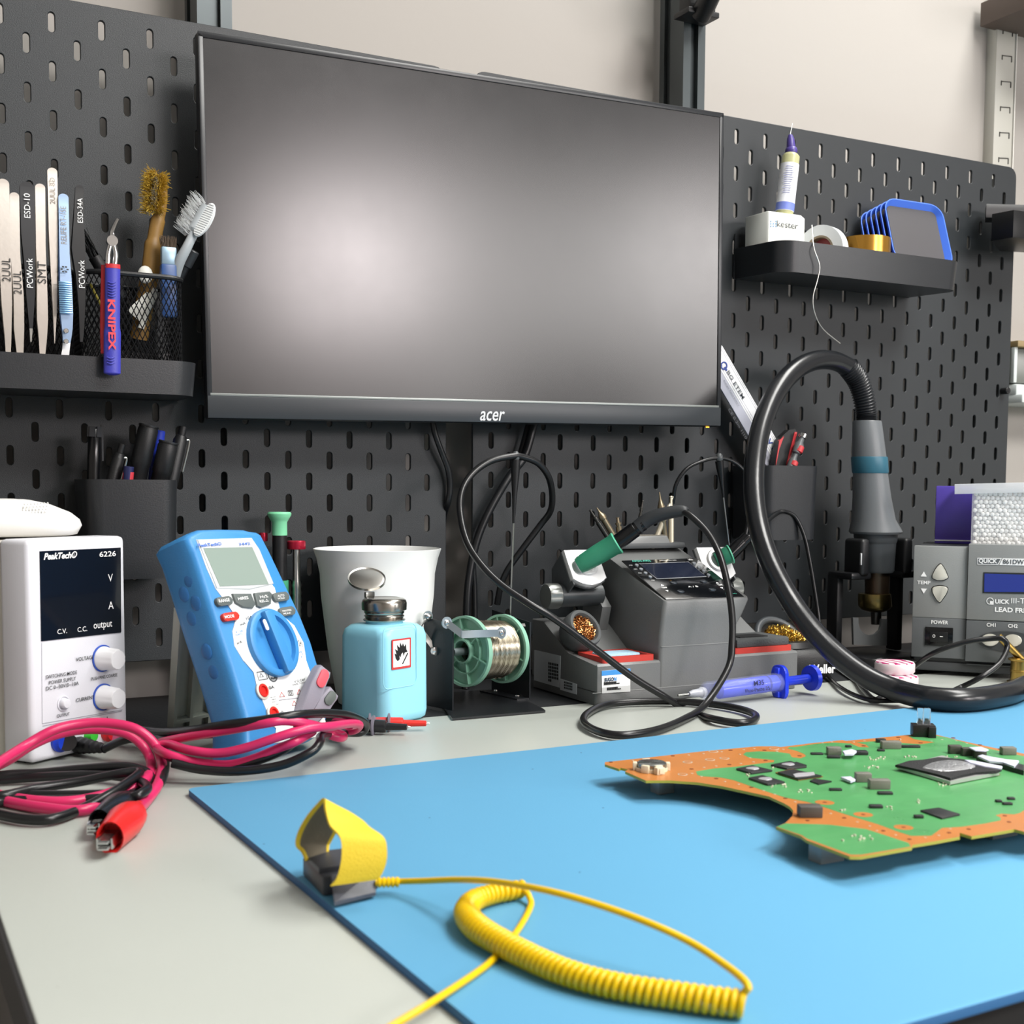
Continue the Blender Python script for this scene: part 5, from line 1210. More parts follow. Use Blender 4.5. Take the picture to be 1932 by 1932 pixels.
c = C7(1100, 903); g_ = MB(FF @ T(c.x, c.y, .001)); g_.text('SUGO', .0100, .0036, bold=.04); g_.done('maker_text', K('navy_print', '#1d3a57', .5), b1, True); c = C7(1187, 897); g_ = MB(FF @ T(c.x, c.y, .001)); g_.text('N', .0026, .0036, bold=.04); g_.done('maker_text', K('label_blue', '#3f8fd6', .5), b1, True)
bb = MB(FF)
for i, (yy, n_) in enumerate(((955, 8), (975, 10), (1030, 7), (1050, 9))):
    for j in range(n_): c = C7(1040 + j * 22 + (40 if i > 1 else 0), yy - j * 2); bb.box((c.x, c.y, .001), (.0014, .0010 if i % 2 else .0016, .0002))
bb.done('small_print', kprint, b1, True)
# ================================================================== soldering irons, their cord and cord supports
grip = K('iron_green', '#2f8063', .5, bump=.08, bscale=600); gripl = K('iron_green_rim', '#58b894', .45)
DI = .93
def iron(label, pts, ds, r, grp):
    """pts: picture points nose, grip end, barrel end, boot end ; ds depths"""
    P = [pd(x, y, d) for (x, y), d in zip(pts, ds)]
    t = thing('soldering_iron', label, 'soldering iron', loc=P[0], group=grp)
    ax = (P[1] - P[0]).normalized(); L = (P[1] - P[0]).length
    b = MB(); b.lathe([(r * .78, -.004), (r * .86, 0), (r * .92, L * .1), (r, L * .5), (r * 1.02, L * .9), (r * 1.12, L * .97), (r * 1.14, L)], P[0], ax, 30); b.done('foam_grip', grip, t, True)
    b = MB(); b.lathe([(r * 1.14, L), (r * 1.10, L + .0012), (r * .84, L + .0009), (r * .80, L - .003)], P[0], ax, 30, cap=False); b.done('grip_rim', gripl, t, True)
    ax2 = (P[2] - P[1]).normalized(); L2 = (P[2] - P[1]).length
    b = MB(); b.lathe([(r * .80, -.004), (r * .78, L2 * .7), (r * .70, L2 * .72), (r * .72, L2)], P[1], ax2, 26); b.done('barrel', blackg, t, True)
    return t, P
D1, D2, D3, D4 = [dep(V((-.26 + .0 * k, -.1, .87))) for k in range(4)]
d0 = dep(py_(1100, 1062, -.108))
t, IP = iron('soldering iron with a green grip in the left rest, nearest the camera', [(1098, 1064), (1163, 1025), (1213, 988), (1285, 964)], [d0, d0 - .004, d0 - .008, d0 - .015], .0098, 'green gripped soldering irons')
b = MB(); b.tube([IP[2] - (IP[2] - IP[1]).normalized() * .006, pd(1222, 981, d0 - .009), pd(1250, 970, d0 - .012), IP[3], pd(1292, 968, d0 - .016)], lambda f: .0072 - .0020 * f, n=16, sub=5); b.done('cord_boot', K('boot_black', '#25282b', .5), t, True)
LP = [(1286, 964, .0), (1305, 975, 0), (1335, 1005, 0), (1357, 1045, 0), (1372, 1100, 0), (1381, 1160, 0), (1381, 1215, 0), (1373, 1262, 0), (1352, 1305, 1)]
cpts = [pd(x, y, d0 - .016 - .055 * min(1, i / 7)) for i, (x, y, _) in enumerate(LP[:-1])]
z0 = .7545
desk = [(1330, 1330), (1290, 1357), (1240, 1377), (1180, 1387), (1135, 1382), (1104, 1366), (1105, 1349), (1135, 1332), (1180, 1325), (1250, 1323), (1320, 1326), (1385, 1335), (1424, 1348), (1420, 1360), (1390, 1364), (1340, 1355)]
cpts += [pz(x, y, z0 + (.004 if i in (0,) else 0)) for i, (x, y) in enumerate(desk)]
up = [(1300, 1342), (1250, 1312), (1190, 1275), (1120, 1222), (1050, 1170), (1000, 1140), (945, 1103), (905, 1062), (880, 1020), (868, 965), (872, 925), (892, 893), (925, 870), (965, 861), (985, 862), (1015, 874), (1035, 900), (1042, 935), (1038, 965), (1020, 990), (990, 1030), (960, 1072), (945, 1105), (938, 1140)]
ya_ = [-.215, -.212, -.208, -.205, -.200, -.19, -.17, -.15, -.13, -.11, -.10, -.095, -.092, -.09, -.088, -.085, -.08, -.07, -.06, -.05, -.045, -.04, -.035, -.03]
cpts += [py_(x, y, q) for (x, y), q in zip(up, ya_)]
b = MB(); b.tube(cpts, .0032, n=12, sub=6); b.done('cord', bcab, t, True, ang=60)
def cord_pole(label, top, bot, y):
    a, c = py_(*top, y), py_(*bot, y)
    g_ = thing('cord_support', label, 'cord support', loc=c, group='thin wire poles that hold up the iron cords')
    b = MB(); b.cyl(c, a, .0008, n=8); b.done('wire_pole', steel, g_, True)
    b = MB(); m = a.lerp(c, .40); b.lathe([(.0012, 0), (.0022, (a - m).length * .4), (.0042, (a - m).length * .82), (.0046, (a - m).length)], m, a - m, 14); b.done('pole_sleeve', blackr, g_, True)
    b = MB(); b.lathe([(.0030, 0), (.0042, .002), (.0036, .006), (.002, .008)], a, (0, 0, 1), 14); b.done('cord_clip', K('clip_dark', '#55595b', .3), g_, True)
    return g_
cord_pole('thin wire pole holding the iron cord above the solder spool', (973, 868), (963, 1165), -.088)
cord_pole('thin wire pole holding the far iron cord below the monitor right corner', (1357, 870), (1377, 1040), -.060)
d1 = dep(MRr @ V((0, .006, .004)))
e0 = pix(MRr @ V((0, .006, .006)))
t, IQ = iron('soldering iron in the right rest, behind the station panel', [(e0[0], e0[1]), (1377, 1046), (1410, 1014), (1418, 1006)], [d1, d1, d1 + .005, d1 + .005], .0090, 'green gripped soldering irons')
b = MB(); b.tube([IQ[2], pd(1425, 1000, d1 + .01), pd(1445, 985, d1 + .02), py_(1465, 970, -.075), py_(1479, 965, -.07), py_(1500, 975, -.07), py_(1517, 1010, -.075), py_(1528, 1060, -.08), py_(1538, 1120, -.085), py_(1545, 1170, -.09), py_(1548, 1215, -.10), pz(1560, 1270, .755), pz(1590, 1300, .7545), pz(1640, 1320, .7545), pz(1700, 1322, .7545)], .0022, n=8); b.done('cord', bcab, t, True, ang=60)
# cord of the second support pole
t = thing('thin_cable', 'thin black cord arching over the right wire pole', 'cord', loc=py_(1357, 870, -.06))
b = MB(); b.tube([py_(1270, 950, -.05), py_(1275, 915, -.055), py_(1295, 885, -.058), py_(1325, 870, -.06), py_(1356, 864, -.06), py_(1385, 872, -.062), py_(1408, 895, -.066), py_(1418, 930, -.07), py_(1415, 960, -.072), py_(1407, 1010, -.075)], .0020, n=8); b.done('cord', bcab, t, True, ang=60)
# spare tips stuck in the tray and behind the tower
def tip(label, a, c, y0, y1, r, m, kind=0):
    A_, C_ = py_(*a, y0), py_(*c, y1); ax_ = (C_ - A_).normalized(); L = (C_ - A_).length
    g_ = thing('iron_tip', label, 'soldering tip', loc=A_, group='spare soldering tips')
    b = MB()
    if kind: b.lathe([(r, 0), (r, L * .55), (r * .7, L * .56), (r * .7, L * .64), (r, L * .65), (r, L * .74), (r * .6, L * .76), (r * .45, L * .97), (r * .7, L * .98), (r * .5, L)], A_, ax_, 14)
    else: b.lathe([(r, 0), (r, L * .62), (r * 1.25, L * .64), (r * 1.3, L * .72), (r * .9, L * .78), (r * .45, L * .86), (r * .2, L)], A_, ax_, 14)
    b.done('shank', m, g_, True); return g_
dk = K('tip_dark', '#4c4b48', .3, .8); gd = K('tip_bronze', '#8a7f6a', .35, .8); lt_ = K('tip_cream', '#c9c2ae', .35, .5)
yt = -.062
tip('dark spare tip leaning left behind the station, leftmost of the spares', (1147, 1015), (1113, 962), -.052, -.050, .0026, dk, 1)
tip('bronze spare tip leaning left next to the leftmost spare', (1160, 1015), (1126, 958), -.052, -.050, .0032, gd)
tip('short bronze spare tip standing behind the green grip', (1170, 1015), (1165, 976), -.050, -.050, .0032, gd, 1)
tip('thin dark spare tip standing behind the iron barrel', (1203, 1000), (1213, 944), -.050, -.050, .0018, dk, 1)
tip('cream spare tip leaning right out of the tray', (1230, 1034), (1270, 937), -.064, -.060, .0028, lt_)
tip('upright bronze spare tip in the tray with a collar below its point', (1256, 1026), (1244, 928), -.064, -.060, .0030, gd)
tip('cream spare tip with a knobbed end, rightmost in the tray', (1266, 1028), (1266, 936), -.066, -.060, .0030, lt_, 1)

# ================================================================== tip cleaner pot beside the station
pc = V((-.0165, -.118, .7505)); 
t = thing('tip_cleaner', 'black tip cleaner pot full of brass wool right of the soldering station', 'tip cleaner', loc=pc)
b = MB(M=T(*pc) @ Rz(-.25)); b.box((.008, 0, .017), (.062, .062, .034), .009, seg=3); b.done('base', black, t, True)
b = MB(); b.lathe([(.029, .030), (.0315, .034), (.029, .040), (.024, .041), (.023, .036)], pc + V((.006, .004, 0)), n=44, cap=False); b.done('collar', blackr, t, True)
b = MB(); Mq = frame(pc + V((.006, .010, .030)), (1, 0, 0), V((0, .75, .65)).normalized()); 
b = MB(); b.tube([pc + V((.006 + .027 * math.cos(a), .012 + .022 * math.sin(a) * .9, .036 + .022 * max(0, math.sin(a)))) for a in [PI * k / 10 for k in range(11)]], .0040, n=10, sub=2); b.done('raised_hood', K('hood_grey', '#3d4144', .4), t, True)
b = MB()
for i in range(520):
    a, q_ = random.uniform(0, 2 * PI), .021 * math.sqrt(random.random()); p = pc + V((.006 + q_ * math.cos(a), .004 + q_ * math.sin(a), .040 + random.uniform(0, .010) * (1 - (q_ / .024) ** 2) + max(0, q_ * math.sin(a)) * .45))
    b.tube([p + V([random.uniform(-.003, .003) for _ in range(3)]) for _ in range(4)], .00026, n=3, sub=3, flat=(1.8, .6))
b.done('brass_wool', K('brass_wool_bright', '#cfae55', .28, 1, var=.3, vscale=400), t, True)
tf = T(*pc) @ Rz(-.25) @ frame((.008, -.0311, .017), (1, 0, 0), (0, 0, 1))
def UT(px, py, d=0): return uv(tf, px, py, d)
c = UT(1551, 1262); g_ = MB(tf @ T(c.x, c.y, .0004)); g_.text('Weller', .030, .0095, bold=.03); g_.done('maker_lettering', wprint, t, True)

# ================================================================== blue syringe lying on the bench
def loc_axis(a, c, z): A_, C_ = pz(*a, z), pz(*c, z); return A_, C_
S0, S1 = pd(1300, 1308, dep(pz(1300, 1318, .758))), pz(1540, 1278, .766)
S0.z = .762
ax_ = (S1 - S0).normalized(); L = (S1 - S0).length
t = thing('flux_syringe', 'clear syringe of blue paste with a blue plunger lying in front of the soldering station', 'syringe', loc=S0)
bp = K('blue_paste', '#2a3fd6', .3); clr = K('clear_syringe', '#b4bef2', .08, alpha=.14)
f = lambda u: u * L
rb = .0094
b = MB(); b.lathe([(rb * .6, f(.10)), (rb, f(.13)), (rb, f(.71)), (rb * .86, f(.71)), (rb * .86, f(.14)), (rb * .55, f(.115))], S0, ax_, 36, cap=False); b.done('barrel', clr, t, True)
b = MB(); b.lathe([(rb * .5, f(.20)), (rb * .85, f(.22)), (rb * .85, f(.58)), (.0001, f(.59))], S0, ax_, 30); b.done('paste', bp, t, True)
b = MB(); b.lathe([(rb * .80, f(.60)), (rb * .82, f(.66)), (rb * .5, f(.67)), (rb * .45, f(.94)), (rb * 1.3, f(.945)), (rb * 1.35, f(.975)), (rb * 1.2, f(.98))], S0, ax_, 30); b.done('plunger', K('blue_plastic', '#2440e0', .3), t, True)
B = basis(ax_); b = MB(frame(S0 + ax_ * f(.70), B @ V((1, 0, 0)), B @ V((0, 1, 0)), ax_)); b.prism(rrect(rb * 2.1, rb * 3.5, rb * .8, 5), -.002, .0022, bev=.0006); b.box((0, rb * 1.2, 0), (.006, .006, .010), .001); b.box((0, -rb * 1.2, 0), (.006, .006, .010), .001); b.done('finger_flange', K('blue_plastic', '#2440e0', .3), t, True)
b = MB(); b.lathe([(.0045, f(.115)), (.0052, f(.09)), (.0040, f(.08)), (.0036, f(.03)), (.002, f(.0))], S0, ax_, 20, cap=False); b.done('needle_hub', K('milky_plastic', '#c9cdd6', .3, trans=.3), t, True)
b = MB(); b.cyl(S0 + ax_ * f(.01), S0 - ax_ * .0125, .0011, n=10); b.done('needle', steel, t, True)
sf = frame(S0 + ax_ * f(.45), ax_, V((0, -.35, .94)).cross(ax_).cross(ax_) * -1 if 0 else ax_.cross(V((0, -.94, .35)).normalized()) * -1)
nn = (CAM - (S0 + ax_ * f(.45))); nn = (nn - ax_ * nn.dot(ax_)).normalized(); sf = frame(S0 + ax_ * f(.47) + nn * (rb + .0001), ax_, nn.cross(ax_), nn)
g_ = MB(sf @ T(.002, .002, 0)); g_.text('M35', .0125, .0048, bold=.02); g_.done('lettering', K('navy_letter', '#10184a', .5), t, True)
g_ = MB(sf @ T(0, -.0040, -.0008)); g_.text('Flux-Paste 25', .0300, .0036, bold=.02); g_.done('lettering', K('navy_letter', '#10184a', .5), t, True)

# ================================================================== hot air station
yawq = R(-50)
Q0 = pz(1718, 1270, .7505); 
topz = vert(1029, Q0)
Xq = V((math.cos(yawq), math.sin(yawq), 0)); QF = frame(Q0, Xq, (0, 0, 1))
qH = topz - .7505
def UQ(px, py, d=0): return uv(QF, px, py, d)
t = thing('hot_air_station', 'grey hot air rework station with a blue display and a power switch', 'hot air station', M=QF)
qg = K('quick_grey', '#8c8f8e', .45, bump=.1, bscale=900); qd = K('quick_dark_grey', '#606466', .45, bump=.1, bscale=900)
xd = UQ(1826, 1100).x; QW = .190; yb_ = UQ(1760, 1240).y; ym = UQ(1780, 1166).y
b = MB(); b.box((QW / 2, qH / 2 + .006, -.075), (QW - .004, qH - .012, .145), .003); b.done('housing', K('quick_case', '#3b3d3f', .5, bump=.1, bscale=900), t)
b = MB(); b.box((xd / 2, (qH + ym) / 2, -.002), (xd - .0006, qH - ym - .0004, .010), .0006); b.done('upper_left_panel', qg, t)
b = MB(); b.box((xd / 2, (yb_ + ym) / 2, -.002), (xd - .0006, ym - yb_, .010), .0006); b.done('lower_left_panel', qd, t)
qt = UQ(1850, 1026, .004).y
b = MB(); b.box(((xd + QW) / 2, (qt + ym) / 2, .000), (QW - xd, qt - ym - .0004, .014), .0008); b.done('upper_right_panel', qg, t)
b = MB(); b.box(((xd + QW) / 2, (yb_ + ym) / 2 - .001, .000), (QW - xd, ym - yb_ + .001, .014), .0008); b.done('lower_right_panel', qd, t)
b = MB(); b.box((QW / 2, .009, -.004), (QW, .010, .008), .002); b.box((QW * .6, .0135, .001), (QW * .6, .0012, .004)); b.done('plinth', darkgrey, t)
kb = K('key_cream', '#c6c5ba', .45)
def keypoly(pts, d, nm, m, h):
    q = [UQ(x, y, d) for x, y in pts]; g2 = MB(); g2.prism(smooth2([(p.x, p.y) for p in q]), d, d + h, bev=-.0006); return g2.done(nm, m, t)
def smooth2(p): return [(v.x, v.y) for v in smooth_pts([(a, c, 0) for a, c in p], 3, True)]
C8 = lambda x, y: (1740 + x / 9.66, 1020 + y / 9.66)
keypoly([C8(*p) for p in ((333, 410), (400, 480), (455, 590), (475, 690), (330, 740), (178, 690), (195, 590), (255, 480))], .003, 'rocker_key', blackg, .0006)
keypoly([C8(*p) for p in ((333, 430), (392, 490), (443, 595), (462, 682), (330, 722), (192, 682), (208, 595), (266, 490))], .0032, 'up_key', kb, .0022)
keypoly([C8(*p) for p in ((322, 808), (470, 850), (455, 960), (390, 1060), (318, 1140), (245, 1060), (188, 960), (175, 850))], .003, 'rocker_key', blackg, .0006)
keypoly([C8(*p) for p in ((322, 824), (456, 860), (442, 955), (380, 1050), (318, 1122), (255, 1050), (202, 955), (190, 860))], .0032, 'down_key', kb, .0022)
def qtext(s, cx, cy, w, h, m, d=.0035, bold=.02, shear=0): return ptext(t, QF, UQ, s, cx, cy, w, h, m, bold=bold, d=d, shear=shear)
qtext('TEMP', 1743, 1099, 25, 6.5, wprint); qtext('POWER', 1773, 1174, 32, 7, wprint); qtext('CH1', 1870, 1179, 17, 7, wprint, .0075); qtext('CH2', 1911, 1181, 18, 7, wprint, .0075)
qtext('LEAD FREE', 1911, 1151, 68, 9, wprint, .0075, .03)
for s_y, sg_ in ((1083, 1), (1115, -1)):
    c = UQ(1743, s_y, .003); b = MB(T(c.x, c.y, .0035)); b.prism([(-.0031, -sg_ * .0026), (.0031, -sg_ * .0026), (0, sg_ * .0028)], 0, .0002); b.done('arrow_mark', wprint, t)
def qquad(pts, nm, m, d=.0072, h=.0004): q = [UQ(x, y, d) for x, y in pts]; b = MB(); b.prism([(p.x, p.y) for p in q], d, d + h); return b.done(nm, m, t)
qquad([C8(1005, 315), C8(1450, 320), C8(1385, 440), C8(1005, 435)], 'badge_frame', wprint); qquad([C8(1018, 328), C8(1430, 333), C8(1375, 428), C8(1018, 424)], 'badge_field', qd, .0075, .0002)
qquad([C8(1465, 322), C8(2400, 340), C8(2400, 470), C8(1405, 442)], 'badge_field', wprint)
qtext('QUICK', 1864, 1059, 35, 9.5, wprint, .0079, .03); qtext('861DW', 1912, 1060, 40, 9, K('grey_print', '#4c5053', .5), .0078, .02)
qquad([C8(1115, 575), (1990, 1082), (1990, 1122), C8(1100, 955)], 'display_frame', K('display_surround', '#2a2c2c', .4), .0072, .0004)
qquad([C8(1135, 600), (1990, 1086), (1990, 1117), C8(1130, 935)], 'display', K('blue_lcd', '#27388f', .2, coat=.4), .0076, .0003)
c = UQ(1868, 1134, .0075); b = MB(T(c.x, c.y, .0075)); b.lathe([(.0030, 0), (.0036, 0), (.0036, .0003), (.0030, .0003)], n=26, cap=False); b.prism([(0, 0), (.0036, 0), (.0036, -.0036), (0, -.0036)], 0, .0003); b.done('globe_mark', wprint, t)
qtext('UICK', 1891, 1135, 27, 8.5, wprint, .0077, .03); qtext('III-Tech', 1932, 1134, 48, 10, wprint, .0077, .0)
c = UQ(1901, 1210, .0075); b = MB(T(c.x, c.y, .0075)); b.prism(circ(.030, 48, ry=.0105), 0, .0006, bev=-.0004); b.done('key_recess', K('recess_dark', '#3e4143', .4), t)
for kx, ky in ((1868, 1207), (1911, 1208)): c = UQ(kx, ky, .008); b = MB(T(c.x, c.y, .0080)); b.prism(circ(.0088, 32, ry=.0062), 0, .0026, bev=-.0009); b.done('channel_key', kb, t)
c = UQ(1771.5, 1201, .003); b = MB(T(c.x, c.y, .003)); b.box((0, 0, .0008), (.0285, .0200, .0016), .0004); sw = b.done('power_switch', blackg, t); b = MB(T(c.x, c.y, .003) @ Rx(.08)); b.box((0, 0, .002), (.0185, .0110, .003), .0008); b.done('rocker', blackr, sw)
ptext(sw, QF, UQ, 'O', 1762, 1200, 5, 6, wprint, bold=.02, d=.0070); ptext(sw, QF, UQ, '−', 1776, 1201, 6, 1.2, wprint, bold=.02, d=.0070)

# ------------------------------------------------------------------ purple box and box of cotton buds on the hot air station
TQ = QF @ V((0, qH, 0)); ztop = TQ.z
bx = lambda px, py, y: py_(px, py, y)
yb2 = QF @ V((.04, 0, -.06))
PB_ = frame(yb2, Xq, (0, 0, 1)); PB_[2][3] = ztop + .0004
def UPB(px, py, d=0): return uv(PB_, px, py, d)
l, r_ = UPB(1764, 1000).x, UPB(1850, 1000).x; hB = UPB(1800, 917).y - 0; lz = UPB(1800, 1013).y
t = thing('purple_box', 'plain purple carton standing behind the clear box of cotton buds', 'carton', M=PB_)
b = MB(); b.box(((l + r_) / 2, (hB) / 2, -.022), (r_ - l, hB, .044), .0008); b.done('carton', K('purple_card', '#5a49b0', .35, spec=.5), t)
b = MB(); b.box(((l + r_) / 2, .0035, .0004), (r_ - l, .0012, .0006)); b.done('white_tear_edge', wprint, t)
CB = QF @ T(0, qH, -.0); CB[2][3] = ztop + .003
CBF = frame(QF @ V((.03, 0, -.010)), Xq, (0, 0, 1)); CBF[2][3] = ztop + .0006
def UC(px, py, d=0): return uv(CBF, px, py, d)
cl_ = UC(1833, 980).x; ch = UC(1850, 915).y; cw = .085; cdp = .042
t = thing('cotton_bud_box', 'clear plastic box packed with cotton buds on the hot air station', 'box', M=CBF)
clear = K('clear_plastic', '#f2f4f6', .08, alpha=.16)
b = MB()
for c, s in (((cl_ + .0004, ch / 2, -cdp / 2), (.0008, ch, cdp)), ((cl_ + cw / 2, ch / 2, .0006), (cw, ch, .0008)), ((cl_ + cw / 2, ch / 2, -cdp), (cw, ch, .0008)), ((cl_ + cw, ch / 2, -cdp / 2), (.0008, ch, cdp)), ((cl_ + cw / 2, .0006, -cdp / 2), (cw, .0008, cdp))): b.box(c, s)
b.done('clear_tray', clear, t)
b = MB(M=T(cl_ + cw / 2, ch, -cdp / 2) @ Rz(.03)); b.box((-.008, .002, 0), (cw + .020, .0012, cdp + .006), .0004); b.box((-.008, -.003, cdp / 2 + .0026), (cw + .020, .010, .0008), .0003); b.box((-.008 - cw / 2 - .0096, -.003, 0), (.0008, .010, cdp + .006)); b.done('lid', K('milky_lid', '#e9ecef', .18, alpha=.55), t)
budm = K('cotton', '#fafbf9', .9, bump=.2, bscale=900)
rb_ = .0024; proto = None; nb = 0
rows = int((ch - .003) / (rb_ * 1.78)); 
for j in range(rows):
    for i in range(16):
        x = cl_ + .0035 + i * rb_ * 2.02 + (rb_ if j % 2 else 0) + random.uniform(-.0003, .0003); y = .0032 + j * rb_ * 1.80 + random.uniform(-.0003, .0003); z = -.0035 - random.uniform(0, .0030)
        if x > cl_ + .072: continue
        M_ = CBF @ T(x, y, z)
        if proto is None:
            proto = thing('cotton_bud', 'white cotton bud lying end on in the clear box', 'cotton bud', M=M_, group='cotton buds in the clear box')
            b = MB(); b.lathe([(.0010, -.010), (.0022, -.008), (.0026, -.004), (.0025, -.0010), (.0017, .0008), (.0001, .0015)], n=12); b.done('cotton_tip', budm, proto)
            b = MB(); b.cyl((0, 0, -.034), (0, 0, -.009), .0011, n=6); b.done('stick', K('paper_stick', '#e2e2dc', .6), proto)
        else: copy_tree(proto, M_)
        nb += 1

# ------------------------------------------------------------------ hot air handle in its stand
yh = -.074
hc_ = py_(1652, 1000, yh)
t = thing('hot_air_stand', 'black stand with a horseshoe rest holding the hot air handle', 'stand', loc=(hc_.x, yh, .7505))
bc_ = V((hc_.x, yh, .7505))
b = MB(M=T(*bc_)); b.prism(rrect(.080, .078, .020, 6), 0, .012, bev=-.004); b.done('base', K('stand_black', '#1a1b1d', .3, bump=.05, bscale=600), t, True)
zc_ = lambda y: py_(1652, y, yh).z
b = MB()
xl_, xr_ = py_(1588, 1150, yh).x, py_(1712, 1150, yh).x
for x in (xl_ + .004, xr_ - .004): b = MB(); b.box((x, yh + .016, (zc_(1082) + .762) / 2), (.009, .018, zc_(1082) - .762), .002); b.done('upright', black, t, True)
b = MB(); b.box((hc_.x, yh + .020, zc_(1210) + .004), (.052, .004, .050), .001) if 0 else None
for x0_, x1_ in ((xl_ - .001, py_(1626, 1082, yh).x), (py_(1682, 1082, yh).x, xr_ + .001)): b.box(((x0_ + x1_) / 2, yh + .004, zc_(1084)), (x1_ - x0_, .040, .008), .0025)
b.done('shoulder', K('stand_black', '#1a1b1d', .3, bump=.05, bscale=600), t, True)
for s in (-1, 1):
    xa = py_(1612 if s < 0 else 1693, 1040, yh).x; b = MB(); b.box((xa, yh - .004, (zc_(1015) + zc_(1084)) / 2), (.013, .030, zc_(1015) - zc_(1084)), .004, seg=3); b.done('cradle_arm', black, t, True)
C9 = lambda x, y: py_(1540 + x / 3.645, 850 + y / 3.645, yh - .020)
b = MB(); pts = [C9(*p) for p in ((253, 1148), (290, 1150), (292, 1195), (305, 1235), (335, 1262), (372, 1272), (410, 1262), (437, 1235), (447, 1200), (450, 1158), (488, 1160), (486, 1342), (258, 1336))]
zlow = min(p.z for p in pts); 
b.slab(pts, (0, .003, 0)); b.done('horseshoe_rest', K('rest_steel_dark', '#6a6d6e', .35, .5), t, True)
t = thing('hot_air_gun', 'grey hot air handle with a teal ring, hanging nozzle down in its stand', 'hot air handle', loc=(hc_.x, yh, zc_(1080)))
def hl_(rows, nm, m, cxs=1.0):
    b = MB(); rings = []
    prof = []
    for (yy, xc, hw) in rows: 
        p = py_(xc, yy, yh); prof.append((p.x, p.z, (py_(xc + hw, yy, yh).x - py_(xc - hw, yy, yh).x) / 2 * .93))
    n = 40
    for (cx, z, r) in prof: rings.append([b.bm.verts.new((cx + r * math.cos(2 * PI * k / n), yh + r * math.sin(2 * PI * k / n), z)) for k in range(n)])
    for i in range(len(rings) - 1):
        for k in range(n): b.bm.faces.new((rings[i][k], rings[i][(k + 1) % n], rings[i + 1][(k + 1) % n], rings[i + 1][k]))
    b.bm.faces.new(rings[0]); b.bm.faces.new(rings[-1]); return b.done(nm, m, t, True)
hg = K('handle_grey', '#63676a', .38, bump=.06, bscale=800)
hl_([(794, 1636, 21), (797, 1636, 22), (866, 1640, 26)], 'upper_handle', hg); hl_([(862, 1640, 27), (864, 1640, 27.5), (890, 1642, 27.5), (893, 1642, 26.5)], 'teal_ring', K('teal_ring', '#2f6072', .4))
hl_([(892, 1642, 26), (940, 1645, 29), (980, 1648, 33), (996, 1651, 38), (1003, 1652, 40), (1007, 1652, 38)], 'lower_handle', hg); hl_([(1006, 1652, 33), (1020, 1652, 32), (1024, 1653, 30), (1026, 1653, 29.5), (1076, 1654, 26), (1080, 1654, 24)], 'barrel_socket', K('socket_grey', '#45494c', .4))
hl_([(1079, 1655, 19), (1122, 1655, 18)], 'hot_tube', K('burnt_steel', '#57493c', .35, .9)); hl_([(1120, 1650, 24), (1128, 1650, 25), (1144, 1651, 25), (1150, 1651, 21), (1154, 1652, 12)], 'nozzle_clamp', K('burnt_brass', '#8a7a4c', .3, 1)); hl_([(1150, 1653, 8), (1178, 1653, 7.5)], 'nozzle', dk)
b = MB(); p = py_(1625, 1055, yh - .020); b.box((p.x, yh - .0195, p.z), (.0014, .002, .013), .0004); b.done('marker_line', K('silver_print', '#c9ccce', .4), t, True)
# hose: ribbed boot, then smooth black hose to the bench
b = MB(); hp = [py_(1634, 797, yh), py_(1634, 778, yh), py_(1628, 745, yh), py_(1617, 715, yh), py_(1600, 692, yh)]
b.tube(hp, lambda f: .0114 + .0009 * math.cos(2 * PI * f * 24), n=22, sub=48); b.done('ribbed_boot', K('ribbed_black', '#242629', .3), t, True, ang=30)
hs = [(1603, 694, yh, 0), (1575, 681, yh - .004, 0), (1545, 679, yh - .010, 0), (1513, 690, yh - .018, 0), (1482, 716, yh - .028, 0), (1455, 757, yh - .040, 0), (1435, 810, yh - .054, 0), (1424, 870, yh - .068, 0), (1423, 935, yh - .082, 0), (1433, 1000, yh - .098, 0), (1455, 1065, yh - .114, 0), (1490, 1130, yh - .132, 0), (1530, 1185, yh - .153, 0), (1580, 1236, yh - .176, 0), (1640, 1280, yh - .203, 0), (1700, 1305, 0, 1), (1760, 1318, 0, 1), (1830, 1320, 0, 1), (1900, 1309, 0, 1), (1960, 1292, 0, 1)]
hz_ = MATZ + .0106
pts = [pz(x, y, hz_) if k else py_(x, y, q) for x, y, q, k in hs]
pts += [V((.13, -.40, hz_)), V((.22, -.44, hz_)), V((.34, -.46, hz_)), V((.46, -.42, hz_))]
b = MB(); b.tube(pts, .0104, n=24, sub=8); b.done('hose', K('hose_black', '#1b1d20', .25, spec=.55, bump=.1, bscale=120), t, True, ang=60)

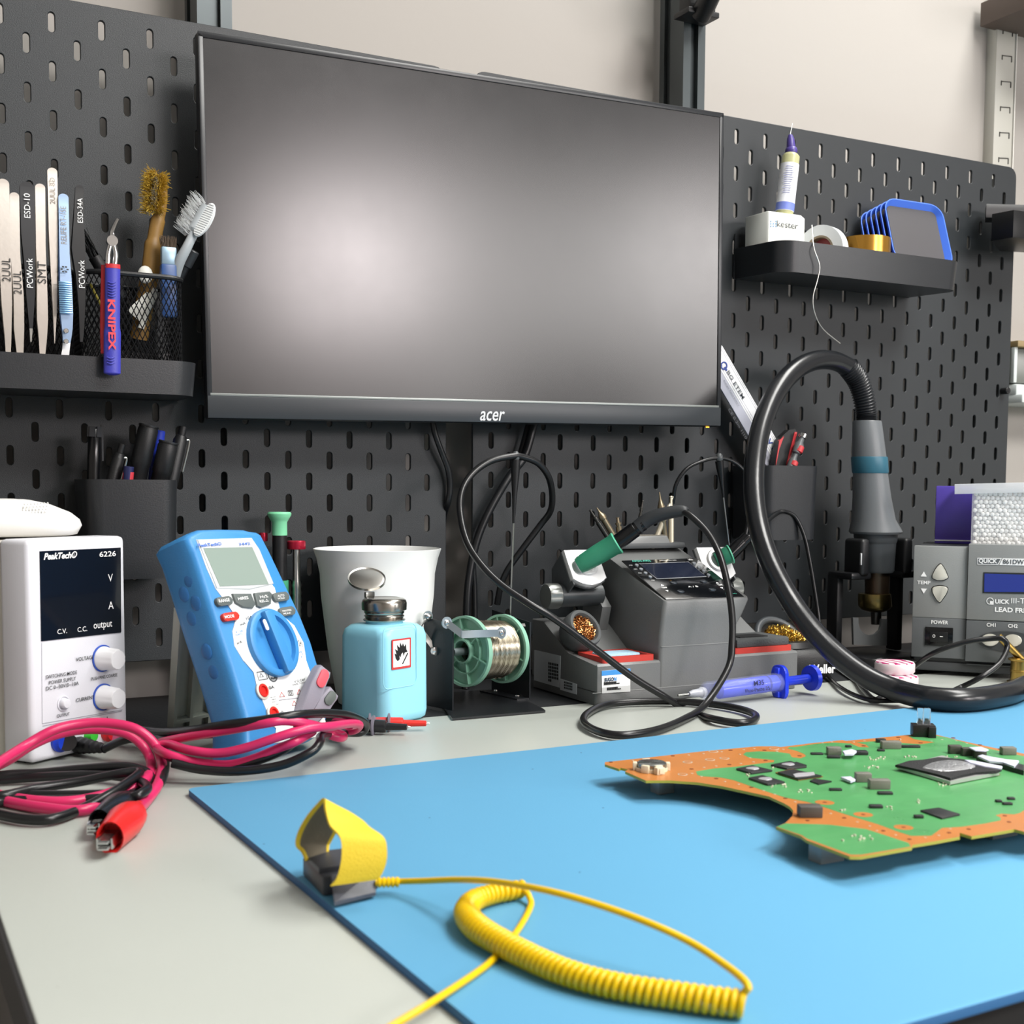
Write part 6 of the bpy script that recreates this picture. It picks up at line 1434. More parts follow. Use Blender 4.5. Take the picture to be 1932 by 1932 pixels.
# ------------------------------------------------------------------ pink flux tins, thin wires, brass nozzles
for nm, (x, y), z, r, lab in (('flux_tin', (1688, 1262), .7625, .0200, 'round tin with a pink and white marbled top, on the tin below'), ('flux_tin', (1697, 1288), .7505, .0185, 'round tin with a pink and white top, under the other one')):
    p = pz(x, y, z + .004); p.z = z; g_ = thing(nm, lab, 'tin', loc=p, group='pink topped flux tins')
    b = MB(M=T(*p)); b.lathe([(r * .92, 0), (r, .002), (r, .0095), (r * .96, .0108)], n=44); b.done('tin_body', K('tin_pinkish_white', '#dccfd2', .35), g_, True)
    mm = K('marbled_pink', '#d9cdd2', .3)
    if 'mb' not in MATS:
        MATS['mb'] = mm; nt = mm.node_tree; bs = nt.nodes['Principled BSDF']; wv = nt.nodes.new('ShaderNodeTexWave'); wv.inputs['Scale'].default_value = 30; wv.inputs['Distortion'].default_value = 9; rp = nt.nodes.new('ShaderNodeValToRGB'); rp.color_ramp.elements[0].color = lin('#b8286e'); rp.color_ramp.elements[0].position = .25; rp.color_ramp.elements[1].color = lin('#ece4e6'); rp.color_ramp.elements[1].position = .45; tcx = nt.nodes.new('ShaderNodeTexCoord'); nt.links.new(tcx.outputs['Object'], wv.inputs['Vector']); nt.links.new(wv.outputs['Fac'], rp.inputs['Fac']); nt.links.new(rp.outputs['Color'], bs.inputs['Base Color'])
    b = MB(M=T(*p)); b.lathe([(r * .96, .0106), (r * .93, .0116), (.0001, .0118)], n=44); b.done('marbled_top', mm, g_, True)
t = thing('thin_cable', 'thin black cable looping from behind the hose over the station keys', 'cable', loc=pz(1700, 1300))
b = MB(); b.tube([pz(1580, 1255, .755), pz(1612, 1278, .754), pz(1628, 1300, .754), pz(1650, 1320, .7535), pz(1668, 1310, .754), pz(1690, 1290, .7545), pd(1712, 1268, dep(pz(1700, 1285))), pd(1760, 1233, 1.27), pd(1820, 1212, 1.26), pd(1870, 1205, 1.255), pd(1893, 1206, 1.25), pd(1900, 1222, 1.25), pd(1885, 1252, 1.24), pd(1850, 1278, 1.23), pz(1810, 1298, .7540), pz(1785, 1308, .7540), pz(1740, 1316, .7535)], .0027, n=10); b.done('cord', bcab, t, True, ang=60)
Nz = pz(1923, 1288, .7505)
t = thing('brass_fitting', 'flanged brass nozzle standing at the right picture edge with a brass tube on it', 'nozzle', loc=Nz)
rz = .0105
b = MB(M=T(*Nz)); b.lathe([(rz * 1.15, 0), (rz * 1.18, .0018), (rz * .86, .0026), (rz * .86, .0115), (rz * .92, .012), (rz * .92, .013), (rz * .86, .0135), (rz * .86, .0225), (rz * 1.1, .0235), (rz * 1.12, .0252), (rz * .8, .026), (rz * .8, .018)], n=44, cap=False); b.done('flanged_body', brass, t, True)
b = MB(); A_ = Nz + V((0, 0, .026)); C_ = pd(1884, 1200, dep(A_) + .005); b.cyl(A_ + (A_ - C_).normalized() * .004, C_, .0036, n=18); b.done('brass_tube', brass, t, True)

# ================================================================== right bin contents
Mr = py_(1450, 880, -.040)
yr = -.032
t = thing('folding_rule', 'white folding rule with blue lettering leaning left out of the right bin', 'folding rule', loc=Mr)
Pm = [py_(x, y, yr) for x, y in ((1360, 650), (1488, 868))]; axr = (Pm[1] - Pm[0]).normalized()
TL_, BR_ = py_(1361, 652, yr), py_(1492, 878, yr); axr = (BR_ - TL_).normalized(); acr = V((-axr.z, 0, axr.x)) * -1
if acr.x > 0: acr = -acr
wr_ = (py_(1445, 878, yr) - py_(1492, 878, yr)).length * abs(acr.dot(V((1, 0, 0)))) if 0 else .030
RMx = frame(BR_ + axr * .030, -axr, acr, None)
upv = -axr
RMx = frame(BR_ + axr * .028, upv, V((upv.z, 0, -upv.x)) * -1)
if (RMx.to_3x3() @ V((0, 0, 1))).y > 0: RMx = frame(BR_ + axr * .028, upv, V((upv.z, 0, -upv.x)))
Lr = (TL_ - BR_).length + .028
sgy = 1 if (RMx.to_3x3() @ V((0, 1, 0))).x < 0 else -1
b = MB(RMx); 
for k in range(5): b.box((Lr / 2, sgy * .0085 + 0, -.0030 * k), (Lr, .017, .0026), .0003)
b.done('rule_leaves', K('rule_white', '#e8e9ea', .5), t, True)
b = MB(RMx)
for o_ in (.0015, .0035, .0125, .0150): b.box((Lr / 2, sgy * o_, .0013), (Lr, .00035, .0003))
b.done('rule_lines', K('line_purple_grey', '#8e8a9c', .5), t, True)
b = MB(RMx); b.slab([(0, sgy * .017, .001), (Lr * .93, sgy * .017, .001), (Lr * .86, sgy * .0285, .001), (0, sgy * .0285, .001)], (0, 0, -.002)); b.done('grey_back_leaf', K('rule_grey_leaf', '#a5a7b3', .5), t, True)
RX = RMx @ Matrix.Diagonal((-1, -1, 1, 1))
navy = K('navy_print_rule', '#27408a', .5)
def UR(px, py): return RMx.inverted() @ py_(px, py, (RMx @ V((0, 0, .0016))).y)
for s, (x, y), w_, h_, m_, bo in (('BG ETEM', (1388, 726), .036, .0042, K('grey_print2', '#5a5d63', .5), .01), ('Energie Textil Elektro', (1380, 742), .034, .0018, K('grey_print2', '#5a5d63', .5), 0), ('V für S', (1462, 850), .031, .0060, navy, .02), ('etem.de', (1447, 862), .016, .0032, K('grey_print2', '#5a5d63', .5), 0), ('CE 0.2m 1|10', (1391, 800), .040, .0042, K('grey_print2', '#5a5d63', .5), 0)):
    c = UR(x, y); g_ = MB(RMx @ T(c.x, c.y, .0018) @ (Rz(PI) if True else 1)); g_.text(s, w_, h_, bold=bo); g_.done('lettering', m_, t, True)
c = UR(1366, 690); b = MB(RMx @ T(c.x, c.y, .0016)); b.lathe([(.0030, 0), (.0046, 0), (.0046, .0003), (.0030, .0003)], n=24, cap=False); b.box((-.004, 0, 0), (.005, .0022, .0003)); b.done('blue_logo', navy, t, True)
C10 = lambda x, y, yy: py_(1430 + x / 13.8, 760 + y / 13.8, yy)
redh = K('red_handle', '#c23b40', .4); yk = -.045
t = thing('folding_knife', 'black and red folding tool, left of the red screwdriver in the right bin', 'knife', loc=C10(700, 1600, yk))
b = MB(); b.slab([C10(*p, yk) for p in ((430, 1640), (540, 1000), (640, 860), (820, 700), (980, 680), (1010, 760), (760, 1640))], (0, .008, 0)); b.done('body', black, t, True)
b = MB(); b.slab([C10(*p, yk - .001) for p in ((480, 1500), (560, 980), (680, 870), (640, 980), (560, 1200), (470, 1640))], (0, .003, 0)); b.slab([C10(*p, yk - .001) for p in ((740, 1640), (960, 760), (1020, 760), (1010, 840), (800, 1640))], (0, .003, 0)); b.done('red_trim', redh, t, True)
t = thing('red_screwdriver', 'screwdriver with a red and grey handle in the right bin', 'screwdriver', loc=C10(900, 1600, yk - .006))
A_, C_ = C10(840, 1700, yk - .008), C10(1190, 800, yk - .008); axs = (C_ - A_).normalized(); Ls_ = (C_ - A_).length
b = MB(); b.lathe([(.0045, 0), (.0046, Ls_ * .22), (.0028, Ls_ * .30), (.0028, Ls_ * .40), (.0046, Ls_ * .44), (.0052, Ls_ * .68), (.0032, Ls_ * .76), (.0030, Ls_ * .88)], A_, axs, 20); b.done('grey_core', K('core_grey', '#5c5f61', .4), t, True)
for f0, f1 in ((.02, .24), (.42, .68)): b = MB(); b.sphere(A_ + axs * Ls_ * (f0 + f1) / 2 + V((.0015, -.0018, 0)), .0052, n=16, M=None) if 0 else b.lathe([(.0020, Ls_ * f0), (.0047, Ls_ * (f0 + .05)), (.0047, Ls_ * (f1 - .06)), (.0015, Ls_ * f1)], A_ + V((.0012, -.0014, 0)), axs, 18); b.done('red_pad', redh, t, True)
b = MB(); b.lathe([(.0030, Ls_ * .86), (.0046, Ls_ * .88), (.0046, Ls_ * .98), (.0030, Ls_)], A_, axs, 16); b.done('steel_cap', chrome, t, True)
t = thing('bolt_on_board', 'small black hook bin clip', 'clip', loc=(0, 0, 0)) if 0 else None

# ================================================================== right tray and its contents
RT = wall_tray('wall_tray', 'black steel tray on the right pegboard, carrying the small white box', -.003, .2630, 1.2125, .085, .0325, -.001, tilt=R(2.0))
TR = 1.2125 - .0325 + .0020
yk0 = -.052
# octagonal white carton
C11 = lambda x, y: (1380 + x / 8.05, 330 + y / 8.05)
zb_ = TR
kc = V((.030, -.034, zb_)); hk = py_(1480, 402, -.056).z - zb_
t = thing('white_carton', 'small white carton with cut corners on the right tray, under the syringe', 'carton', loc=kc)
b = MB(); b.prism([(.0006, -.018), (.0008, -.054), (.0022, -.056), (.0455, -.0565), (.0595, -.046), (.0615, -.016), (.052, -.008), (.010, -.008)], zb_ - .0005, zb_ + hk, bev=-.0006); b.done('carton', K('carton_white', '#e6e9e3', .6, var=.03, vscale=40), t, True)
KF = frame(V((.0237, -.0567, zb_)), (1, -.0115, 0), (0, 0, 1))
def UK(px, py, d=0): return uv(KF, px, py, d)
for s, px_x, py_y, w_, h_ in (('kester', 1486, 424, 40, 11),):
    c = UK(px_x, py_y, .0003); l, r_ = UK(px_x - w_ / 2, py_y, .0003), UK(px_x + w_ / 2, py_y, .0003); g_ = MB(KF @ T(c.x, c.y, .0003)); g_.text(s, r_.x - l.x, .0068, bold=.0); g_.done('maker_lettering', K('dark_grey_print', '#3f4346', .5), t, True)
b = MB(KF)
for i in range(3):
    for j in range(3):
        if (i, j) != (1, 0): c = UK(1454.5 + i * 4.8, 417.5 + j * 4.7); b.box((c.x, c.y, .0002), (.0014, .0014, .0003))
b.done('dot_logo', K('dot_blue', '#6f9cc4', .5), t, True)
# syringe standing in the carton
ysy = -.036
sA, sB = py_(1480, 402, ysy), py_(1493, 288, ysy); axs = (sB - sA).normalized(); Lb = (sB - sA).length
t = thing('glue_syringe', 'labelled syringe with a purple needle hub standing in the white carton', 'syringe', loc=sA)
rs_ = (py_(1500, 340, ysy).x - py_(1473, 340, ysy).x) / 2 * .98
b = MB(); b.lathe([(rs_, -.012), (rs_, Lb * .93), (rs_ * .8, Lb * .97), (rs_ * .5, Lb)], sA, axs, 32); b.done('barrel', K('yellowish_clear', '#cfcf9e', .2, trans=.4), t, True)
b = MB(); b.lathe([(rs_ * 1.03, .001), (rs_ * 1.03, Lb * .80)], sA, axs, 32, cap=False); b.done('label', K('syringe_label', '#e6e8ee', .5), t, True)
nn = (CAM - sA); nn = (nn - axs * nn.dot(axs)).normalized(); SFm = frame(sA + nn * (rs_ * 1.04), nn.cross(axs) * -1, axs, None)
SFm = frame(sA + nn * (rs_ * 1.05), axs.cross(nn), axs, nn)
b = MB(SFm)
for k in range(13): b.box((random.uniform(-.0012, .0004), Lb * (.30 + .036 * k), -.0002), (rs_ * random.uniform(.7, 1.15), .0005, .0004))
b.done('label_print', K('print_lilac', '#8f93b8', .5), t, True)
b = MB(); b.lathe([(rs_ * 1.045, .0015), (rs_ * 1.045, Lb * .15)], sA, axs, 32, cap=False); b.done('blue_label_band', K('label_band_blue', '#6f7fc8', .5), t, True)
hA, hB_ = sB, py_(1491, 254, ysy); axh = (hB_ - hA).normalized(); Lh = (hB_ - hA).length
b = MB(); b.lathe([(rs_ * .62, -.001), (rs_ * .70, Lh * .1), (rs_ * .62, Lh * .25), (rs_ * .50, Lh * .3), (rs_ * .42, Lh * .75), (rs_ * .22, Lh)], hA, axh, 20); b.done('needle_hub', K('purple_hub', '#4b3f86', .35), t, True)
b = MB(); b.cyl(hB_, py_(1495, 233, ysy), .0004, n=8); b.done('needle', steel, t, True)
# white tape roll standing on edge behind the carton, gold tape roll lying, blue trays
pw = py_(1550, 455, -.040); rt_ = .0285; cw_ = V((.0865, -.046, TR + rt_))
t = thing('white_tape', 'roll of white tape standing on edge right of the white carton', 'tape', loc=cw_)
axw = V((.93, .36, 0)).normalized()
b = MB(); b.lathe([(rt_ * .58, 0), (rt_, 0), (rt_, .013), (rt_ * .58, .013), (rt_ * .58, 0)], cw_ - axw * .008, axw, 44, cap=False); b.done('tape_winding', K('tape_white', '#dce0e2', .45), t, True)
b = MB(); b.lathe([(rt_ * .52, .0002), (rt_ * .60, -.0002), (rt_ * .60, .013), (rt_ * .52, .013), (rt_ * .52, 0)], cw_ - axw * .008, axw, 40, cap=False); b.done('card_core', K('core_brown', '#8d7f6a', .6), t, True)
b = MB(); b.lathe([(.0001, .009), (rt_ * .52, .009)], cw_ - axw * .008, axw, 30, cap=False); b.done('red_core_disc', K('red_disc', '#8c2f33', .5), t, True)
cg = V((.1475, -.046, TR)); 
t = thing('gold_tape', 'roll of shiny gold tape lying flat in the right tray', 'tape', loc=cg)
hgz = py_(1640, 440, -.075).z - TR
b = MB(M=T(*cg)); b.lathe([(.016, 0), (.0285, 0), (.0285, hgz), (.016, hgz), (.016, 0)], n=56, cap=False); b.done('tape_winding', K('gold_film', '#b98a3a', .22, .75), t, True)
bl_ = K('blue_tray', '#4470d6', .4); bl2 = K('black_tray_felt', '#3a383b', .6)
cTL, cTR, cBR, cBL = py_(1653, 369, -.030), py_(1764, 389, -.044), py_(1814, 505, -.077), py_(1702, 494, -.065)
dX = ((cTR - cTL) + (cBR - cBL)).normalized(); dY = ((cTL - cBL) + (cTR - cBR)); dY = (dY - dX * dY.dot(dX)).normalized()
dW = ((cTR - cTL).length + (cBR - cBL).length) / 2; dH = ((cTL - cBL).length + (cTR - cBR).length) / 2; dC = (cTL + cTR + cBR + cBL) / 4
dN = dX.cross(dY)
if dN.y > 0: dX, dN = -dX, -dN
def dish(k, M_, lab):
    g_ = thing('sorting_dish', lab, 'dish', M=M_, group='blue rimmed sorting dishes')
    w_, h_ = dW, dH; dp = .0080
    o = rrect(w_, h_, .017, 6); i_ = rrect(w_ - .0022, h_ - .0022, .016, 6); f_ = rrect(w_ - .013, h_ - .013, .007, 6); n = len(o)
    b = MB(T(0, 0, -dp)); L = [[b.bm.verts.new((p[0], p[1], z)) for p in pp] for pp, z in ((o, dp), (i_, dp), (f_, .0018))]; L2 = [[b.bm.verts.new((p[0] * q_, p[1] * q_, z)) for p in o] for q_, z in ((.90, .0), (1, dp))]
    for A1, A2 in ((L[0], L[1]), (L[1], L[2]), (L2[1], L2[0])):
        for j in range(n): b.bm.faces.new((A1[j], A1[(j + 1) % n], A2[(j + 1) % n], A2[j]))
    b.bm.faces.new(L2[0]); b._fin(list(b.bm.verts)); b.done('rim', bl_, g_)
    b = MB(T(0, 0, -dp)); b.prism(f_, .0012, .0024); b.done('floor_pad', bl2, g_); return g_
for k in range(6):
    c = dC + (dN * -.0050 + dX * -.0034 + dY * -.0006) * k
    dish(k, frame(c, dX, dY, dN) if k == 0 else frame(c, dX, dY, dN), ('front blue rimmed dish with a dark floor, standing tilted in the right tray' if k == 0 else 'blue rimmed dish, number %s from the front of the tilted stack' % ('zero', 'two', 'three', 'four', 'five', 'six')[k]))
# solder wire dangling from the carton
t = thing('solder_wire', 'thin silver wire dangling from the white carton over the tray edge', 'wire', loc=py_(1535, 450, -.075))
b = MB(); b.tube([py_(1532, 425, -.072), py_(1533, 445, -.082), py_(1536, 470, -.0905), py_(1546, 500, -.091), py_(1543, 525, -.09), py_(1534, 560, -.088), py_(1537, 590, -.086), py_(1552, 620, -.084), py_(1585, 648, -.082)], .0006, n=8); b.done('strand', K('tin_bright', '#cfcfca', .3, .8), t, True)
# black holder at the far right edge
t = thing('black_bracket_shelf', 'black plastic bracket shelf at the right picture edge', 'bracket', loc=py_(1900, 440, -.10))
yv = -.055
def cx_(x, y, yy): return py_(x, y, yy)
P1 = py_(1870, 455, -.05); zb_ = P1.z; P2, P3 = pz(1911, 448, zb_), pz(1990, 458, zb_); hv = py_(1870, 403, -.05).z - zb_
b = MB(); b.prism([(p.x, p.y) for p in (P1, P2, P3, P3 + V((.06, .05, 0)), P1 + V((.06, .04, 0)))], zb_, zb_ + hv, bev=.001); b.done('front_box', blackr, t, True)
Q1 = P1 + V((.012, .02, 0)); b = MB(); b.prism([(p.x, p.y) for p in (Q1, P3 + V((.01, .02, 0)), P3 + V((.03, .04, 0)), Q1 + V((.02, .02, 0)))], zb_ + hv, zb_ + hv + .017, bev=.0008); b.done('back_lip', blackr, t, True)

# ================================================================== cables behind the bench tools
t = thing('monitor_cable', 'thick black cable running down behind the solder spool from the monitor', 'cable', loc=py_(900, 1100, -.02))
b = MB(); b.tube([py_(1010, 790, -.016), py_(990, 860, -.016), py_(960, 900, -.016), py_(925, 960, -.016), py_(903, 1010, -.016), py_(890, 1060, -.016), py_(882, 1120, -.018), py_(880, 1200, -.02), py_(878, 1300, -.03)], .0040, n=12); b.tube([py_(1000, 790, -.009), py_(975, 875, -.009), py_(940, 935, -.009), py_(905, 1000, -.009), py_(893, 1050, -.009), py_(895, 1110, -.009), py_(896, 1200, -.012), py_(893, 1290, -.02)], .0030, n=10); b.done('cord', K('cable_satin', '#15171a', .35), t, True, ang=60)
t = thing('hanging_cable', 'black cable sagging below the monitor at the gap between the pegboards', 'cable', loc=py_(845, 880, -.01))
b = MB(); b.tube([py_(815, 780, -.012), py_(820, 815, -.012), py_(832, 850, -.011), py_(845, 885, -.009), py_(849, 915, -.008), py_(846, 945, -.006), py_(840, 965, .004), py_(836, 985, .02)], .0030, n=10); b.done('cord', K('cable_satin', '#15171a', .35), t, True, ang=60)
# ================================================================== circuit board on the mat
ZP = .7680
green = K('solder_mask_green', '#559a60', .30, var=.22, vscale=28, spec=.5); copper = K('copper_pour_orange', '#b8753a', .32, var=.12, vscale=40); pedge = K('board_edge_yellow', '#a9a23c', .5)
for mm, s1, s2 in ((green, 22, .9),):
    nt = mm.node_tree; bs = nt.nodes['Principled BSDF']
    vo = nt.nodes.new('ShaderNodeTexBrick'); vo.inputs['Scale'].default_value = 34; vo.inputs['Mortar Size'].default_value = .012; vo.inputs['Color1'].default_value = (1, 1, 1, 1); vo.inputs['Color2'].default_value = (.72, .86, .80, 1); vo.inputs['Mortar'].default_value = (.62, .9, .66, 1)
    tcx = nt.nodes.new('ShaderNodeTexCoord'); nt.links.new(tcx.outputs['Object'], vo.inputs['Vector'])
    mx = nt.nodes.new('ShaderNodeMix'); mx.data_type = 'RGBA'; mx.blend_type = 'MULTIPLY'; mx.inputs['Factor'].default_value = .45
    nt.links.new(bs.inputs['Base Color'].links[0].from_socket, mx.inputs['A']); nt.links.new(vo.outputs['Color'], mx.inputs['B']); nt.links.new(mx.outputs['Result'], bs.inputs['Base Color'])
def PZ(px, py, z=ZP): return pz(px, py, z)
def c4(x, y): return (1140 + x / 4.83, 1320 + y / 4.83)
def c5(x, y): return (1500 + x / 4.472, 1300 + y / 4.472)
out = [c4(5, 570), c4(400, 527), c4(900, 470), c4(1400, 425), c4(1560, 425), c4(1610, 432), c4(1700, 420), c4(1830, 405), c5(90, 462), c5(400, 430), c5(430, 437), c5(700, 412), c5(990, 383), c5(1190, 385), c5(1420, 440), c5(1700, 500), c5(1932, 545), c5(2350, 640), c5(2900, 770),
       c5(3000, 1050), c5(2500, 1130), c5(2050, 1215), c5(1932, 1203), c5(1850, 1183), c5(1490, 1243), c5(1390, 1213), c5(1390, 1245), c5(1180, 1285), c5(990, 1315), c5(985, 1335), c5(560, 1412), c5(460, 1412), c5(100, 1275), c4(1790, 1240), c4(1565, 1160), c4(1650, 1125), c4(1715, 1060), c4(1722, 1010), c4(1690, 975), c4(1640, 945), c4(1500, 882), c4(1300, 838), c4(1080, 790), c4(850, 754), c4(600, 737), c4(380, 738), c4(190, 655), c4(215, 635), c4(150, 622), c4(135, 632), c4(5, 590)]
PO = PZ(1600, 1500); t = thing('circuit_board', 'green and copper coloured circuit board lying raised on the blue mat', 'circuit board', loc=(PO.x, PO.y, ZP - .0016))
b = MB(); b.prism([(p.x, p.y) for p in (PZ(*q) for q in out)], ZP - .0016, ZP)
b.bm.faces.ensure_lookup_table()
for f in b.bm.faces: f.normal_update(); f.material_index = 1 if abs(f.normal.z) < .5 else 0
def region(pts, m, z0, z1): b.mi = m; b.prism([(p.x, p.y) for p in (PZ(*q) for q in pts)], z0, z1); b.mi = 0
g1 = [c4(835, 655), c4(1000, 628), c4(1200, 612), c4(1400, 585), c4(1545, 570), c4(1550, 552), c4(1450, 542), c4(1320, 530), c4(1265, 500), c4(1290, 480), c4(1400, 472), c4(1560, 475), c4(1690, 492), c4(1710, 525), c4(1790, 535), c4(1840, 515), c4(1820, 495), c4(1760, 470), c4(1670, 445), c4(1690, 432), c5(10, 488), c5(180, 462), c5(330, 452), c5(470, 460), c5(540, 490), c5(625, 492), c5(600, 470), c5(520, 450), c5(700, 440), c5(880, 455), c5(1060, 466), c5(1180, 450), c5(1010, 425), c5(960, 400), c5(1010, 388), c5(1180, 392), c5(1290, 412), c5(1500, 470), c5(1620, 500), c5(1932, 568), c5(2300, 655), c5(2840, 785), c5(2900, 1000), c5(2400, 1030), c5(2050, 1015), c5(1932, 1022), c5(1900, 1045), c5(1850, 1058), c5(1740, 1052), c5(1690, 1066), c5(1735, 1085), c5(1735, 1108), c5(1600, 1135), c5(1400, 1163), c5(1240, 1172), c5(1195, 1205), c5(1150, 1238), c5(980, 1240), c5(850, 1198), c5(700, 1142), c5(400, 1050), c5(180, 975), c5(0, 925), c4(1830, 930), c4(1650, 893), c4(1500, 845), c4(1350, 795), c4(1180, 735), c4(1060, 710), c4(900, 700), c4(850, 688)]
region(g1, 2, ZP, ZP + .00006)
region([c4(1570, 1158), c4(1655, 1128), c4(1932, 1135), c5(300, 1146), c5(600, 1182), c5(780, 1240), c5(960, 1300), c5(975, 1330), c5(560, 1398), c5(470, 1398), c5(100, 1262), c4(1800, 1235)], 2, ZP, ZP + .00006)
# copper rings around the drilled fixing points, silver via dots, dark slots
def ell(px, py, w, h, m, z1, z0=ZP, n=20):
    a, c = PZ(px - w / 2, py), PZ(px + w / 2, py); cc = PZ(px, py); u, d = PZ(px, py - h / 2), PZ(px, py + h / 2)
    b.mi = m; r = (c - a).length / 2; b.prism(circ(r, n, cc.x, cc.y), z0, z1); b.mi = 0
for (x, y) in ((250, 958), (575, 1060), (915, 1168)): ell(*c5(x, y), 36, 9, 0, ZP + .00012); 
for (x, y) in ((250, 958), (575, 1060), (915, 1168), (90, 985), (415, 1088), (745, 1197), (965, 1268), (1300, 1213), (1465, 1183), (1770, 1070), (1805, 1122), (870, 408), (1060, 455), (580, 480), (1335, 413), (1560, 472), (105, 1110), (1730, 507)): ell(*c5(x, y), 8, 2.6, 3, ZP + .00018)
for (x, y) in ((60, 570), (625, 513), (795, 633), (1150, 462), (1470, 555), (1780, 513), (1140, 593), (1020, 720), (1340, 800), (1650, 900), (1840, 965), (1460, 462)): ell(*c4(x, y), 8, 2.6, 3, ZP + .00018)
for (x, y) in ((262, 555), (770, 505), (905, 492), (1070, 475), (1235, 498), (1330, 530), (1270, 455), (1365, 445), (1575, 472), (1630, 453), (1245, 582), (1360, 568), (1020, 605), (910, 618), (800, 672), (885, 700), (1100, 747), (1225, 772), (1455, 830), (1555, 863), (1740, 932)): ell(*c4(x, y), 5, 2, 4, ZP + .00016, n=10)
for (x, y) in ((230, 455), (310, 447), (495, 448), (585, 437), (300, 1050), (525, 1122), (630, 1157), (690, 1195), (850, 1232), (1100, 1253), (1212, 1235), (1310, 1178), (1150, 440), (1240, 428), (1360, 438), (1450, 460)): ell(*c5(x, y), 5, 2, 4, ZP + .00016, n=10)
for (x, y) in ((760, 570), (965, 548), (1095, 535), (715, 682), (995, 473), (1550, 448)): ell(*c4(x, y), 19, 5, 4, ZP + .00014); ell(*c4(x, y), 14, 4, 0, ZP + .00018)
b.done('board', [copper, pedge, green, K('drill_dark_copper', '#6b2f14', .5), K('via_silver', '#d9d4c2', .3, .5)], t, True, ang=30)
# parts on the board
chipb = K('chip_black', '#232527', .4); capg = K('inductor_grey', '#6f6f67', .45, bump=.1, bscale=900); silv = K('thermal_pad_silver', '#dcdde2', .35, .6); pad = K('thermal_gum_lilac', '#c9cbe0', .5); gold = K('chip_edge_gold', '#9a7440', .4, .3)
def bq(nm, pts, h, m, z=ZP + .0001, bev=0, lab=None, Z=None):
    q = [PZ(*p, (Z or z)) for p in pts]; bb = MB(); bb.prism([(p.x, p.y) for p in q], z, z + h, bev=bev); return bb.done(nm, m, t, True, label=lab)
# quad memory chips (picture corners of their top faces)
for k, pts in enumerate(((c4(1203, 625), c4(1350, 597), c4(1532, 640), c4(1340, 665)), (c4(1518, 590), c4(1695, 557), c4(1845, 605), c4(1665, 625)), (c4(1315, 710), c4(1440, 685), c4(1645, 745), c4(1490, 768)))):
    o_ = bq('memory_chip', pts, .0011, chipb, ZP + .0003, -.0001, Z=ZP + .0014)
    cx = sum(p[0] for p in pts) / 4; cy = sum(p[1] for p in pts) / 4 - 1; cc = PZ(cx, cy, ZP + .0014)
    bb = MB(); bb.prism([(cc.x + (.0042 + .0006 * math.sin(3 * a)) * math.cos(a), cc.y + (.0040 + .0005 * math.cos(2 * a)) * math.sin(a)) for a in [2 * PI * i / 20 for i in range(20)]], ZP + .0013, ZP + .0017, bev=-.0001); bb.done('paste_dab', silv, o_, True)
o_ = bq('controller_chip', (c4(1560, 662), c4(1720, 630), c5(235, 735), c4(1770, 730)), .0006, gold, ZP + .0002, Z=ZP + .0008); 
bq('controller_lid', (c4(1580, 660), c4(1722, 632), c5(225, 728), c4(1768, 718)), .0009, chipb, ZP + .0008, Z=ZP + .0017)
bq('thermal_smear', (c4(1720, 680), c4(1770, 668), c4(1910, 660), c4(1920, 680), c4(1850, 692), c4(1740, 700)), .0004, silv, ZP + .0017, Z=ZP + .002)
bq('small_chip', (c5(125, 772), c5(165, 755), c5(310, 775), c5(200, 798)), .0009, chipb, Z=ZP + .001)
bq('flat_chip', (c5(1058, 1020), c5(1215, 998), c5(1392, 1052), c5(1240, 1085)), .0011, chipb, Z=ZP + .0012, bev=-.0001)
bq('memory_chip', (c5(-60, 645), c5(10, 612), c5(98, 640), c5(-10, 662)), .0010, chipb, Z=ZP + .0011)
# main processor with frame, gum and shiny die
bq('processor_base', (c5(860, 655), c5(1240, 560), c5(1730, 715), c5(1310, 790)), .0008, gold, Z=ZP + .0009)
bq('metal_frame', (c5(870, 648), c5(1240, 560), c5(1725, 700), c5(1310, 780)), .0020, K('frame_steel', '#b3b6b3', .35, .4), ZP + .0006, Z=ZP + .0026)
gum = K('black_gum', '#202124', .75, bump=1.0, bscale=900)
ps_ = []
base_ = [c5(845, 640), c5(960, 605), c5(1080, 600), c5(1205, 575), c5(1400, 590), c5(1500, 610), c5(1620, 655), c5(1745, 675), c5(1700, 695), c5(1520, 705), c5(1380, 735), c5(1310, 755), c5(1200, 720), c5(1000, 670)]
bq('gum_layer', base_, .0016, gum, ZP + .0026, -.0005, Z=ZP + .004)
bb = MB(); q = [PZ(*p, ZP + .0046) for p in (c5(1080, 655), c5(1200, 610), c5(1330, 598), c5(1470, 620), c5(1520, 655), c5(1400, 680), c5(1250, 690), c5(1120, 672))]; bb.prism([(p.x, p.y) for p in smooth_pts([(v.x, v.y, 0) for v in q], 3, True)], ZP + .0038, ZP + .0046, bev=-.0003); bb.done('shiny_die', K('foil_silver', '#d8dadd', .3, .9, bump=1.0, bscale=700), t, True)
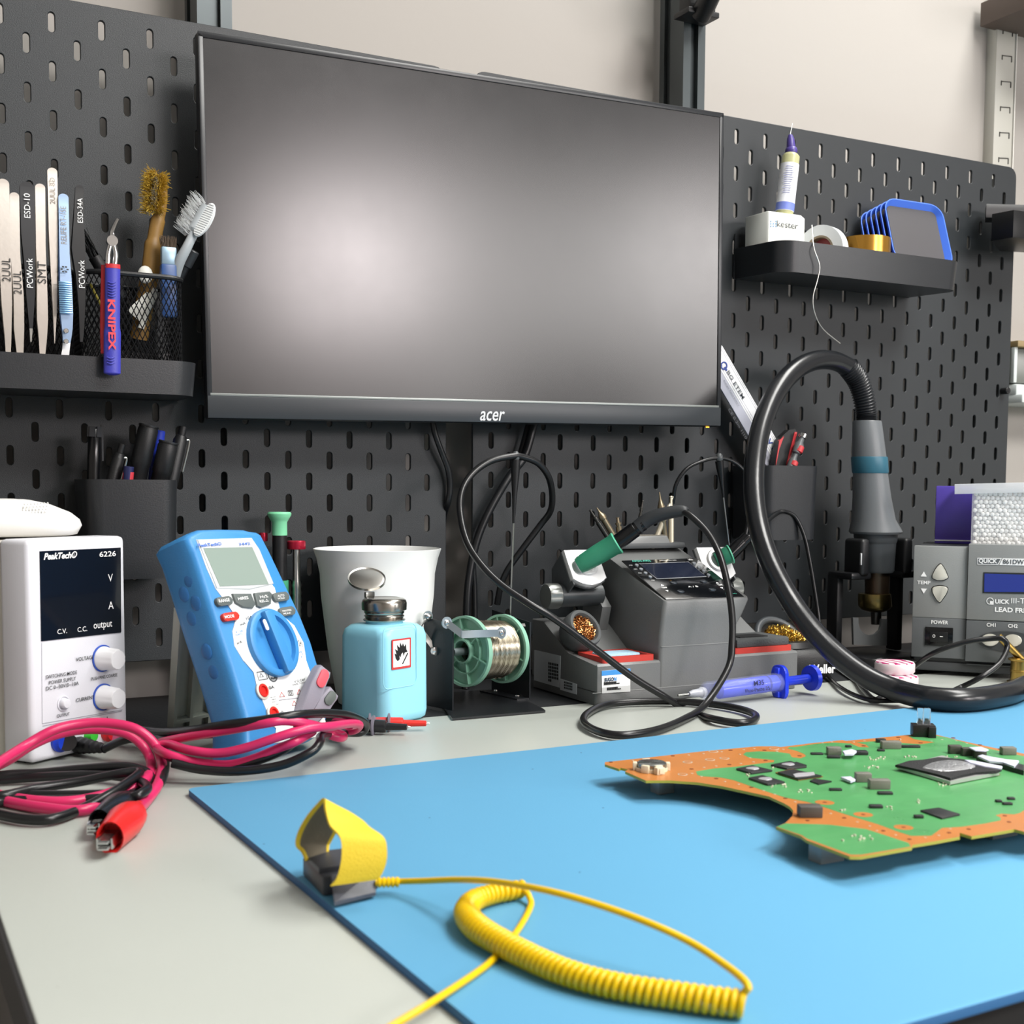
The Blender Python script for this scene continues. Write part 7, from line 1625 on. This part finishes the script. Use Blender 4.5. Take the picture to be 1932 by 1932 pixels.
# chokes, connectors and small blocks : picture box of the front face base, height
def block(nm, x0, x1, yb, ht, dp, m, off=c5, lab=None, skew=.10):
    a, c = PZ(*off(x0, yb), ZP), PZ(*off(x1, yb), ZP); dv = (c - a); L = dv.length; dv.normalize()
    X_ = V((1, -.02, 0)).normalized() if skew is None else dv; N_ = V((-X_.y, X_.x, 0))
    bb = MB(M=frame(V((a.x, a.y, ZP)), X_, N_)); bb.box((L / 2, dp / 2, ht / 2), (L, dp, ht), min(.0006, ht * .25)); return bb.done(nm, m, t, True, label=lab)
for a in ((278, 395, 560, .0052, .006), (735, 900, 508, .0052, .006), (518, 650, 790, .0056, .006), (632, 808, 850, .0058, .006), (1750, 1872, 560, .0052, .006), (1305, 1410, 550, .0058, .005), (1415, 1515, 568, .0055, .005), (1518, 1620, 585, .0050, .005)): block('choke', *a, capg if a[0] not in (1305, 1415, 1518) else K('choke_dark', '#45463f', .45))
for a in ((480, 620, 560, .0026, .006), (278, 385, 588, .0018, .004), (900, 1060, 498, .0016, .004), (706, 830, 895, .0016, .004), (1010, 1090, 1095, .0018, .003), (1700, 1750, 960, .0014, .003), (1760, 1840, 982, .0014, .003), (1800, 1860, 938, .0014, .003), (635, 745, 1010, .0018, .004), (295, 400, 862, .0014, .003), (700, 760, 528, .0014, .003), (430, 480, 495, .0014, .003), (140, 240, 558, .0012, .004), (690, 770, 455, .0028, .004)): block('small_package', *a, chipb)
block('black_connector', 42, 235, 1090, .0062, .0085, K('connector_grey_black', '#4a4845', .5))
# gummed long components at the right
bq('long_connector', (c5(1530, 575), c5(1600, 560), c5(1932, 640), c5(1932, 690)), .0030, chipb, Z=ZP + .003)
bq('thermal_gum', (c5(1540, 560), c5(1580, 548), c5(1660, 570), c5(1780, 590), c5(1890, 600), c5(1850, 650), c5(1760, 615), c5(1640, 605)), .0012, pad, ZP + .0031, -.0003, Z=ZP + .0045)
bq('thermal_gum', (c5(1430, 595), c5(1500, 600), c5(1750, 650), c5(1740, 668), c5(1600, 650), c5(1480, 620)), .0012, pad, ZP + .0040, -.0003, Z=ZP + .0052)
bq('thermal_gum', (c5(385, 740), c5(470, 735), c5(510, 760), c5(470, 775)), .0014, pad, ZP + .001, -.0003, Z=ZP + .0024)
bq('thermal_gum', (c5(400, 520), c5(480, 505), c5(520, 520), c5(490, 545), c5(420, 545)), .0014, pad, ZP + .0026, -.0003, Z=ZP + .004)
bq('thermal_gum', (c5(1465, 490), c5(1570, 485), c5(1635, 510), c5(1600, 520), c5(1520, 515)), .0008, pad, ZP + .0058, -.0003, Z=ZP + .0066)
# coin cell in its holder
CC = PZ(*c4(430, 640), ZP); rc = (PZ(*c4(575, 640)) - PZ(*c4(290, 640))).length / 2
crm = K('holder_cream', '#d8ceb4', .5)
h_ = MB(M=T(CC.x, CC.y, ZP)); h_.lathe([(rc * 1.05, 0), (rc * 1.05, .0022), (rc * .97, .0022), (rc * .97, .001)], n=36, cap=False)
for a in (R(215), R(262), R(330), R(75), R(150)): h_.box((0, 0, .0025), (.0026, .0050, .0050), .0003, M=T(rc * 1.05 * math.cos(a), rc * 1.05 * math.sin(a), 0) @ Rz(a))
hd = h_.done('coin_cell_holder', crm, t, True)
h_ = MB(M=T(CC.x, CC.y, ZP)); h_.lathe([(rc * .92, .0014), (rc * .95, .0022), (rc * .95, .0046), (rc * .86, .0052), (.0001, .0053)], n=36); h_.done('coin_cell', K('cell_steel', '#8e9290', .25, .9, var=.2, vscale=300), hd, True)
h_ = MB(M=frame(V((PZ(*c4(485, 690)).x, PZ(*c4(485, 690)).y, ZP)), (1, 0, 0), (0, 1, 0))); h_.box((.0028, .002, .0022), (.0058, .004, .0044), .0002); h_.box((.0028, .0, .0024), (.0026, .0012, .0030)); h_.done('cream_terminal', crm, t, True)
# black socket with two clear light guides
a, c = PZ(*c5(995, 405)), PZ(*c5(1185, 410)); M_ = frame(V((a.x, a.y, ZP)), (c - a), V((-(c - a).y, (c - a).x, 0))); Lw = (c - a).length
hh = vert(c5(0, 305)[1], V((a.x, a.y, ZP))) - ZP
bb = MB(M=M_); bb.box((Lw * .5, .0055, hh / 2), (Lw, .011, hh), .0003); bb.box((Lw * .83, -.0005, hh * .45), (Lw * .34, .004, hh * .9), .0003); sk = bb.done('black_socket', black, t, True)
h2 = vert(c5(0, 168)[1], V((a.x, a.y, ZP))) - ZP
for u0, u1 in ((.22, .48), (.50, .80)): bb = MB(M=M_); bb.box((Lw * (u0 + u1) / 2, .0045, (hh + h2) / 2), (Lw * (u1 - u0) * .92, .005, h2 - hh), .0003); bb.done('clear_light_guide', K('clear_guide', '#eef2f4', .04, trans=.95, ior=1.3), sk, True)
# tiny surface mounted parts
smd = None
spots = []
for (cx, cy, w, h, n, o) in ((1580, 605, 110, 40, 9, c4), (1330, 690, 70, 20, 5, c4), (1600, 790, 160, 30, 9, c4), (1830, 840, 170, 30, 7, c4), (690, 590, 170, 25, 10, c5), (650, 665, 130, 30, 9, c5), (960, 575, 120, 20, 8, c5), (1300, 575, 130, 10, 6, c5), (1240, 810, 170, 40, 8, c5), (860, 440, 60, 20, 4, c5), (390, 1025, 60, 10, 3, c5), (540, 1260, 280, 80, 10, c5), (1010, 950, 90, 30, 5, c5), (790, 1010, 50, 30, 4, c5)):
    for k in range(n): spots.append(o(cx + random.uniform(-w / 2, w / 2), cy + random.uniform(-h / 2, h / 2)))
for k, s_ in enumerate(spots[:96]):
    p = PZ(*s_)
    if smd is None:
        bb = MB(); bb.box((0, 0, .0004), (.0014, .0007, .0008), .0001); smd = bb.done('surface_resistor', K('smd_silver', '#cfcab8', .35, .3), t); smd.location = (p.x - PO.x, p.y - PO.y, .0016)
    else:
        o_ = smd.copy(); COL.objects.link(o_); o_.parent = t; o_.location = (p.x - PO.x, p.y - PO.y, .0016); o_.rotation_euler.z = random.choice((0, PI / 2, .3)); o_.scale = (random.uniform(.6, 1.2),) * 3
# connectors underneath that carry the board
for (x, y, sx, sy) in ((1250, 1455, .012, .010), (1560, 1575, .016, .010), (1700, 1500, .03, .012), (1880, 1530, .02, .014), (1730, 1405, .016, .010), (1400, 1440, .014, .010)):
    p = PZ(x, y); bb = MB(); bb.box((p.x, p.y, (MATZ + ZP - .0016) / 2 + .00005), (sx, sy, ZP - .0016 - MATZ - .0001), .0005); bb.done('underside_connector', K('connector_light', '#8f9596', .4, .3), t, True)

# ================================================================== wrist strap and its coiled cord
c6 = lambda x, y: (520 + x / 3.864, 1480 + y / 3.864)
yel = K('elastic_yellow', '#e0c22e', .6, bump=.5, bscale=1500); inn = K('silver_mesh_lining', '#77705f', .45, .3, bump=.8, bscale=1800)
yc_ = K('cord_yellow', '#e0b800', .32, spec=.5)
dF = dep(pz(625, 1672, .764)) ; dBk = dep(pz(575, 1628, .764))
Lf = [((400, 738), .0), ((440, 690), 0), ((470, 600), 0), ((482, 480), .03), ((468, 385), .08), ((395, 300), .18), ((362, 190), .32), ((350, 108), .48), ((300, 150), .62), ((225, 240), .78), ((165, 350), .92), ((148, 440), 1.0), ((190, 490), 1.0), ((222, 558), 1.0)]
Rt = [((742, 690), .12), ((775, 650), .12), ((806, 570), .13), ((812, 480), .16), ((790, 392), .22), ((690, 320), .40), ((620, 258), .62), ((500, 190), .85), ((470, 250), .98), ((455, 310), 1.12), ((432, 360), 1.25), ((400, 420), 1.35), ((385, 470), 1.35), ((380, 520), 1.35)]
def sp(L): return smooth_pts([pd(*c6(*p), dF + (dBk - dF) * k) for p, k in L], 6)
LS, RS = sp(Lf), sp(Rt)
t = thing('wrist_strap', 'yellow elastic wrist strap loop standing on a black buckle on the mat', 'wrist strap', loc=pz(640, 1690, MATZ))
b = MB(); n = len(LS); th_ = .0013
cen = sum(LS, V((0, 0, 0))) / n
rows = []
for i in range(n):
    a, c = LS[i], RS[i]; j = min(i + 1, n - 1); k = max(i - 1, 0)
    nn = ((LS[j] - LS[k]).cross(c - a)).normalized()
    cc = (sum(LS, V()) + sum(RS, V())) / (2 * n)
    if nn.dot(a - cc) < 0: nn = -nn
    m1 = 10; row_o = []; row_i = []
    for q in range(m1 + 1):
        p = a.lerp(c, q / m1); row_o.append(b.bm.verts.new(p + nn * th_ / 2)); row_i.append(b.bm.verts.new(p - nn * th_ / 2))
    rows.append((row_o, row_i))
for i in range(n - 1):
    for q in range(10):
        b.bm.faces.new((rows[i][0][q], rows[i][0][q + 1], rows[i + 1][0][q + 1], rows[i + 1][0][q]))
        f = b.bm.faces.new((rows[i][1][q], rows[i][1][q + 1], rows[i + 1][1][q + 1], rows[i + 1][1][q])); f.material_index = 1 if 0 < q < 9 else 0
    for q in (0, 10): b.bm.faces.new((rows[i][0][q], rows[i][1][q], rows[i + 1][1][q], rows[i + 1][0][q]))
b.done('elastic_band', [yel, inn], t, True, ang=60)
bk_ = K('buckle_dark_grey', '#3a3c42', .45, bump=.1, bscale=700)
fl_, bl_2 = pz(609, 1692, MATZ), pz(571, 1652, MATZ); dr = (pz(716, 1678, MATZ) - pz(612, 1692, MATZ)).normalized(); wd = .0275
b = MB(); b.slab([fl_, bl_2, bl_2 + dr * wd, fl_ + dr * wd], (0, 0, .0095)); 
bmesh.ops.bevel(b.bm, geom=list(b.bm.edges), offset=.0010, segments=2, profile=.5, affect='EDGES'); b.done('buckle', bk_, t, True)
e_ = (bl_2 - fl_).normalized()
b = MB(); o_ = V((0, 0, .0095)); b.slab([fl_ + e_ * .006 + o_, bl_2 + o_ - e_ * .002, bl_2 + o_ - e_ * .002 + dr * wd * .92, fl_ + e_ * .006 + o_ + dr * wd * .92], (0, 0, .0025)); b.done('buckle_top', bk_, t, True)
b = MB(); F = [pz(626, 1676, .7628), pz(706, 1661, .7628), pz(709, 1689, .7555), pz(631, 1708, .7545)]
F = [fl_ + dr * .004 + V((0, 0, .0085)), fl_ + dr * (wd - .001) + V((0, 0, .0085)), pz(709, 1690, MATZ + .0016), pz(631, 1709, MATZ + .0016)]
b.slab(F, (0, 0, .0018)); b.done('clip_flap', K('flap_grey', '#4a4c54', .4, bump=.1, bscale=700), t, True)
sN = [pz(709, 1665, MATZ + .0065), pz(720, 1665, MATZ + .0065), pz(754, 1664, MATZ + .0065)]
t = thing('coiled_cord', 'yellow coiled cord running from the wrist strap across the blue mat', 'cord', loc=pz(990, 1800, MATZ))
A_, C_ = sN[0], sN[2]; axn = (C_ - A_).normalized(); Ln = (C_ - A_).length; rn = 9.5 * dep(A_) / FPX
b = MB(); prof = [(rn * .8, 0)]
for k in range(5): u = Ln * (.08 + k * .185); prof += [(rn * .75, u), (rn * 1.02, u + Ln * .03), (rn * 1.02, u + Ln * .13), (rn * .75, u + Ln * .16)]
b.lathe(prof + [(rn * .6, Ln)], A_, axn, 20); b.done('strain_relief', yc_, t, True)
rw = .00150
arc = [(754, 1663, .0065), (800, 1662, .010), (860, 1660, .016), (920, 1662, .022), (990, 1672, .026), (1060, 1687, .027), (1150, 1714, .025), (1240, 1748, .022), (1310, 1782, .018), (1370, 1822, .015), (1400, 1846, .014), (1413, 1862, .013)]
apts = [pz(x, y, MATZ + z) for x, y, z in arc]
def rz2(px_w, x, y): return px_w * dep(pz(x, y, MATZ + .008)) / FPX
cl2 = [(1403, 1894, 31), (1340, 1887, 30.5), (1270, 1877, 30), (1200, 1867, 29.5), (1130, 1853, 29), (1060, 1832, 29), (1000, 1806, 29), (945, 1778, 29), (900, 1750, 29), (880, 1722, 27), (893, 1700, 24), (925, 1688, 22), (960, 1681, 21), (986, 1677, 20)]
cen_, rad_ = [], []
for x, y, w_ in cl2: r_c = rz2(w_, x, y) - rw * .3; cen_.append(pz(x, y, MATZ + r_c + .0004)); rad_.append(r_c)
CS = smooth_pts(cen_, 10); RD = [v.x for v in smooth_pts([(r_, 0, 0) for r_ in rad_], 10)]
Lc = [0]
for i in range(1, len(CS)): Lc.append(Lc[-1] + (CS[i] - CS[i - 1]).length)
pitch = 2 * rw * 1.04; turns = Lc[-1] / pitch; NP = int(turns * 16)
hp = []
for i in range(NP + 1):
    s_ = Lc[-1] * i / NP
    j = 0
    while j < len(Lc) - 2 and Lc[j + 1] < s_: j += 1
    f = (s_ - Lc[j]) / max(1e-9, Lc[j + 1] - Lc[j]); c = CS[j].lerp(CS[j + 1], f); tg = (CS[j + 1] - CS[j]).normalized(); r_c = (RD[j] + (RD[j + 1] - RD[j]) * f) - rw
    sd = tg.cross(V((0, 0, 1))).normalized(); up_ = sd.cross(tg); a = 2 * PI * i / 16 + PI / 2
    hp.append(c + sd * math.cos(a) * r_c + up_ * math.sin(a) * r_c)
tail = [(998, 1690, .004), (1002, 1706, .002), (992, 1730, .002), (972, 1762, .0018), (945, 1795, .0018), (922, 1818, .0018), (895, 1838, .0018), (850, 1868, .0022), (800, 1900, .003), (740, 1936, .001), (680, 1975, .0), (600, 2030, -.0008)]
tp = [pz(x, y, MATZ + z) for x, y, z in tail]
b = MB(); b.tube(smooth_pts(apts, 8) + hp + smooth_pts(tp, 8), rw, n=8, smooth=False); b.done('coil', yc_, t, True, ang=70)
